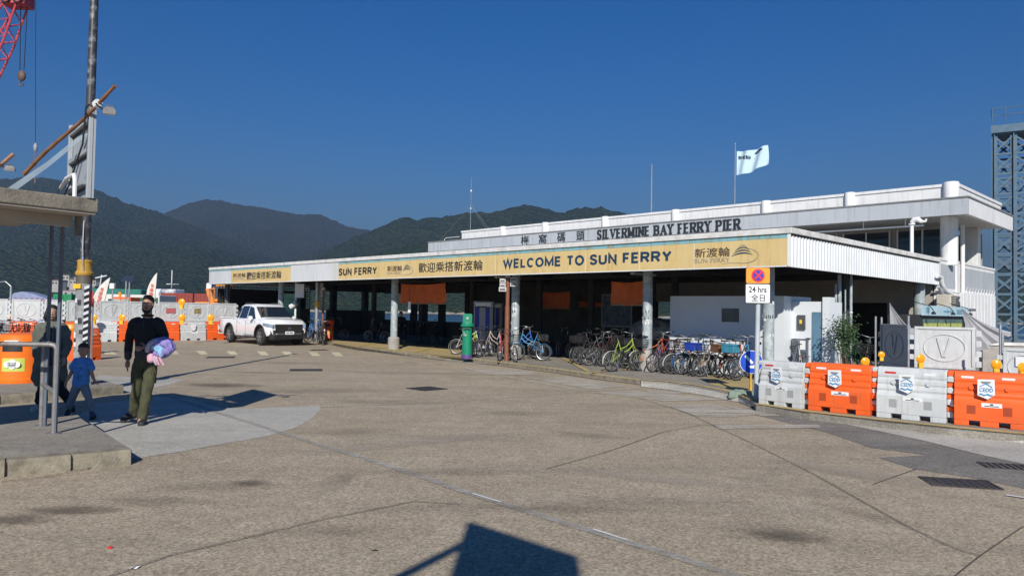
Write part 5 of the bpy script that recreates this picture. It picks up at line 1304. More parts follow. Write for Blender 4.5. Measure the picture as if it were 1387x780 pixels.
def bike(px, py, ang, col, label, lean=6, step=True, rack=True, bask='f', bmat=None, mud=None, small=False, curved=True, z=PZ, steer=0, tm=None, loc=None, saddle=None, grp=BGR):
    r_ = .33; p = G(px, py, z) if loc is None else Vector(loc)
    t = thing('bicycle', label, 'bicycle', (p.x, p.y, z), 0, grp, rot=(R(lean), 0, R(ang)), scale=(.78 if small else random.uniform(.77, .86)))
    P_ = paint(col); piv = thing('x', '', '') if False else None
    off = (0,0,r_)
    def ad(name, key, fn, m): return part(name, key, fn, m, t, loc=off)
    ad('frame', 'bframe%d' % step, bframe(step), P_)
    for x in (-.52, .53):
        w_ = part('wheel', 'tyre', tyre(r_), tm or RUBBER, t, loc=(x,0,r_)); part('rim', 'rim', rim(r_), SILV, w_); part('spokes', 'spokes', spokes(r_), SILV, w_)
    ad('fork', 'fork', ffork, P_ if step else SILV)
    ad('saddle', 'saddle', fsaddle, saddle or SADM); ad('seat_post', 'spost', fpost, SILV)
    st_ = R(random.uniform(-38, 38)); piv = Vector((.35, 0, 0)); ml = Vector(off) + piv - Matrix.Rotation(st_, 3, 'Z') @ piv
    h = part('handlebar', 'bar%d' % curved, fbar(curved), random.choice((SILV, BLACK, STEEL)), t, loc=ml, rot=(0,0,st_))
    for s_ in (-1, 1): part('grip', 'grip%d%d' % (curved, s_), fgrip(curved, s_), SADM, h)
    c_ = ad('crank', 'crank', fcrank, BLACK); part('chain', 'chain', fchain, mat('chain_steel', (.12,.10,.08), .5, metal=.5), c_)
    if mud is not None:
        for k_ in (0, 1): ad('mudguard', 'mud%d' % k_, fmud(k_), paint(mud))
    if rack:
        ad('rear_rack', 'rack', frack, BLACK)
        if random.random() < .45: ad('rear_reflector', 'rear', frear, BRED)
    if bask and bask[0] == 'f': ad('basket', 'baskf', fbask(.56,.50), bmat or BLACK)
    if bask and bask[0] == 'r': ad('basket', 'baskr', fbask(-.52,.47), bmat or BLACK)
    if bask and bask[0] == 'c': ad('crate', 'cratef', fcrate(-.52,.47), bmat)
    if bask and bask[0] == 'd': ad('crate', 'crated', fcrate(.56,.52), bmat)
    ad('kickstand', 'stand', fstand, SILV); ad('headlamp', 'lamp', flamp, BLACK)
    return t
# direction: ang is the heading of the front wheel in degrees (0 = towards +X). Pier depth direction is about 45
K = (.02,.02,.022)
bike(634, 480.5, -10, (.62,.64,.62), 'white bicycle half hidden by the post box on its left', 4, bask=None, mud=(.55,.57,.56))
bike(641, 483, 100, (.28,.45,.03), 'small lime bicycle tucked behind the green post box', 5, small=True, bask=None)
bike(657, 483.5, 60, (.06,.055,.05), 'dark bicycle with a covered basket right of the post box', -5, bask='f')
bike(668, 484, 130, (.50,.43,.36), 'cream step-through bicycle right of the post box', 6, bask='f', mud=(.4,.35,.3))
bike(682, 488, 75, (.35,.02,.02), 'red and black bicycle at the foot of the brown finger post', -4, step=False, rack=False, bask=None, curved=False)
bike(694, 489.5, -75, K, 'black bicycle facing the road right of the finger post', 5, step=False, bask='f')
bike(708, 486, 25, (.04,.12,.42), 'deep blue bicycle beneath the sky blue one', -5, bask=None, mud=(.5,.5,.5))
bike(718, 488, 168, (.03,.23,.48), 'sky blue step-through bicycle seen side on with a rear basket', 5, bask='r', mud=(.03,.23,.48))
row = [
 (791,492,62,K,'leftmost dark bicycle of the long row, with a black basket',dict(bask='r')),
 (803,494.5,70,(.05,.05,.06),'second bicycle of the long row, all black',dict(bask='r')),
 (814,496,58,(.10,.10,.10),'charcoal bicycle third from the left in the long row',dict(bask='f', step=False, curved=False)),
 (824,497.5,66,K,'black bicycle just left of the lime green one',dict(bask='r')),
 (832,497,60,(.06,.02,.02),'dark maroon bicycle behind the lime green one',dict(bask=None, step=False)),
 (845,504,30,(.28,.40,.06),'lime green step-through bicycle left of the second column',dict(bask=None, mud=(.55,.58,.5), tm=None)),
 (866,500,58,K,'black bicycle with a rear box left of the lit column',dict(bask='c', bmat=BLACK)),
 (884,503,72,(.62,.16,.03),'orange and white bicycle in front of the lit column',dict(bask='r')),
 (896,504.5,64,(.16,.10,.20),'purple bicycle right of the lit column',dict(bask='f')),
 (907,505.5,74,(.22,.03,.03),'dark red bicycle with a wire rear basket',dict(bask='r', step=False)),
 (917,506,58,(.12,.08,.05),'brown bicycle behind the dark red one',dict(bask=None)),
 (929,507.5,80,(.60,.60,.60),'white and red bicycle in the middle of the row',dict(bask=None, mud=(.6,.6,.6), curved=False, step=False)),
 (941,508,62,(.03,.14,.34),'bicycle with blue mudguards and a black basket',dict(bask='r', mud=(.02,.14,.40))),
 (954,509.5,70,(.10,.10,.12),'dark bicycle carrying a bright blue crate',dict(bask='c', bmat=mat('crate_blue', (.015,.05,.36), .5))),
 (966,511,58,(.46,.33,.20),'tan bicycle right of the blue crate one',dict(bask='r')),
 (977,511,76,K,'dark bicycle between the tan one and the brown crate one',dict(bask=None, step=False, curved=False)),
 (990,512,66,(.45,.08,.03),'red bicycle carrying a brown wicker crate',dict(bask='c', bmat=mat('crate_brown', (.16,.07,.03), .7, .3, 20, .4))),
 (1002,514,72,(.05,.22,.35),'bicycle under a turquoise cover behind the keep-left sign',dict(bask='c', bmat=mat('cover_turquoise', (.04,.22,.32), .6, .2, 6, .3))),
 (1014,516,60,(.10,.05,.04),'last bicycle of the row, half behind the keep-left sign',dict(bask=None)),
]
for i, (px, py, a, c, lb, kw) in enumerate(row):
    bike(px, py-1.0, (28 if i != 5 else 22)+random.uniform(-11, 13) + (95 if i in (3, 9, 15) else 0), c, lb, lean=random.uniform(-8, 8), **kw)
    # small parcels and lamps on the baskets
bike(1058, 510, 40, (.05,.02,.02), 'black and red bicycle behind the white barrier top', 5, step=False, bask='f')
bike(1076, 512, 150, (.10,.11,.12), 'grey bicycle leaning by the slate cabinet of the hut', 5)
bike(1086, 514, 70, (.45,.46,.47), 'silver bicycle with a child seat near the hut door', -5, bask='f')
bike(1103, 512, 30, K, 'black bicycle with raised handlebar right of the hut door', 6, bask='f')
bike(1117, 508, 80, (.50,.10,.02), 'orange bicycle between the hut and the bamboo poles', -6, step=False, bask=None)
bike(1133, 510, 20, K, 'black bicycle at the foot of the leafy plant', 5, bask='f')
bike(1156, 511, 110, (.04,.16,.06), 'dark green bicycle right of the leafy plant', -5, bask='r')
bike(1172, 512, 60, K, 'black bicycle behind the orange barrier lamps', 5, bask='r')
bike(1198, 516, 40, (.07,.07,.08), 'dark bicycle below the narrow grey V board', 5, bask='f')
bike(420, 463, 80, (.02,.10,.45), 'blue bicycle beside the truck bonnet', 5, bask='f')
bike(427, 464, 60, (.04,.20,.50), 'light blue bicycle at the banded post', -5, bask=None, step=False)
bike(434, 464, 100, (.10,.10,.10), 'black bicycle at the far finger post', 5, bask='r')
IG = 'bicycles in the dark under the canopy'
for i, (x, y, a, lb) in enumerate(((-28.5,4.2,100,'dark bicycle deep under the far left canopy'),(-27.2,4.6,60,'second dark bicycle under the far left canopy'),(-24.2,3.2,20,'shaded bicycle behind the left round column'),(-21.5,3.8,160,'shaded bicycle beside the seated figure'),(-20.0,5.2,80,'dark bicycle below the sea view opening'),(-18.6,5.0,70,'second dark bicycle below the sea view opening'),(-13.6,3.6,20,'dark bicycle right of the phone booths'),(-9.6,3.4,110,'dark bicycle deep behind the sky blue one'),(-8.7,3.7,70,'shaded bicycle in the centre of the canopy'),(-7.8,3.9,60,'shaded bicycle left of the long row'),(-6.2,3.4,70,'dark bicycle behind the tarpaulin heap'),(-5.2,3.0,60,'shaded bicycle left of the hut wall'))):
    q = W(x, y, PZ); bike(0, 0, a, random.choice((K, (.05,.05,.06), (.08,.04,.03))), lb, 4, loc=(q.x, q.y, PZ), bask=random.choice(('f','r')), grp=IG)
# tarpaulin heap over something, inside
q = W(-6.6, 4.6, PZ); t = thing('covered_cart', 'silver tarpaulin heaped over a cart in the canopy shade', 'cart', q, PROT)
b = MB(); b.ell((0,0,1.0), .95,.55,.42, 28,16); b.v = [(x+.06*mn.noise(Vector((x*4,y*4,z*4))), y+.1*mn.noise(Vector((x*5,z*5,3))), z+.12*mn.noise(Vector((x*5,y*5,8)))) for x,y,z in b.v]
b.build('cover', mat('silver_tarp', (.33,.31,.29), .5, .3, 4, .4, metal=.2), t, smooth=False)
b = MB(); b.box(-.7,.7,-.3,.3,.35,.75); b.build('cart_body', BLACK, t)
for x in (-.5,.5): b = MB(); b.torus((x,-.32,.22),.2,.02,20,6,'y'); b.build('wheel', RUBBER, t)
# notice boards inside
q = W(-11.2, 7.5, PZ); t = thing('notice_board', 'framed notice board in the shade right of the finger post', 'notice board', q, PROT)
b = MB(); b.box(0,1.5,0,.06,1.0,2.3); b.build('frame', STEEL, t); b = MB(); b.box(.06,1.44,-.012,-.002,1.06,2.24); b.build('sheet', mat('notice_blue', (.12,.16,.22), .4, .5, 6), t)
for x in (.1,1.4): b = MB(); b.box(x-.03,x+.03,.0,.05,0,.998); b.build('leg', STEEL, t)
q = W(-15.9, 1.4, PZ); t = thing('notice', 'small white notice hung beside the left round column', 'sign', W(-15.75,1.3,1.55), PROT); b = MB(); b.box(0,.16,0,.01,0,.42); b.build('sheet', WS, t)
b = MB(); b.tube([(.08,.005,.42),(.08,.005,1.7)],.004,4); b.build('cord', BLACK, t)
# potted climber and bamboo props by the hut
px_, py_ = 1141, 500
q = D(px_, 500, 17.6); q.z = PZ
LEAF = mat('leaf_dark_green', (.035,.075,.022), .6, .35, 20, 0)
t = thing('climbing_plant', 'bushy green plant tied around pale poles right of the hut', 'plant', q)
s_ = q.y/1000
b = MB()
for i in range(1300):
    a = random.uniform(0, 2*math.pi); zz = random.gauss(0, 1); rr_ = abs(random.gauss(0, 1))
    cz_ = random.choice((1.05,1.25,1.4,.9,1.15)); ox = random.choice((-.12,0,.08,.16)); 
    c_ = Vector((ox + .17*rr_*math.cos(a), .17*rr_*math.sin(a), cz_ + .12*zz)); d1 = Vector((random.uniform(-1,1), random.uniform(-1,1), random.uniform(-1,.6))).normalized(); d2 = d1.orthogonal().normalized()
    l_ = random.uniform(.05,.085); b.add([c_, c_+d1*l_*.5+d2*l_*.28, c_+d1*l_, c_+d1*l_*.5-d2*l_*.28], [(0,1,2,3)])
b.build('foliage', LEAF, t, kind='stuff', fix=False)
b = MB(); 
for k in range(7): b.tube([(random.uniform(-.1,.1),0,.2),(random.uniform(-.2,.2),.03,.8),(random.uniform(-.4,.4),0,1.4)], [.012,.009,.004], 5)
b.build('stem', mat('stem_brown', (.09,.06,.03)), t)
b = MB(); b.lathe([(.13,0),(.18,.30),(.19,.30),(.17,.27)], 16); b.build('pot', mat('pot_brown', (.12,.07,.04)), t, smooth=True)
BAM = mat('bamboo_brown', (.24,.115,.055), .6, .3, 8, .1, dirt=(.10,.05,.03), dscale=7, damt=.7)
for i, (x0, y0, x1, y1, r_, m_, lb) in enumerate(((1133,500,1132,385,.03,COLM,'pale pole left of the climbing plant'),(1138,500,1137,372,.05,COLM,'thick pale pole behind the climbing plant'),(1152,500,1153,366,.035,COLM,'pale pole right of the climbing plant'),(1145,500,1145,392,.02,COLM,'thin pale pole in the middle of the climbing plant'),(1115,420,1131,445,.022,BAM,'short bamboo prop leaning by the hut'))):
    a = D(x0,y0,19.6); c_ = D(x1,y1,19.7 if i < 4 else 19.5)
    if i < 4: a.z = PZ; 
    t = thing('prop_pole', lb, 'pole', a, 0, 'poles beside the hut'); b = MB(); b.tube([(0,0,0), c_-a], r_, 8); b.build('tube', m_, t, smooth=True)
    for k in (.3,.6): b = MB(); d_ = (c_-a); b.tube([d_*k-d_.normalized()*.02, d_*k+d_.normalized()*.02], r_*1.25, 8); b.build('tie', WHITE, t)
# ---------------------------------------------------------------- pickup truck
TW = mat('truck_white', (.74,.76,.78), .25, .02, 2, 0, coat=.8)
TGL = mat('truck_glass', (.012,.02,.035), .05, .05, 2, 0, coat=1)
TBK = mat('truck_black_trim', (.015,.015,.017), .4, .1, 5, 0)
rw = G(314, 463); fw = G(354.3, 468.6)
hd = (fw-rw); L_ = hd.length; ang = math.atan2(hd.y, hd.x) + R(6)
mid = (rw+fw)/2
WB = 3.10; s_ = 1.0
perp = Vector((-math.sin(ang), math.cos(ang), 0))
cen = mid + perp*.80
truck = thing('pickup_truck', 'white double-cab pickup truck parked facing right beside the barriers', 'pickup truck', (cen.x, cen.y, 0), ang)
# body sections along x (front +x): (x, halfwidth, z_low, z_belt, z_hood)
def sec(x, w_, z0, z1, z2, tuck=.06):
    pts = [(-w_+tuck, z0), (-w_, z0+.18), (-w_-.0, z1*.85), (-w_+.03, z1), (-w_+.16, z2), (0, z2+.02)]
    pr = pts + [(-y, z) for y, z in reversed(pts[:-1])]
    return [(x, y, z) for y, z in pr]
FX = WB/2; RX = -WB/2
secs = [(RX-1.18,.86,.52,1.02,1.05),(RX-1.10,.90,.45,1.08,1.12),(RX-.5,.92,.42,1.09,1.13),(RX+.5,.925,.38,1.09,1.13),(RX+.62,.925,.36,1.08,1.10),(0.3,.925,.34,1.06,1.10),(FX-.62,.93,.34,1.06,1.15),(FX-.40,.935,.36,1.06,1.17),(FX+.1,.935,.42,1.05,1.17),(FX+.50,.92,.42,1.02,1.13),(FX+.72,.87,.45,.97,1.07),(FX+.84,.78,.48,.86,.96)]
b = MB(); b.loft([sec(*q_) for q_ in secs]); body = b.build('body', TW, truck, smooth=True)
md = body.modifiers.new('arches', 'BOOLEAN')
# wheel arches: cut by solid cylinders
cut = MB()
for x in (FX, RX): cut.lathe([(.47,-1.2),(.47,-.62)], 24, (x,0,.40), ax='y'); cut.lathe([(.47,.62),(.47,1.2)], 24, (x,0,.40), ax='y')
co = cut.build('arch_cutter', TBK, None); co.location = truck.location; co.rotation_euler = truck.rotation_euler
md.object = co; md.operation = 'DIFFERENCE'; md.solver = 'EXACT'
dg = bpy.context.evaluated_depsgraph_get(); dg.update(); nm = bpy.data.meshes.new_from_object(body.evaluated_get(dg)); body.modifiers.clear(); body.data = nm
nm.materials.clear(); nm.materials.append(TW)
for f_ in nm.polygons: f_.material_index = 0
bpy.data.objects.remove(co)
for x in (FX, RX):
    for s in (-1, 1):
        b = MB(); n_ = 16
        b.loft([[(x+r_*math.cos(a_), s*y_, .40+r_*math.sin(a_)) for r_, y_ in ((.465,.70),(.465,.935),(.53,.945),(.53,.91))] for a_ in [R(-12+204*i/n_) for i in range(n_+1)]]); b.build('arch_trim', TBK, truck)
# cab
def cs(x, wb, zb, wt, zt): return [(x, -wb, zb), (x, -wt-.03, zt-.12), (x, -wt, zt-.03), (x, -wt+.15, zt), (x, wt-.15, zt), (x, wt, zt-.03), (x, wt+.03, zt-.12), (x, wb, zb)]
b = MB(); b.loft([cs(-.98,.86,1.09,.70,1.14), cs(-.80,.87,1.09,.67,1.70), cs(-.45,.88,1.08,.67,1.79), cs(.35,.88,1.07,.67,1.79), cs(.62,.88,1.07,.70,1.66), cs(1.32,.84,1.08,.74,1.13)]); b.build('cab', TW, truck, smooth=True)
# glass set into cab
def gl(pts, nm_='window', m_=TGL, off=.0):
    b = MB(); n_ = len(pts); c_ = sum((Vector(p) for p in pts), Vector())/n_; nrm = (Vector(pts[1])-Vector(pts[0])).cross(Vector(pts[2])-Vector(pts[0])).normalized()
    if nrm.dot(c_-Vector((0,0,1.2))) < 0: nrm = -nrm
    b.loft([[Vector(p)+nrm*(.012+off) for p in pts], [Vector(p)-nrm*.02 for p in pts]]); return b.build(nm_, m_, truck)
for s in (-1, 1):
    f_ = lambda x, z: (x, s*(.875-(z-1.09)*.285), z)
    gl([f_(.20,1.14), f_(.98,1.14), f_(.55,1.62), f_(.20,1.68)])
    gl([f_(-.62,1.14), f_(.12,1.14), f_(.12,1.69), f_(-.50,1.68)])
    gl([f_(-.84,1.16), f_(-.70,1.16), f_(-.60,1.60), f_(-.74,1.55)])
    b = MB(); b.box(-.02,.9, s*.928, s*.935, .42, .44); b.build('sill_line', TBK, truck)
    for x in (-.72,.16,1.05): b = MB(); b.box(x-.006,x+.006,s*.926-.004,s*.926+.004,.46,1.05); b.build('door_gap', TBK, truck)
    for x in (-.55,.35): b = MB(); b.bbox(x,x+.18,s*.945-.015,s*.945+.015,.93,.96,.006); b.build('door_handle', TW, truck)
    b = MB(); b.bbox(.78,.95,min(s*.95,s*1.12),max(s*.95,s*1.12),1.10,1.26,.03); mi = b.build('wing_mirror', TW, truck, bevel=.01)
    b = MB(); b.box(-1.0,.95,s*.80-.02,s*.80+.10*s,.30,.37); b.build('side_step', TBK, truck)
    b = MB(); b.tube([(-.6,s*.60,1.79),(-.5,s*.60,1.84),(.2,s*.60,1.84),(.35,s*.60,1.79)],.018,6); b.build('roof_rail', TBK, truck)
    # headlights
    b = MB(); b.loft([[(FX+.34,s*.955,.88),(FX+.34,s*.945,.97),(FX+.34,s*.86,1.0),(FX+.34,s*.86,.88)],[(FX+.66,s*.925,.82),(FX+.66,s*.905,.96),(FX+.62,s*.80,.98),(FX+.62,s*.80,.80)],[(FX+.90,s*.76,.78),(FX+.89,s*.76,.92),(FX+.80,s*.60,.92),(FX+.82,s*.60,.78)]]); b.build('headlight', mat('headlight_glass', (.45,.50,.55), .08, .3, 20, 0, metal=.6), truck, smooth=True)
    b = MB(); b.loft([[(FX+.80,s*.62,.47),(FX+.74,s*.80,.47),(FX+.74,s*.80,.68),(FX+.80,s*.62,.68)],[(FX+.88,s*.62,.47),(FX+.80,s*.82,.47),(FX+.80,s*.82,.68),(FX+.88,s*.62,.68)]]); b.build('fog_light', TBK, truck)
gl([(1.22,-.72,1.205),(1.22,.72,1.205),(.64,.66,1.645),(.64,-.66,1.645)], 'windscreen', off=.02)
gl([(-.975,-.66,1.18),(-.975,.66,1.18),(-.83,.60,1.62),(-.83,-.60,1.62)], 'rear_window')
b = MB(); b.loft([[(FX+.80,-.60,.56),(FX+.80,.60,.56),(FX+.80,.66,.93),(FX+.80,-.66,.93)],[(FX+.905,-.58,.56),(FX+.905,.58,.56),(FX+.875,.64,.93),(FX+.875,-.64,.93)]]); gr = b.build('grille', TBK, truck)
for k in range(4): b = MB(); b.box(FX+.895-.008*k, FX+.915-.008*k, -.56, .56, .61+.075*k, .62+.075*k); b.build('grille_bar', CHROME, gr)
b = MB(); b.torus((FX+.92,0,.75), .055, .012, 16, 5, 'x'); b.build('badge', CHROME, gr)
b = MB(); b.loft([[(FX+.72,-.84,.28),(FX+.72,.84,.28),(FX+.72,.86,.50),(FX+.72,-.86,.50)],[(FX+.90,-.66,.30),(FX+.90,.66,.30),(FX+.92,.66,.50),(FX+.92,-.66,.50)]]); b.build('front_bumper', TBK, truck, bevel=.02)
b = MB(); b.box(FX+.922, FX+.935, -.20, .20, .50, .63); pl = b.build('number_plate', WS, truck)
b = MB()
for yy in (-.14,-.09,-.04,.03,.08,.13): b.box(FX+.936, FX+.939, yy-.015, yy+.015, .53, .60)
b.build('plate_marks', TXT, pl)
b = MB(); b.box(RX-1.0, RX+.50, -.78, .78, 1.10, 1.135); 
bed = b.build('bed_opening', TBK, truck)
for s in (-1, 1): b = MB(); b.box(RX-1.15, RX+.52, s*.84-.05, s*.84+.05, 1.12, 1.17); b.build('bed_rail', TW, truck)
b = MB(); b.bbox(RX-1.28, RX-1.15, -.85, .85, .42, .60, .03); b.build('rear_bumper', TBK, truck)
for s in (-1,1): b = MB(); b.bbox(RX-1.20, RX-1.08, min(s*.80,s*.905), max(s*.80,s*.905), .72, 1.02, .01); b.build('tail_light', BRED, truck)
ALU = mat('alloy_grey', (.30,.31,.33), .35, .1, 5, 0, metal=.7)
for x in (FX, RX):
    for s in (-1, 1):
        b = MB(); b.lathe([(.22,-.11),(.33,-.125),(.375,-.09),(.385,0),(.375,.09),(.33,.125),(.22,.11)], 30, (x, s*.80, .385), ax='y'); wh = b.build('wheel', RUBBER, truck, smooth=True)
        b = MB(); b.lathe([(.235,s*.09),(.235,s*.118),(.20,s*.10)], 30, (x, s*.80, .385), ax='y'); 
        for k in range(6):
            a = R(60*k); b.bar((x+.04*math.cos(a), s*.912, .385+.04*math.sin(a)), (x+.225*math.cos(a), s*.918, .385+.225*math.sin(a)), .06, .02, up=(0,1,0))
        b.lathe([(.055,s*.10),(.05,s*.125)], 14, (x, s*.80, .385), ax='y'); b.build('alloy_rim', ALU, wh)
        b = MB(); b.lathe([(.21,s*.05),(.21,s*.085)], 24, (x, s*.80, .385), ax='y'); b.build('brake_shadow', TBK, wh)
b = MB(); b.tube([(1.05,.3,1.10),(.98,-.15,1.18)],.012,5); b.build('wiper', TBK, truck)
# seats hinted inside
# ---------------------------------------------------------------- left side: far barrier row and hoarding
LB = 'barriers across the far end of the road'
bx = [(312,459.8),(275,460.5),(239,461.2),(205,461.8),(180,462.2),(155,462.6),(118,463),(82,463.5),(46,464),(8,464),(-30,465),(-70,465)]
cl = ['o','w','o','w','o','w','o','w','o','w','o']
ll = ['orange barrier touching the rear of the white truck','white barrier second from the truck, with a poster','orange barrier third from the truck','white barrier behind the right side of the man','orange barrier hidden mostly behind the man','white barrier just left of the man','orange barrier right of the lamp post with a poster','white barrier behind the lamp post','orange barrier behind the woman','white barrier behind the big orange bin','leftmost orange barrier at the photo edge']
for i in range(len(cl)):
    a = G(*bx[i+1]); b_ = G(*bx[i]); a.y += .2; b_.y += .2
    barrier(ll[i], a, b_, cl[i], LB, H=.88, poster=(i in (0,1,6)), rich=False)
px_h = [330,318,281,245,208,168,127,82,52,7,-38,-80]
hl = ['','white V board behind the truck bed','white V board with black and yellow sticker','white V board with red framed sticker','white V board just right of the man\'s head','white V board left of the man\'s head','white V board right of the striped lamp post','white V board behind the lamp post','white V board behind the woman\'s head','white V board carrying a yellow sticker','white V board at the far left','white V board outside the left edge']
STK = {2: (mat('sticker_dark', (.25,.20,.08), .6, .5, 20, 0), .16, .12, .5), 3: (mat('sticker_red', (.42,.12,.12), .6, .4, 20, 0), .22, .12, .5), 9: (mat('sticker_yellow', (.60,.52,.06), .6, .2, 20, 0), .20, .16, .62)}
for i in range(1, len(px_h)-1):
    yb_ = lambda x: 463.6 - max(0, x-80)/230*3.9
    a = G(px_h[i+1], yb_(px_h[i+1])); b_ = G(px_h[i], yb_(px_h[i])); a.z = b_.z = .90; a.y += .2; b_.y += .2
    vboard(hl[i], a, b_, .90, 'white V hoarding boards across the far end', rich=False, sticker=STK.get(i))
for i, (px, py, lb) in enumerate(((165,431,'amber lamp on the white barrier left of the man'),(246,410,'amber lamp on top of the V boards right of the man'),(246.5,431,'amber lamp on the white barrier right of the man'),(285.5,431,'amber lamp on the orange barrier by the truck'),(11.5,431,'leftmost amber lamp above the big orange bin'),(21,430.5,'second amber lamp above the big orange bin'),(31,432,'third amber lamp above the big orange bin'),(85,433,'amber lamp right of the woman\'s head'),(127,431,'amber lamp right of the lamp post'))):
    lamp(px, py, 32.0, lb, 'amber warning lamps on the far barriers', 1.45)
# heap of parked motorbikes / bicycles under the lamps at far left
for i, (px, lb) in enumerate(((-6,'parked dark bicycle behind the big orange bin'),(8,'second dark bicycle behind the big orange bin'),(20,'third dark bicycle behind the big orange bin'),(32,'dark red bicycle left of the woman'),(44,'dark bicycle just left of the woman'))):
    p = G(px, 474); bike(0,0, random.uniform(60,120), random.choice((K,(.25,.03,.02),(.3,.07,.02))), lb, 5, loc=(p.x,p.y,0), z=0, bask='r', grp='bicycles behind the big orange bin')
# nearer orange barrier by the lamp post and the second bin
a, b_ = G(97,489), G(131,486.5); barrier('orange barrier standing close right of the lamp post', a, b_, 'o', 'orange barriers by the lamp post', H=.86, poster=False, rich=False)
a, b_ = G(104,480), G(131,478); barrier('orange barrier behind the one by the lamp post', a, b_, 'o', 'orange barriers by the lamp post', H=.86, poster=False, rich=False)
BINM = mat('bin_orange', (.85,.17,.012), .4, .05, 3, .03)
def bigbin(px, py, z, wpx, hpx, label, m, stick=True):
    p = G(px, py, z); s_ = p.y/1000; r_ = wpx*s_/2; h = hpx*s_; p.y += r_*.8
    t = thing('recycling_bin', label, 'recycling bin', p, R(12))
    b = MB(); b.lathe([(r_*1.0,0),(r_*1.02,.05),(r_*1.02,.08),(r_*.985,.10)], 36); b.build('base_ring', m, t, smooth=True)
    b = MB(); b.lathe([(r_*.985,.10),(r_*.95,h*.82),(r_*.97,h*.83),(r_*.95,h*.86),(r_*.80,h*.955),(r_*.5,h*.99),(.03,h)], 36); b.build('body', m, t, smooth=True)
    def patch(a0, a1, z0, z1, nm, mm, off=.006, n_=8):
        b = MB(); rr_ = lambda z: r_*(.985+(.95-.985)*(z-.10)/(h*.82-.1))
        ins = []; 
        for i in range(n_+1):
            a_ = R(a0+(a1-a0)*i/n_); ins.append([(( rr_(z)+o)*math.sin(a_), -(rr_(z)+o)*math.cos(a_), z) for z, o in ((z0,off),(z1,off),(z1,-.01),(z0,-.01))])
        b.loft(ins); return b.build(nm, mm, t)
    if stick:
        patch(-22, 24, h*.63, h*.77, 'opening', BLACK, .004)
        patch(-18, 18, h*.855-.02, h*.855+.0, 'top_label', PAPER, .012) if False else None
        sk = patch(-20, 30, h*.24, h*.50, 'sticker', mat('sticker_lime', (.50,.56,.10), .5, .1), .005)
        b = MB()
        for (dx, dz, rr_) in ((-.08,0,.06),(0,.02,.075),(.08,0,.06),(.0,-.03,.06)):
            b.lathe([(rr_,-r_*.985-.012),(rr_,-r_*.985-.006-.003*(dx+.1))], 14, (dx+.03, 0, h*.38+dz), ax='y')
        b.build('cloud_print', WS, sk)
        b = MB(); 
        for k in range(3): b.box(-.05, .10, -r_*.985-.016, -r_*.985-.0145, h*.40-.03*k, h*.40-.03*k+.008)
        b.build('printed_lines', TXT, sk)
        b = MB(); b.box(-.12, .12, -r_*.93-.02, -r_*.93+.01, h*.80, h*.85); b.build('name_strip', PAPER, t)
    else:
        b = MB(); b.lathe([(.09,-r_-.01),(.10,-r_+.03)], 16, (0,0,h*.70), ax='y'); b.build('opening', BLACK, t)
bigbin(10, 519, ISZ, 64, 68, 'large round orange recycling bin with a lime sticker at the left edge', BINM)
bigbin(91, 481, 0, 24, 43, 'yellow-orange bin with a round hole behind the woman', mat('bin_amber', (.80,.26,.01), .4, .05), False)
# feather flags
def feather(label, base, tip, Y, wpx, lean):
    a = D(*base, Y); c_ = D(*tip, Y); a.z = 0; s_ = Y/1000
    t = thing('feather_flag', label, 'flag', a, 0, 'white feather flags behind the hoarding')
    v = c_-a; L = v.length; side = Vector((-1 if True else 1,0,0)); n_ = 18
    b = MB(); b.tube([(0,0,0), v*.5, v], [.03,.02,.01], 6); b.build('rod', STEEL, t)
    b = MB(); rg = []
    for i in range(n_+1):
        u = .38+.62*i/n_; w_ = wpx*s_*(math.sin(min(1,(1-(u-.38)/.62)*1.6)*math.pi/2))**.7 if u < 1 else .002
        p = v*u + Vector((0,-.02,0)); q = p + Vector((-w_*1.0,0,-.12*w_)); 
        rg.append([p, q + Vector((0,.04*math.sin(u*14),0)), q + Vector((0,.04*math.sin(u*14)+.012,0)), p+Vector((0,.012,0))])
    b.loft(rg); cl_ = b.build('cloth', mat('feather_white', (.62,.60,.55), .8, .1, 3, .1), t)
    b = MB()
    for k in range(6):
        u = .50+.065*k; p = v*u + Vector((-wpx*s_*.45, -.04, -.1)); b.box(p.x-.09, p.x+.09, p.y-.004, p.y, p.z-.09, p.z+.08)
    b.build('printed_mark', mat('feather_print', (.50,.14,.10), .7, .5, 14, 0), cl_)
feather('feather flag leaning right, nearer the lamp post', (131,430), (149.5,375.5), 38, 17, 0)
feather('upright feather flag behind the man\'s head', (206,430), (213,369), 38, 12, 0)
# solar light posts
for i, (px, pt, Y, lb) in enumerate(((169,381,40,'solar lamp post with dark panel left of the man'),(173.5,379,42,'thin pole right of the solar lamp post'),(151,389,42,'camera pole behind the leaning feather flag'),(282.5,389,40,'solar lamp post by the orange excavator'),(13,388,38,'thin pole above the big orange bin'))):
    a = D(px, 440, Y); a.z = 0; h = D(px, pt, Y).z
    t = thing('site_pole', lb, 'pole', a, 0, 'poles of the works site'); b = MB(); b.tube([(0,0,0),(0,0,h)], .04 if i != 4 else .05, 8); b.build('tube', STEEL, t)
    if i in (0, 3): b = MB(); b.add([(-.28,-.02,h),(.28,-.02,h),(.28,.35,h+.28),(-.28,.35,h+.28),(-.28,-.02,h+.03),(.28,-.02,h+.03),(.28,.35,h+.31),(-.28,.35,h+.31)], [(0,3,2,1),(4,5,6,7),(0,1,5,4),(1,2,6,5),(2,3,7,6),(3,0,4,7)]); b.build('solar_panel', mat('solar_dark', (.03,.04,.07), .3), t)
    if i in (1, 2, 3): b = MB(); b.bbox(-.14,.14,-.14,.1,h-.08,h+.22,.03); b.build('lamp_head', WHITE, t)
    if i == 4: b = MB(); b.tube([(0,0,h),(-.3,0,h+.25),(-.7,0,h+.2)],.03,6); b.build('arm', STEEL, t)
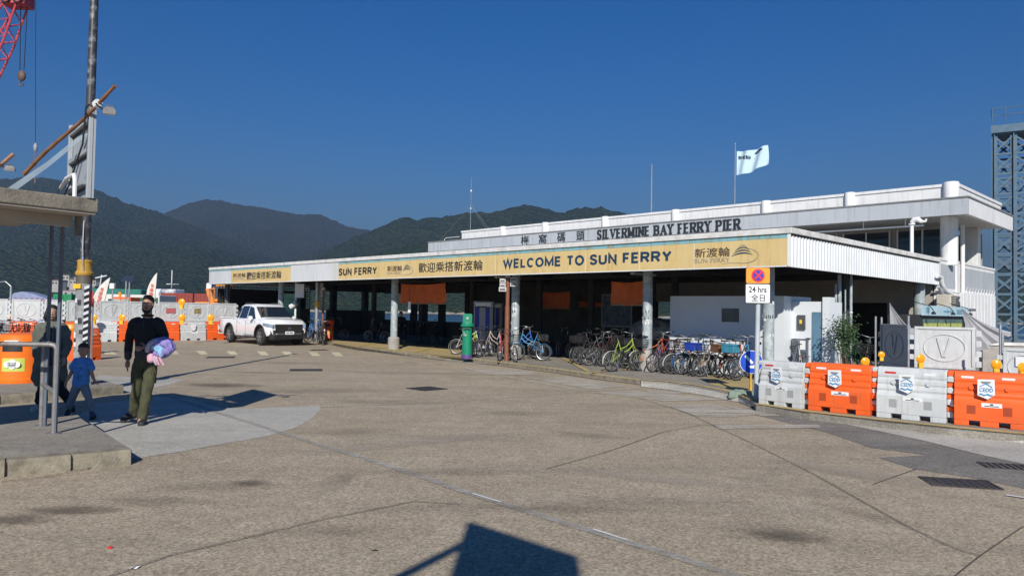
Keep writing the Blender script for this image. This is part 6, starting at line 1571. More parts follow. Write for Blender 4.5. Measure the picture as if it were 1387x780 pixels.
# site cabins and containers
CREAMW = mat('cabin_white', (.60,.60,.56), .6, .08, 2, .05, dirt=(.40,.36,.30), dscale=1, damt=.4)
def boxthing(name, label, cat, px0, px1, pyt, Y, z0, m, depth=2.4, ribs=0, rot_=0, parts=None):
    a = D(px0, pyt, Y); c_ = D(px1, pyt, Y); L = c_.x-a.x; H = a.z-z0
    t = thing(name, label, cat, (a.x, Y, z0), R(rot_)); b = MB(); b.bbox(0, L, 0, depth, 0, H, .03); b.build('shell', m, t)
    if ribs:
        for i in range(int(L/ribs)): b = MB(); b.box(.08+i*ribs, .08+i*ribs+ribs*.45, -.035, -.002, .12, H-.12); b.build('rib', m, t)
    return t, L, H
CRED = mat('container_red', (.24,.035,.022), .6, .15, 3, .05, dirt=(.12,.05,.03)); 
t, L, H = boxthing('shipping_container', 'dark red shipping container behind the V boards right of the man', 'container', 218, 262, 396.5, 58, 0, CRED, ribs=.28)
for x in (.02, L-.12): b = MB(); b.box(x,x+.1,-.06,-.036,0,H); b.build('corner_post', CRED, t)
t, L, H = boxthing('shipping_container', 'second red container left of the orange excavator', 'container', 263, 292, 397.5, 56, 0, CRED, ribs=.28)
t, L, H = boxthing('shipping_container', 'green container between the twin posts and the lamp post', 'container', 72, 97, 398, 55, 0, mat('container_green', (.01,.20,.07), .6, .1), ribs=.28)
t, L, H = boxthing('site_cabin', 'white site cabin behind the leaning feather flag', 'cabin', 128, 172, 398, 50, 0, CREAMW)
for k in range(3): b = MB(); b.box(.2+k*.75,.75+k*.75,-.03,-.002,1.2,2.0); b.build('window', HG, t)
t, L, H = boxthing('site_cabin', 'white cabin with glazed front behind the man\'s head', 'cabin', 176, 216, 399, 47, 0, CREAMW)
for k in range(2): b = MB(); b.box(.2+k*.85,.95+k*.85,-.03,-.002,1.1,2.1); b.build('window', mat('green_glass', (.06,.12,.09), .2), t)
t, L, H = boxthing('digger_cab', 'orange framed digger cab behind the leaning feather flag', 'digger', 151, 177, 402, 45, 0, ORANGE, depth=1.2)
b = MB(); b.box(.12, L*.48, -.03, -.002, H-.9, H-.12); b.build('window', mat('pale_glass', (.35,.38,.33), .2), t); b = MB(); b.box(L*.54, L-.1, -.03, -.002, H-.9, H-.12); b.build('window', MATS['pale_glass'], t)
b = MB(); b.tube([(L*.3,.3,H),(L*.3,.3,H+.3)],.08,8); b.build('beacon', AMBER, t)
# tarpaulin mound, green canopy boat
p = D(40, 440, 48); t = thing('covered_pile', 'pile under a blue-grey tarpaulin left of the twin posts', 'pile', (p.x, p.y, 0))
b = MB(); b.loft([[(x, -.8, 0), (x, -.5, z), (x, .5, z), (x, .8, 0)] for x, z in ((-1.1,1.9),(-.75,2.25),(-.2,2.35),(.5,2.2),(1.3,1.95),(1.9,1.6))]); b.build('sheet', mat('blue_grey_sheet', (.20,.24,.38), .7, .15, 4, .2), t)
b = MB(); 
for k in range(8): b.tube([(-.9+k*.35,-.9,1.75),(-.7+k*.35,-.9,1.95),(-.55+k*.35,-.9,1.75)],.025,4)
b.tube([(-.9,-.9,1.75),(2,-.9,1.75)],.03,5); b.build('rebar', mat('rebar_red', (.35,.06,.03), .7), t)
p = D(18, 440, 66); t = thing('work_boat', 'work boat with a long green canopy at the far left', 'boat', (p.x-1.2, 86, -2.6))
b = MB(); b.loft([[(x, -w_, zt_), (x, -w_*.6, 0), (x, w_*.6, 0), (x, w_, zt_)] for x, w_, zt_ in ((-3.5,1.2,2.2),(-1,1.6,2.0),(3,1.6,2.0),(5,.4,2.6))]); b.build('hull', CREAMW, t)
b = MB(); b.bbox(-3.4, 3.2, -1.5, 1.5, 5.35, 5.95, .1); b.build('canopy', mat('canopy_green', (.02,.16,.12), .7), t)
for x in (-3.2,-1,1,3): 
    for y in (-1.4, 1.4): b = MB(); b.tube([(x,y,1.9),(x,y,5.4)],.06,6); b.build('canopy_post', WHITE, t)
b = MB(); b.box(-2.5,2,-1.0,1.0,1.9,4.9); b.build('wheelhouse', CREAMW, t)
b = MB(); b.tube([(-2.4,0,5.9),(-2.2,0,7.6)],.05,6); b.tube([(-2.9,0,7.2),(-1.6,0,7.5)],.08,6); b.build('mast', WHITE, t)
p = D(232, 400, 84); t = thing('moored_boat', 'white boat superstructure with mast beyond the red container', 'boat', (p.x, 84, -2.6))
b = MB(); b.loft([[(x, -w_, 2.2), (x, -w_*.6, 0), (x, w_*.6, 0), (x, w_, 2.2)] for x, w_ in ((-5,1.6),(-2,2.0),(3,2.0),(6,.3))]); b.build('hull', WHITE, t)
b = MB(); b.bbox(-2.5,2.5,-1.5,1.5,2.2,5.0,.1); b.bbox(-1.8,1.0,-1.2,1.2,5.02,6.0,.1); b.build('cabin', WHITE, t)
b = MB(); b.tube([(0,0,6),(0,0,8.2)],.05,6); b.tube([(-.6,0,6.6),(.8,0,6.6)],.04,6); b.build('mast', WHITE, t)
# excavator by the pier end
EXO = mat('excavator_orange', (.60,.20,.02), .5, .2, 4, .1, dirt=(.2,.1,.04))
p = D(300, 440, 46); t = thing('excavator', 'orange excavator with raised arm at the end of the pier canopy', 'excavator', (p.x, p.y, 0))
b = MB(); b.bbox(-1.4,1.2,-.9,.9,.9,1.9,.08); b.build('engine_body', EXO, t, bevel=.03)
b = MB(); b.bbox(-.2,.7,-.95,-.1,1.92,3.0,.08); cb = b.build('cab', EXO, t); b = MB(); b.box(-.1,.6,-.97,-.955,2.1,2.85); b.build('window', HG, cb)
b = MB(); b.bar((-.7,.3,1.8),(-1.0,.3,2.75),.24,.30); b.bar((-1.0,.3,2.75),(.3,.3,3.0),.20,.26); b.build('boom', EXO, t)
b = MB(); b.tube([(-.5,.3,2.0),(-.6,.3,2.7)],.07,8); b.build('ram', CHROME, t)
for y in (-.8,.8): b = MB(); b.bbox(-1.6,1.4,y-.22,y+.22,0,.75,.2); b.build('track', BLACK, t)
# ---------------------------------------------------------------- lamp post
lp = G(109, 521, ISZ); lp.z = ISZ
t = thing('lamp_post', 'tall black and grey lamp post with a yellow collar on the far island', 'lamp post', lp)
zc = lambda py: D(110, py, lp.y).z - ISZ
b = MB(); b.tube([(0,0,0),(0,0,zc(372))], .135, 20); b.build('lower_column', mat('postered_grey', (.22,.23,.24), .8, .25, 9, .4, dirt=(.55,.55,.55), dscale=7, damt=.6), t, smooth=True)
b = MB(); b.tube([(0,0,zc(384)),(0,0,zc(372))], .14, 20); b.build('brown_band', mat('brown_band', (.10,.09,.07)), t, smooth=True)
b = MB(); b.lathe([(.15,zc(373)),(.16,zc(370)),(.13,zc(366)),(.125,zc(356)),(.135,zc(354)),(.11,zc(352))], 20); b.build('yellow_collar', mat('collar_yellow', (.42,.24,.03), .6, .2, 8), t, smooth=True)
zz = zc(0)+.35
UPM = mat('upper_black_tube', (.035,.037,.042), .45, .3, 6, .1, dirt=(.35,.36,.38), dscale=8, damt=.8)
b = MB(); b.tube([(0,0,zc(352)),(0,0,zc(0)),(0,0,zz)], [.085,.075,.07], 16); b.build('upper_tube', UPM, t, smooth=True)
b = MB(); b.lathe([(.08,zz-.01),(.10,zz+.02),(.08,zz+.10),(.02,zz+.14)], 14); b.build('top_cap', STEEL, t, smooth=True)
b = MB(); b.box(-.11,.03,-.165,-.135,zc(391),zc(385)); b.build('yellow_tag', YEL, t)
for k in range(26):
    b = MB(); z0_ = zc(500)+k*(zc(388)-zc(500))/26; dz = (zc(388)-zc(500))/26
    b.add([(.085,-.125,z0_),(.142,-.07,z0_+dz*.6),(.142,-.07,z0_+dz*1.5),(.085,-.125,z0_+dz*.9),(.075,-.115,z0_),(.132,-.06,z0_+dz*.6),(.132,-.06,z0_+dz*1.5),(.075,-.115,z0_+dz*.9)], [(0,1,2,3),(7,6,5,4),(0,4,5,1),(1,5,6,2),(2,6,7,3),(3,7,4,0)]); b.build('hazard_stripe', WS if k % 2 else TXT, t)
for k in range(12):
    a_ = R(random.uniform(190, 320)); z_ = random.uniform(.5, 2.0); w_ = random.uniform(.02,.05); hh_ = random.uniform(.05,.12)
    b = MB(); b.loft([[(.139*math.cos(t_), .139*math.sin(t_), z_), (.139*math.cos(t_), .139*math.sin(t_), z_+hh_), (.133*math.cos(t_), .133*math.sin(t_), z_+hh_), (.133*math.cos(t_), .133*math.sin(t_), z_)] for t_ in (a_-w_/.13, a_, a_+w_/.13)]); b.build('torn_poster', random.choice([WHITE, SLABW, TXT]), t)
b = MB(); b.tube([(.06,-.13,zc(372)),(.03,-.15,zc(340)),(.02,-.11,zc(300))],.012,5); b.build('cable', STEEL, t)
rs = thing('round_sign', 'red round sign strapped on the right side of the lamp post', 'sign', lp+Vector((.15,.02,0)), R(-56))
b = MB(); zz_ = zc(404); b.lathe([(.15,-.012),(.15,.012)], 24, (.0,0,zz_), ax='y'); b.build('disc', mat('sign_red_disc', (.40,.05,.04), .5, .2, 10), rs); b = MB(); b.tube([(0,.02,0),(0,.02,zz_)],.018,6); b.build('stem', STEEL, rs)
# ---------------------------------------------------------------- shelter with flat concrete roof
F = D(133, 291, 8.2); zb = F.z; zt2 = D(135, 270, 8.2).z
dA = Vector((-.603,-.798,0)); dB = Vector((-.798,.603,0))
sh = thing('shelter', 'bus shelter with a stained flat concrete roof at the left edge', 'shelter', (F.x, F.y, 0))
ROOFM = mat('stained_concrete', (.20,.18,.145), .95, .2, 4, .8, 35, dirt=(.07,.065,.055), dscale=3.5, damt=.85)
SOF = mat('soffit_paint', (.40,.36,.31), .8, .1, 1.5, .1, dirt=(.22,.20,.17), dscale=2, damt=.4)
def quadprism(o, a, b_, z0, z1): 
    m_ = MB(); pts = [o, o+a, o+a+b_, o+b_]; m_.loft([[(p.x, p.y, z0) for p in pts], [(p.x, p.y, z1) for p in pts]]); return m_
quadprism(Vector((0,0,0)), dA*7, dB*2.5, zb+.02, zt2).build('roof_slab', ROOFM, sh, bevel=.012)
quadprism(dA*.02+dB*.02, dA*6.9, dB*2.4, zb, zb+.018).build('soffit', SOF, sh)
quadprism(dA*.10+dB*.42, dA*6.7, dB*.10, zb-.12, zb-.002).build('beam', SOF, sh)
quadprism(dA*.02+dB*.34, dA*.055, dB*.07, zb-.22, zb-.002).build('bracket', mat('rusty_bracket', (.17,.15,.13), .8, .3, 8), sh)
quadprism(dA*.5+dB*2.0, dA*6.3, dB*.16, zb-.15, zb-.002).build('beam', SOF, sh)
b = MB(); o_ = dA*1.6+dB*.3; quadprism(o_, dA*1.6, dB*.35, zb-.20, zb-.005).build('yellow_light_box', mat('light_box_yellow', (.42,.24,.04), .6, .2), sh)
for px, py in ((60.5,577),(74.5,587)):
    p = G(px, py, ISZ); q = p - Vector((F.x, F.y, 0)); b = MB(); b.bbox(q.x-.018, q.x+.018, q.y-.018, q.y+.018, ISZ, zb-.003, .004); b.build('post', mat('post_blue_grey', (.10,.125,.165), .5, .15, 6, .1, dirt=(.22,.22,.23)), sh)
for q in (dA*5+dB*.4, dA*5+dB*2.05, dA*1.6+dB*2.05): b = MB(); b.bbox(q.x-.05,q.x+.05,q.y-.05,q.y+.05,ISZ,zb-.15,.004); b.build('post', MATS['post_blue_grey'], sh)
# handrail
RUST = mat('rusty_galvanised', (.22,.215,.215), .5, .2, 8, .2, dirt=(.20,.10,.06), dscale=7, damt=.8, metal=.3)
A_ = G(55.5, 577, ISZ); C_ = G(72.5, 587, ISZ)
hr = thing('handrail', 'rusty galvanised handrail at the near island', 'handrail', (C_.x, C_.y, ISZ))
zr = D(73, 466.5, C_.y).z - ISZ; Aq = A_ - C_; Aq.z = 0
b = MB(); b.tube([(0,0,0),(0,0,zr-.05),(-.02,-.01,zr-.01),(-.07,-.02,zr)], .028, 12); b.build('post', RUST, hr, smooth=True)
b = MB(); b.tube([(Aq.x,Aq.y,0),(Aq.x,Aq.y,zr-.02)], .028, 12); b.build('post', RUST, hr, smooth=True)
b = MB(); b.tube([(-.07,-.02,zr),(-1.2,-.14,zr),(-3.0,-.4,zr)], .028, 12); b.build('top_rail', RUST, hr, smooth=True)
b = MB(); b.tube([(Aq.x,Aq.y,zr),(-.02,0,zr-.01)], .028, 12); b.build('top_rail', RUST, hr, smooth=True)
b = MB(); b.tube([(Aq.x,Aq.y,zr*.50),(-.0,0,zr*.46)], .028, 12); b.build('mid_rail', RUST, hr, smooth=True)
for q in ((0,0),(Aq.x,Aq.y)): b = MB(); b.lathe([(.08,0),(.08,.012)], 14, (q[0],q[1],0)); b.build('foot_plate', RUST, hr)
# notice panel standing on the roof (seen from behind)
PM = mat('panel_grey', (.33,.36,.38), .5, .1, 3, .1, dirt=(.20,.21,.22), dscale=3, damt=.4)
pa, pb2 = Vector((-5.42, 9.0, 0)), Vector((-4.66, 8.12, 0)); pd = (pb2-pa); PLn = pd.length; pr = math.atan2(pd.y, pd.x)
pn = thing('signboard', 'grey ribbed back of a board standing on the shelter roof', 'signboard', (pa.x, pa.y, zt2), pr)
PH = D(133,150,8.16).z - zt2
b = MB(); b.box(0,PLn,0,.02,0,PH); b.build('sheet', PM, pn)
for x in (0, PLn-.06): b = MB(); b.bbox(x,x+.06,-.05,-.002,0,PH+.02,.006); b.build('side_rail', PM, pn)
for z in (.16,.52,PH-.12):
    b = MB(); b.box(.062,PLn-.062,-.05,-.002,z,z+.05); b.build('cross_rail', PM, pn)
    b = MB(); b.box(.062,PLn-.062,-.012,-.002,z-.03,z-.003); b.build('slot', BLACK, pn)
b = MB(); b.tube([(-.06,-.10,.24),(PLn*.55,-.16,.26),(PLn*.92,-.16,.25),(PLn*.98,-.16,.18),(PLn*.98,-.16,0)], .022, 8); b.build('white_conduit', WHITE, pn, smooth=True)
b = MB(); b.tube([(-.05,-.13,.22),(.05,-.15,.06),(.4,-.16,.0+.03),(.75,-.14,.20),(PLn-.15,-.12,.45),(PLn-.02,-.10,PH*.6),(PLn+.03,-.09,PH),(PLn-.02,-.05,PH+.05)], .010, 6); b.build('black_cable', BLACK, pn, smooth=True)
# bamboo, sheet strip and floodlights
a, c_ = D(33, 236, 8.7), D(156, 118, 7.85)
bm = thing('bamboo_pole', 'brown bamboo pole slanting up across the roof panel', 'pole', a, 0, 'bamboo poles over the shelter roof')
v = c_-a; b = MB(); nn_ = 9; pts = []; rs_ = []
for i in range(nn_*3+1):
    u = i/(nn_*3); pts.append(v*u + Vector((0,0,.02*math.sin(u*7)))); rs_.append(.022-.005*u + (.003 if i % 3 == 0 else 0))
b.tube(pts, rs_, 10); b.build('culm', BAM, bm, smooth=True)
b = MB(); d_ = v*.82; b.tube([d_-v.normalized()*.03, d_+v.normalized()*.03], .045, 8); b.build('wire_tie', WHITE, bm)
a2, c2 = D(-60, 275, 8.3), D(18, 209, 8.6)
bm = thing('bamboo_pole', 'short bamboo pole at the extreme left edge', 'pole', a2, 0, 'bamboo poles over the shelter roof'); b = MB(); b.tube([(0,0,0), c2-a2], .022, 8); b.build('culm', BAM, bm, smooth=True)
a, c_ = D(8, 262, 8.6), D(127, 172, 8.25); st = thing('sheet_strip', 'pale strip of clear sheeting stretched to the roof panel', 'strip', a)
b = MB(); v2 = c_-a; up = Vector((0,0,.05)); b.loft([[a*0-up, a*0+up, a*0+up+Vector((0,.006,0)), a*0-up+Vector((0,.006,0))], [v2*.5-up*.8+Vector((0,-.03,-.05)), v2*.5+up*.7+Vector((0,-.03,-.05)), v2*.5+up*.7+Vector((0,-.024,-.05)), v2*.5-up*.8+Vector((0,-.024,-.05))], [v2-up*.7, v2+up*.7, v2+up*.7+Vector((0,.006,0)), v2-up*.7+Vector((0,.006,0))]]); cs_ = mat('clear_sheet', (.33,.40,.45), .3, .1); cs_.node_tree.nodes['Principled BSDF'].inputs['Alpha'].default_value = .45; b.build('strip', cs_, st)
for px, py, Y, s_, lb in ((148,150,7.95,.68,'floodlight clamped near the top of the bamboo pole'), (13,228,8.5,.55,'smaller floodlight on the left edge bamboo pole')):
    p = D(px, py, Y); t = thing('floodlight', lb, 'floodlight', p, R(25), 'floodlights on the bamboo poles', scale=s_)
    b = MB(); b.loft([[(-.09,-.06,-.05),(.10,-.06,-.05),(.10,.06,-.05),(-.09,.06,-.05)],[(-.085,-.055,.0),(.095,-.055,.0),(.095,.055,.0),(-.085,.055,.0)],[(-.05,-.04,.05),(.06,-.04,.05),(.06,.04,.05),(-.05,.04,.05)]]); b.build('housing', mat('flood_grey', (.12,.12,.12), .5, .3, 12), t)
    for k in range(5): b = MB(); b.box(-.05+.022*k,-.042+.022*k,-.035,.035,.051,.085); b.build('cooling_fin', MATS['flood_grey'], t)
    b = MB(); b.box(-.085,.095,-.055,.055,-.058,-.0505); b.build('glass', mat('flood_glass', (.40,.42,.42), .2), t)
    b = MB(); b.tube([(-.09,0,.0),(-.16,0,.06),(-.19,0,.09)], .014, 6); b.build('bracket', BLACK, t)
# ---------------------------------------------------------------- crane
CRM = mat('crane_red', (.50,.06,.07), .5, .15, 2, .05)
YC = 55.0; c0 = D(-140, 350, YC); c1 = D(24, 2, YC)
cr = thing('crane', 'red lattice crane jib at the top left corner', 'crane', (c0.x, c0.y, 0))
v = c1 - c0; base = Vector((0,0,c0.z)); dn = v.normalized(); sx = dn.cross(Vector((0,1,0))).normalized()
wd = lambda u: .75 if u < .85 else .75 - .35*(u-.85)/.15
ch = [(1,-.6),(-1,-.6),(1,.6),(-1,.6)]
N_ = 30
def cp(u, k): return base + v*u + sx*wd(u)*ch[k][0] + Vector((0,ch[k][1],0))
for k in range(4): b = MB(); b.tube([cp(0,k), cp(.5,k), cp(.85,k), cp(1,k)], .075, 6); b.build('chord', CRM, cr)
for (k1,k2) in ((0,1),(2,3),(0,2),(1,3)):
    for i in range(N_):
        b = MB(); u0, u1 = i/N_, (i+1)/N_; b.tube([cp(u0, k1 if i%2 else k2), cp(u1, k2 if i%2 else k1)], .035, 5); b.build('lacing', CRM, cr)
tip = base+v
b = MB(); b.bbox(tip.x-.9, tip.x+.9, -.7, .7, tip.z-.4, tip.z+.5, .1); b.build('jib_head', CRM, cr)
for x in (-.4,.5): b = MB(); b.torus((tip.x+x,-.8,tip.z-.1), .30, .08, 16, 6, 'y'); b.build('sheave', BLACK, cr)
b = MB(); b.tube([(tip.x+.5,0,tip.z+.1),(tip.x+1.25,0,tip.z+.35)], .12, 6); b.build('fly_jib', CRM, cr)
hk = lambda px, py: D(px, py, YC) - Vector((c0.x, c0.y, 0))
b = MB(); b.tube([hk(28,8), hk(27,95)], .03, 5); b.build('rope', BLACK, cr); b = MB(); b.tube([hk(37,8), hk(32.5,95)], .03, 5); b.build('rope', BLACK, cr)
h0 = hk(29.5,103); b = MB(); b.ell(tuple(h0), .30,.2,.42, 12, 8); b.build('hook_block', mat('hook_brown', (.10,.06,.05)), cr); b = MB(); b.torus((h0.x,h0.y,h0.z-.6), .16, .05, 12, 5, 'y', 90, 380); b.build('hook', MATS['hook_brown'], cr)
b = MB(); b.tube([hk(48.5,2), hk(48,192)], .022, 5); b.build('rope', BLACK, cr)
h0 = hk(48,200); b = MB(); b.ell(tuple(h0), .16,.14,.35, 10, 6); b.build('hook_ball', STEEL, cr); b = MB(); b.tube([hk(48,206), hk(47.5,248)], .05, 5); b.build('sling', mat('sling_brown', (.18,.12,.12)), cr)
b = MB(); b.tube([hk(-200,-20), hk(15,0)], .03, 5); b.build('stay_rope', BLACK, cr)
b = MB(); b.bbox(-2.5,2.5,-2,2,1.2,3.4,.1); b.build('machine_body', CRM, cr); b = MB(); b.bbox(1.2,2.6,-2.2,-.8,3.45,5.2,.1); b.build('cab', CREAMW, cr); b = MB(); b.tube([(0,0,3.3), base], .3, 8); b.build('jib_foot', CRM, cr)
for y in (-1.8,1.8): b = MB(); b.bbox(-3.2,3.2,y-.4,y+.4,0,1.1,.25); b.build('track', BLACK, cr)
# ---------------------------------------------------------------- road sign board behind the camera (its shadow falls in view)
A3 = Vector((-.55,-1.04,0)); B3 = Vector((.26,-1.85,0)); dv = B3-A3
rb = thing('direction_sign', 'large rectangular road sign whose shadow falls on the foreground', 'road sign', A3, math.atan2(dv.y, dv.x))
LL = dv.length
b = MB(); b.bbox(0,LL,0,.05,2.5,4.4,.02); b.build('board', STEEL, rb)
b = MB(); b.tube([(LL*.6,.08,0),(LL*.6,.08,4.3)], .05, 10); b.build('post', STEEL, rb, smooth=True)
Mi = Matrix.Rotation(-math.atan2(dv.y, dv.x), 3, 'Z')
e = Mi @ (Vector((-3.75,-1.0,0))-A3)
b = MB(); b.tube([(.02,.03,4.04), (e.x,e.y,0)], .04, 10); b.build('raking_stay', STEEL, rb, smooth=True)
# ---------------------------------------------------------------- people
def solid(chains, name, m, parent, vox=.012, ells=(), boxes=(), smooth_it=6, fold=0):
    """one continuous surface grown from tapering limbs"""
    b = MB()
    for pts, rs in chains:
        pts = [Vector(p) for p in pts]
        # subdivide with rounded ends; rs entries r or (rx, ry)
        n_ = 14; rings = []
        P_ = [pts[0]] + pts + [pts[-1]]
        seq = []
        for i in range(len(pts)-1):
            for k in range(6):
                t = k/6; p0, p1, p2, p3 = P_[i], P_[i+1], P_[i+2], P_[min(i+3, len(P_)-1)]
                q = .5*((2*p1)+(-p0+p2)*t+(2*p0-5*p1+4*p2-p3)*t*t+(-p0+3*p1-3*p2+p3)*t**3)
                ra, rb_ = rs[i], rs[i+1]
                f = lambda r_: r_ if isinstance(r_, tuple) else (r_, r_)
                ra, rb_ = f(ra), f(rb_); u = t*t*(3-2*t)*.5+t*.5
                seq.append((q, ra[0]+(rb_[0]-ra[0])*u, ra[1]+(rb_[1]-ra[1])*u))
        f = rs[-1] if isinstance(rs[-1], tuple) else (rs[-1], rs[-1]); seq.append((pts[-1], f[0], f[1]))
        d0 = (seq[0][0]-seq[1][0]).normalized(); d1 = (seq[-1][0]-seq[-2][0]).normalized()
        c0 = [(seq[0][0]+d0*min(seq[0][1:])*h, seq[0][1]*w_, seq[0][2]*w_) for h, w_ in ((.85,.35),(.6,.75))]
        c1 = [(seq[-1][0]+d1*min(seq[-1][1:])*h, seq[-1][1]*w_, seq[-1][2]*w_) for h, w_ in ((.6,.75),(.85,.35))]
        seq = c0 + seq + c1
        for i, (q, a, c) in enumerate(seq):
            t = (seq[min(i+1,len(seq)-1)][0]-seq[max(i-1,0)][0]).normalized()
            ux = Vector((1,0,0)) - t*t.x
            if ux.length < .3: ux = Vector((0,0,1)) - t*t.z
            ux.normalize(); uy = t.cross(ux)
            rings.append([q + ux*a*math.cos(2*math.pi*k/n_) + uy*c*math.sin(2*math.pi*k/n_) for k in range(n_)])
        b.loft(rings)
    for e in ells: b.ell(*e, n=16, m=12)
    for x in boxes: b.box(*x)
    me = b.mesh(name); fixn(me); o = bpy.data.objects.new(name, me); COL.objects.link(o)
    r_ = o.modifiers.new('r', 'REMESH'); r_.mode = 'VOXEL'; r_.voxel_size = vox
    s_ = o.modifiers.new('s', 'SMOOTH'); s_.iterations = smooth_it; s_.factor = .5
    dg = bpy.context.evaluated_depsgraph_get(); dg.update(); nm_ = bpy.data.meshes.new_from_object(o.evaluated_get(dg)); bpy.data.objects.remove(o)
    if fold:
        no = [Vector(v.normal) for v in nm_.vertices]
        for v, nv in zip(nm_.vertices, no):
            p = v.co; a_ = mn.noise(Vector((p.x*9, p.y*9, p.z*5.5+3))); c_ = mn.noise(Vector((p.x*17+4, p.y*17, p.z*12)))
            v.co = p + nv*fold*((1-abs(a_)*3.2)*.8 + c_*.7)
    nm_.materials.clear(); nm_.name = name
    nm_.polygons.foreach_set('use_smooth', [True]*len(nm_.polygons))
    return link(name, nm_, m, parent, fix=False)
def cloth(name, c, c2=None, sc_=12, r_=.9, bs=25): return mat(name, c, r_, .18, sc_, .35, bs, dirt=c2, dscale=14, damt=.4)
def hand(o, d, curl, side, s_=1.0):
    """palm, four bent fingers of unequal length and a thumb; o wrist, d pointing direction, side thumb direction"""
    o = Vector(o); d = Vector(d).normalized(); side = Vector(side).normalized(); nrm = d.cross(side).normalized(); cu = Vector(curl).normalized()
    ch = [([o, o+d*.045*s_, o+d*.09*s_], [(.024*s_,.018*s_), (.038*s_,.017*s_), (.036*s_,.014*s_)])]
    for k, (off, L) in enumerate(((.027,.068),(.009,.076),(-.009,.071),(-.026,.056))):
        a = o+d*.085*s_+side*off*s_; m1 = a+(d*.9+cu*.15).normalized()*L*.45*s_; m2 = m1+(d*.7+cu*.6).normalized()*L*.32*s_; e = m2+(d*.35+cu*.9).normalized()*L*.26*s_
        ch.append(([a-d*.01, m1, m2, e], [.0095*s_,.009*s_,.008*s_,.007*s_]))
    a = o+d*.025*s_+side*.026*s_; m1 = a+(side*.65+d*.7).normalized()*.04*s_; e = m1+(d*.9+cu*.3+side*.15).normalized()*.035*s_
    ch.append(([a, m1, e], [.012*s_,.0105*s_,.008*s_]))
    return ch
def head(c, h, yaw=0, wide=1.0):
    """skull, jaw, nose, ears; c centre, h height; face looks to -y"""
    c = Vector(c); k = h/.235; ca, sa = math.cos(yaw), math.sin(yaw)
    def q(x, y, z): return (c.x + (x*ca - y*sa)*k, c.y + (x*sa + y*ca)*k, c.z + z*k)
    el = [(q(0,.012,.035), .076*k*wide, .094*k, .085*k), (q(0,-.022,-.030), .062*k*wide, .068*k, .080*k), (q(0,-.040,-.080), .036*k, .038*k, .030*k), (q(0,-.088,-.008), .009*k, .012*k, .026*k), (q(0,-.097,-.020), .015*k, .013*k, .011*k),
          (q(.077*wide,.005,-.003), .010*k, .018*k, .030*k), (q(-.077*wide,.005,-.003), .010*k, .018*k, .030*k), (q(0,-.078,.028), .052*k, .014*k, .010*k), (q(0,-.083,-.050), .024*k, .010*k, .006*k), (q(0,-.081,-.062), .020*k, .010*k, .006*k)]
    return el, q, k
EYEW = mat('eye_white', (.6,.58,.55), .3); EYED = mat('eye_dark', (.02,.012,.01), .2)
def eyes(q, k, parent, brow):
    for s in (-1, 1):
        p = q(s*.031,-.080,.008); b = MB(); b.ell(p, .014*k, .010*k, .008*k, 10, 8); e = b.build('eye', EYEW, parent, smooth=True)
        p = q(s*.031,-.088,.008); b = MB(); b.ell(p, .0048*k, .004*k, .0048*k, 8, 6); b.build('iris', EYED, e, smooth=True)
        b = MB(); b.tube([q(s*.014,-.094,.027), q(s*.030,-.096,.033), q(s*.048,-.084,.028)], [.003*k,.004*k,.002*k], 6); b.build('eyebrow', brow, parent, smooth=True)
    b = MB(); b.tube([q(-.020,-.092,-.055), q(0,-.097,-.054), q(.020,-.092,-.055)], [.003*k,.006*k,.003*k], 6); b.build('lips', mat('lips_brown', (.16,.07,.055), .6), parent, smooth=True)
def shoe(parent, toe, heel, w_, m, sole, z0=0, ankle=None):
    toe = Vector(toe); heel = Vector(heel); v = toe-heel
    ch = [([heel+v*.12+Vector((0,0,.045)), heel+v*.5+Vector((0,0,.042)), heel+v*.88+Vector((0,0,.032))], [(w_*.85,.042),(w_,.040),(w_*.9,.028)])]
    if ankle is not None: ch.append(([heel+v*.22+Vector((0,0,.05)), Vector(ankle)], [w_*.85, w_*.95]))
    o = solid(ch, 'shoe', m, parent, .009, smooth_it=3)
    b = MB(); s_ = v.cross(Vector((0,0,1))).normalized()*w_
    pts = [heel-s_*.7, heel+v*.15-s_*.95, heel+v*.6-s_*1.05, heel+v*.9-s_*.8, toe-s_*.25, toe+s_*.25, heel+v*.9+s_*.8, heel+v*.6+s_*1.05, heel+v*.15+s_*.95, heel+s_*.7]
    b.loft([[p+Vector((0,0,0)) for p in pts], [p+Vector((0,0,.022)) for p in pts]]); b.build('sole', sole, o)
    return o
SK1 = mat('skin_tan', (.36,.20,.13), .55, .08, 10, .1); SK2 = mat('skin_tan_light', (.38,.23,.16), .55, .08, 10, .1)
HAIR = mat('black_hair', (.012,.010,.009), .6, .3, 30, .5)
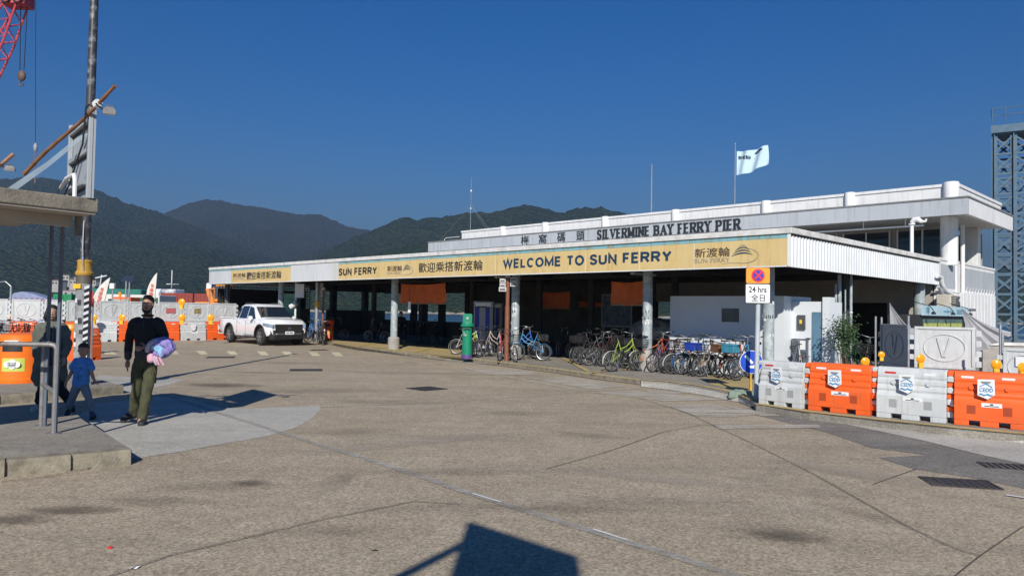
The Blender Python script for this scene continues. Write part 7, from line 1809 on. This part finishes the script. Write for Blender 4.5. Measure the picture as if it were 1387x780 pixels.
# ---- man walking with a folded quilted bundle
g0 = G(195, 573)
man = thing('person', 'bearded man in black top and olive cargo trousers walking with a bundle under his arm', 'person', (g0.x, g0.y, 0))
man.scale = (.93, .93, 1)
hc = (.03,-.06,1.685)
el, q, k = head(hc, .235, yaw=R(12))
sh_l, sh_r = (-.205,.0,1.43), (.205,-.02,1.43)
kn_l, kn_r = (-.12,-.02,.47), (.085,-.10,.49)
an_l, an_r = (-.235,.16,.13), (.02,-.10,.09)
armL = [(-.20,.0,1.43), (-.275,.03,1.14), (-.265,-.02,.90)]
armR = [(.20,-.02,1.43), (.27,-.02,1.15), (.14,-.26,1.10)]
body = [([(0,0,.95),(0,-.0,1.12),(.0,-.0,1.32),(.01,-.01,1.44)], [(.125,.085),(.12,.08),(.15,.085),(.11,.065)]), ([(.01,-.01,1.44),(.025,-.035,1.60)], [.065,.056]),
        (armL, [.045,.033,.026]), (armR, [.045,.033,.028]),
        ([(-.08,0,.93),kn_l,an_l], [.07,.045,.038]), ([(.08,0,.93),kn_r,an_r], [.07,.045,.038]),
        ([an_l,(-.25,.10,.06)], [.042,.035]), ([an_r,(.02,-.17,.05)], [.042,.035])]
body += hand((-.265,-.03,.895), (.02,-.12,-1), (.5,-.4,-.2), (.35,-.9,.0), 1.05) + hand((.13,-.27,1.10), (-.75,-.55,-.2), (.3,-.6,.2), (0,.2,1), 1.05)
solid(body, 'body', SK1, man, .0075, ells=el, smooth_it=3)
eyes(q, k, man, HAIR)
# hair and beard
solid([], 'hair', HAIR, man, .008, ells=[(q(0,.028,.068), .083*k, .098*k, .070*k), (q(0,.070,.0), .070*k, .050*k, .080*k), (q(0,-.020,.118), .066*k, .062*k, .026*k), (q(.066,.02,.02), .016*k, .035*k, .045*k), (q(-.066,.02,.02), .016*k, .035*k, .045*k)], smooth_it=2)
solid([([q(-.066,-.01,-.02), q(-.058,-.03,-.060), q(-.030,-.062,-.095), q(0,-.070,-.105), q(.030,-.062,-.095), q(.058,-.03,-.060), q(.066,-.01,-.02)], [.010,.016,.022,.024,.022,.016,.010]), ([q(-.024,-.088,-.044), q(0,-.094,-.038), q(.024,-.088,-.044)], [.006,.008,.006])], 'beard', HAIR, man, .006, ells=[(q(0,-.058,-.090), .034*k, .030*k, .026*k)], smooth_it=2)
BLK = cloth('black_fleece', (.012,.012,.014)); GRH = cloth('charcoal_hem', (.045,.047,.055)); OLV = cloth('olive_cotton', (.058,.060,.030), (.035,.037,.020))
solid([([(0,.0,1.0),(0,0,1.12),(0,0,1.30),(.005,0,1.43),(.01,-.01,1.50)], [(.168,.125),(.168,.122),(.200,.130),(.155,.108),(.080,.070)]),
       ([(-.15,0,1.44),(-.225,.005,1.38),(-.285,.03,1.14),(-.272,-.015,.93)], [.078,.074,.060,.046]), ([(.15,-.01,1.44),(.225,-.02,1.38),(.285,-.02,1.15),(.18,-.20,1.105)], [.078,.074,.060,.048])], 'pullover', BLK, man, .010, smooth_it=4, fold=.008)
solid([([(0,.0,.965),(0,0,1.035)], [(.173,.131),(.171,.128)]), ([(-.272,-.017,.935),(-.275,-.005,.985)], [.053,.056])], 'hem', GRH, man, .010, smooth_it=2)
b = MB(); b.torus((.012,-.02,1.535), .075, .017, 20, 7, 'z'); b.build('collar', BLK, man, smooth=True)
b = MB(); b.tube([(-.01,-.118,1.50),(.005,-.138,1.43),(.01,-.140,1.38)], .005, 5); b.build('zip', GRH, man)
solid([([(0,0,1.02),(0,0,.92),(0,0,.86)], [(.155,.115),(.158,.118),(.14,.105)]), ([(-.085,0,.90),(-.115,-.01,.70),kn_l,(-.19,.08,.28),(-.232,.16,.11)], [.098,.090,.076,.073,.068]),
       ([(.085,0,.90),(.09,-.05,.70),kn_r,(.055,-.11,.28),(.02,-.10,.075)], [.098,.090,.078,.076,.072])], 'trousers', OLV, man, .010, smooth_it=3, fold=.010)
for s, (x, y, z) in ((-1, (-.175,-.02,.66)), (1, (.16,-.05,.66))): b = MB(); b.bbox(x-.016, x+.016, y-.065, y+.05, z-.085, z+.085, .010); b.build('cargo_pocket', OLV, man, bevel=.006); 
SHK = mat('trainer_black', (.022,.023,.026), .6); SOL = mat('trainer_sole', (.03,.03,.033), .7)
shoe(man, (-.33,-.05,.012), (-.225,.22,.10), .056, SHK, SOL, ankle=(-.232,.16,.17))
shoe(man, (.10,-.30,.0), (.005,-.02,.0), .056, SHK, SOL, ankle=(.018,-.09,.13))
# bundle held under the arm: its own thing
bd = thing('bundle', 'folded quilt of lilac, pink and pale blue held under the man\'s arm', 'bundle', (g0.x+.30, g0.y-.25, 1.06), scale=.74)
LIL = cloth('quilt_lilac', (.22,.19,.46), (.45,.33,.52), 7); PNK = cloth('quilt_pink', (.60,.34,.42), (.50,.25,.35), 9); PBL2 = cloth('quilt_blue', (.20,.42,.62), (.40,.48,.60), 9); LGR = cloth('quilt_grey', (.40,.36,.46), (.52,.40,.48), 9)
solid([([(-.12,.02,.05),(.0,0,.13),(.14,0,.12),(.23,0,.02)], [(.06,.12),(.10,.14),(.105,.14),(.06,.12)]), ([(.20,0,.0),(.10,0,-.04),(.0,0,-.05)], [(.08,.13),(.10,.14),(.09,.12)])], 'lilac_fold', LIL, bd, .009, smooth_it=3, fold=.020)
solid([([(-.19,-.04,.0),(-.14,-.05,.11),(-.02,-.06,.17),(.06,-.06,.15)], [(.045,.08),(.05,.09),(.045,.08),(.03,.06)])], 'grey_fold', LGR, bd, .009, smooth_it=3, fold=.014)
solid([([(-.06,-.08,.07),(.06,-.09,.04),(.12,-.08,-.06)], [(.05,.05),(.06,.05),(.04,.04)]), ([(-.02,-.10,.03),(.06,-.11,-.02),(.09,-.09,-.10)], [.035,.04,.03])], 'blue_fold', PBL2, bd, .008, smooth_it=2, fold=.014)
solid([([(-.13,-.05,-.10),(-.13,-.05,-.20)], [(.062,.05),(.060,.05)])], 'pink_roll', PNK, bd, .008, smooth_it=2, fold=.006)
for x0, x1 in ((-.04,-.02),(.0,.03),(.05,.12)): solid([([(x0,-.06,-.10),((x0+x1)/2-.02,-.07,-.17),(x1,-.05,-.27)], [.028,.026,.022])], 'pink_strap', LGR if x0 < 0 else PNK, bd, .007, smooth_it=2, fold=.006)
# ---- boy
g1 = G(108, 567)
boy = thing('person', 'small boy in a blue T-shirt and grey jeans striding right', 'person', (g1.x, g1.y, 0), 0)
hc = (.035,-.03,1.00); el, q, k = head(hc, .195, yaw=R(20), wide=1.05)
kl, kr, al, ar_ = (-.13,.02,.31), (.13,-.04,.32), (-.235,.10,.11), (.20,-.04,.09)
bo = [([(0,0,.52),(0,0,.64),(.01,0,.78),(.015,0,.85)], [(.09,.07),(.085,.065),(.105,.07),(.075,.05)]), ([(.02,0,.85),(.03,-.02,.93)], [.038,.034]),
      ([(-.09,0,.83),(-.16,.03,.68),(-.215,.0,.54)], [.034,.028,.018]), ([(.11,0,.83),(.165,-.03,.68),(.235,-.07,.565)], [.034,.028,.018]),
      ([(-.045,0,.52),kl,al], [.048,.034,.026]), ([(.045,0,.52),kr,ar_], [.048,.034,.026]), ([al,(-.22,.06,.05)], [.028,.024]), ([ar_,(.24,-.09,.05)], [.028,.024])]
bo += hand((-.218,-.002,.535), (-.1,-.1,-1), (.5,-.3,-.2), (.4,-.9,0), .62) + hand((.238,-.072,.56), (.75,-.3,-.35), (.2,-.3,-.7), (.1,-.9,.3), .62)
solid(bo, 'body', SK1, boy, .0060, ells=el, smooth_it=3); eyes(q, k, boy, HAIR)
solid([], 'hair', HAIR, boy, .007, ells=[(q(0,.025,.062), .088*k, .102*k, .078*k), (q(0,.068,.0), .074*k, .048*k, .075*k), (q(0,-.045,.095), .066*k, .045*k, .030*k)], smooth_it=2)
TSH = cloth('t_shirt_blue', (.07,.24,.60), (.05,.18,.48)); JEA = cloth('grey_jeans', (.16,.20,.25), (.11,.14,.18))
solid([([(0,0,.52),(0,0,.66),(.01,0,.80),(.015,0,.86)], [(.120,.092),(.118,.088),(.130,.088),(.08,.06)]), ([(-.08,0,.84),(-.145,.02,.75)], [.052,.052]), ([(.10,0,.84),(.158,-.02,.75)], [.052,.052])], 't_shirt', TSH, boy, .008, smooth_it=3, fold=.006)
pr_ = [(-.03,.76),(0,.74),(.04,.77),(.06,.73),(.02,.70),(-.03,.68),(.03,.65),(.06,.62),(.0,.63),(-.03,.60)]
b = MB(); b.tube([(x, -.094, z) for x, z in pr_], .0035, 5); b.tube([(.0,-.094,.58),(.03,-.094,.60),(.05,-.094,.57)], .0035, 5); b.build('shirt_print', mat('print_navy', (.015,.06,.20)), boy)
solid([([(0,0,.56),(0,0,.50)], [(.10,.078),(.098,.076)]), ([(-.05,0,.50),kl,(-.215,.085,.15)], [.066,.054,.045]), ([(.05,0,.50),kr,(.19,-.04,.14)], [.066,.054,.046])], 'jeans', JEA, boy, .008, smooth_it=3, fold=.007)
shoe(boy, (-.20,.0,.01), (-.235,.14,.06), .036, SHK, mat('shoe_white_sole', (.5,.5,.5)), ankle=(-.225,.10,.13)); shoe(boy, (.29,-.13,.04), (.18,-.02,.0), .036, mat('sandal_blue', (.03,.05,.10)), SOL, ankle=(.195,-.04,.12))
# ---- woman
g2 = G(66, 557)
wo = thing('person', 'woman with long dark hair in a grey-green coat walking behind the boy', 'person', (g2.x, g2.y, 0), 0)
hc = (.03,-.05,1.53); el, q, k = head(hc, .225, yaw=R(28))
kl, kr, al, ar_ = (-.10,.02,.46), (.14,-.04,.46), (-.22,.10,.10), (.30,.06,.14)
bo = [([(0,0,.90),(0,0,1.08),(0,0,1.26),(.01,0,1.34)], [(.15,.10),(.12,.09),(.15,.10),(.11,.07)]), ([(.01,0,1.34),(.02,-.02,1.45)], [.05,.046]),
      ([(-.17,0,1.32),(-.235,.03,1.06),(-.205,-.03,.84)], [.045,.036,.024]), ([(.17,0,1.32),(.25,-.02,1.07),(.27,-.10,.86)], [.045,.036,.024]),
      ([(-.07,0,.88),kl,al], [.08,.055,.038]), ([(.07,0,.88),kr,ar_], [.08,.055,.038]), ([al,(-.20,.02,.05)], [.035,.03]), ([ar_,(.33,.0,.06)], [.035,.03])]
bo += hand((-.205,-.035,.835), (.05,-.15,-1), (.5,-.3,-.2), (.3,-.9,0), .9) + hand((.272,-.105,.855), (.1,-.15,-1), (-.5,-.3,-.2), (-.3,-.9,0), .9)
solid(bo, 'body', SK2, wo, .0075, ells=el, smooth_it=3); eyes(q, k, wo, HAIR)
solid([([q(-.05,.02,.05), q(-.085,.03,-.06), (-.085,.02,1.38), (-.12,.0,1.27)], [.040,.038,.035,.022]), ([q(.05,.03,.05), q(.07,.05,-.06), (.06,.06,1.38)], [.040,.035,.03])], 'hair', HAIR, wo, .009, ells=[(q(0,.030,.060), .086*k, .100*k, .080*k), (q(0,.075,-.04), .078*k, .050*k, .11*k)], smooth_it=2)
COAT = cloth('grey_green_coat', (.105,.115,.095), (.07,.078,.066)); NVY = cloth('navy_top', (.015,.018,.04)); BTR = cloth('black_trousers', (.012,.012,.013))
solid([([(-.02,.02,.50),(-.01,.02,.80),(0,.01,1.05),(0,0,1.26),(.01,0,1.36)], [(.27,.17),(.235,.155),(.195,.135),(.20,.125),(.12,.09)]),
       ([(-.15,0,1.31),(-.20,.0,1.25),(-.25,.03,1.06),(-.215,-.02,.87)], [.075,.072,.062,.052]), ([(.15,0,1.31),(.20,-.0,1.25),(.265,-.02,1.07),(.275,-.09,.90)], [.075,.072,.062,.052])], 'coat', COAT, wo, .011, smooth_it=4, fold=.012)
solid([([(.03,-.115,1.30),(.05,-.14,1.15),(.07,-.15,.95),(.09,-.16,.75)], [(.045,.03),(.050,.03),(.055,.03),(.06,.03)])], 'navy_top', NVY, wo, .009, smooth_it=2)
b = MB(); b.tube([(-.03,-.125,1.34),(-.015,-.155,1.15),(-.0,-.175,.8),(.01,-.19,.55)], [.012,.014,.014,.012], 6); b.build('coat_lapel', COAT, wo, smooth=True)
b = MB(); b.tube([(.09,-.115,1.34),(.11,-.15,1.15),(.14,-.165,.8),(.16,-.18,.55)], [.012,.014,.014,.012], 6); b.build('coat_lapel', COAT, wo, smooth=True)
solid([([(-.07,0,.85),kl,(-.205,.08,.13)], [.10,.080,.065]), ([(.07,0,.85),kr,(.285,.05,.17)], [.10,.080,.065])], 'trousers', BTR, wo, .010, smooth_it=3, fold=.010)
shoe(wo, (-.21,-.10,.0), (-.215,.13,.01), .042, mat('shoe_white', (.45,.45,.45), .5), mat('shoe_white_sole', (.5,.5,.5)), ankle=(-.217,.08,.11)); shoe(wo, (.40,-.06,.0), (.29,.13,.05), .042, SHK, SOL, ankle=(.295,.07,.14))
# ---- seated figure in the shade
sp2 = W(-20.2, 4.2, PZ); sf = thing('person', 'dark silhouetted person seated among the shaded bicycles under the canopy', 'person', (sp2.x, sp2.y, PZ), R(20))
el, q, k = head((0,-.12,1.33), .23)
bo = [([(0,.05,.72),(0,.02,.95),(0,-.05,1.12)], [(.15,.11),(.16,.11),(.13,.08)]), ([(0,-.05,1.14),(0,-.08,1.26)], [.05,.05]), ([(-.18,-.05,1.12),(-.24,-.12,.90),(-.15,-.33,.85)], [.055,.045,.032]), ([(.18,-.05,1.12),(.24,-.12,.90),(.15,-.33,.85)], [.055,.045,.032]),
      ([(-.08,.05,.72),(-.12,-.33,.66),(-.12,-.28,.18),(-.12,-.38,.10)], [.09,.07,.045,.035]), ([(.08,.05,.72),(.12,-.33,.66),(.12,-.28,.18),(.12,-.38,.10)], [.09,.07,.045,.035])]
bo += hand((-.15,-.34,.85), (.2,-.9,-.2), (0,-.3,-1), (1,.1,0)) + hand((.15,-.34,.85), (-.2,-.9,-.2), (0,-.3,-1), (-1,.1,0))
solid(bo, 'body', SK1, sf, .010, ells=el, smooth_it=3); eyes(q, k, sf, HAIR)
solid([([(0,.05,.70),(0,.02,.95),(0,-.05,1.14)], [(.19,.14),(.19,.14),(.15,.10)]), ([(-.16,-.05,1.13),(-.25,-.12,.90),(-.17,-.28,.855)], [.075,.06,.045]), ([(.16,-.05,1.13),(.25,-.12,.90),(.17,-.28,.855)], [.075,.06,.045])], 'jacket', BLK, sf, .012, fold=.01)
solid([([(0,.05,.72),(0,.04,.70)], [(.16,.12),(.16,.12)]), ([(-.08,.05,.72),(-.12,-.33,.66),(-.12,-.28,.20)], [.10,.085,.06]), ([(.08,.05,.72),(.12,-.33,.66),(.12,-.28,.20)], [.10,.085,.06])], 'trousers', BTR, sf, .012, fold=.010)
b = MB(); b.ell(q(0,.02,.05), .088*k,.10*k,.085*k, 14, 10); b.build('cap', BLK, sf, smooth=True)
sq = thing('stool', 'dark folding stool under the seated figure', 'stool', (sp2.x, sp2.y, PZ), R(20)); b = MB(); b.bbox(-.2,.2,-.12,.22,.55,.60,.01); b.build('seat', BLACK, sq)
for x in (-.17,.17):
    for y in (-.09,.19): b = MB(); b.tube([(x,y,.55),(x*1.15,y*1.2,0)],.014,6); b.build('leg', STEEL, sq)
# ---------------------------------------------------------------- give mesh origin to matching names etc. (no-op)
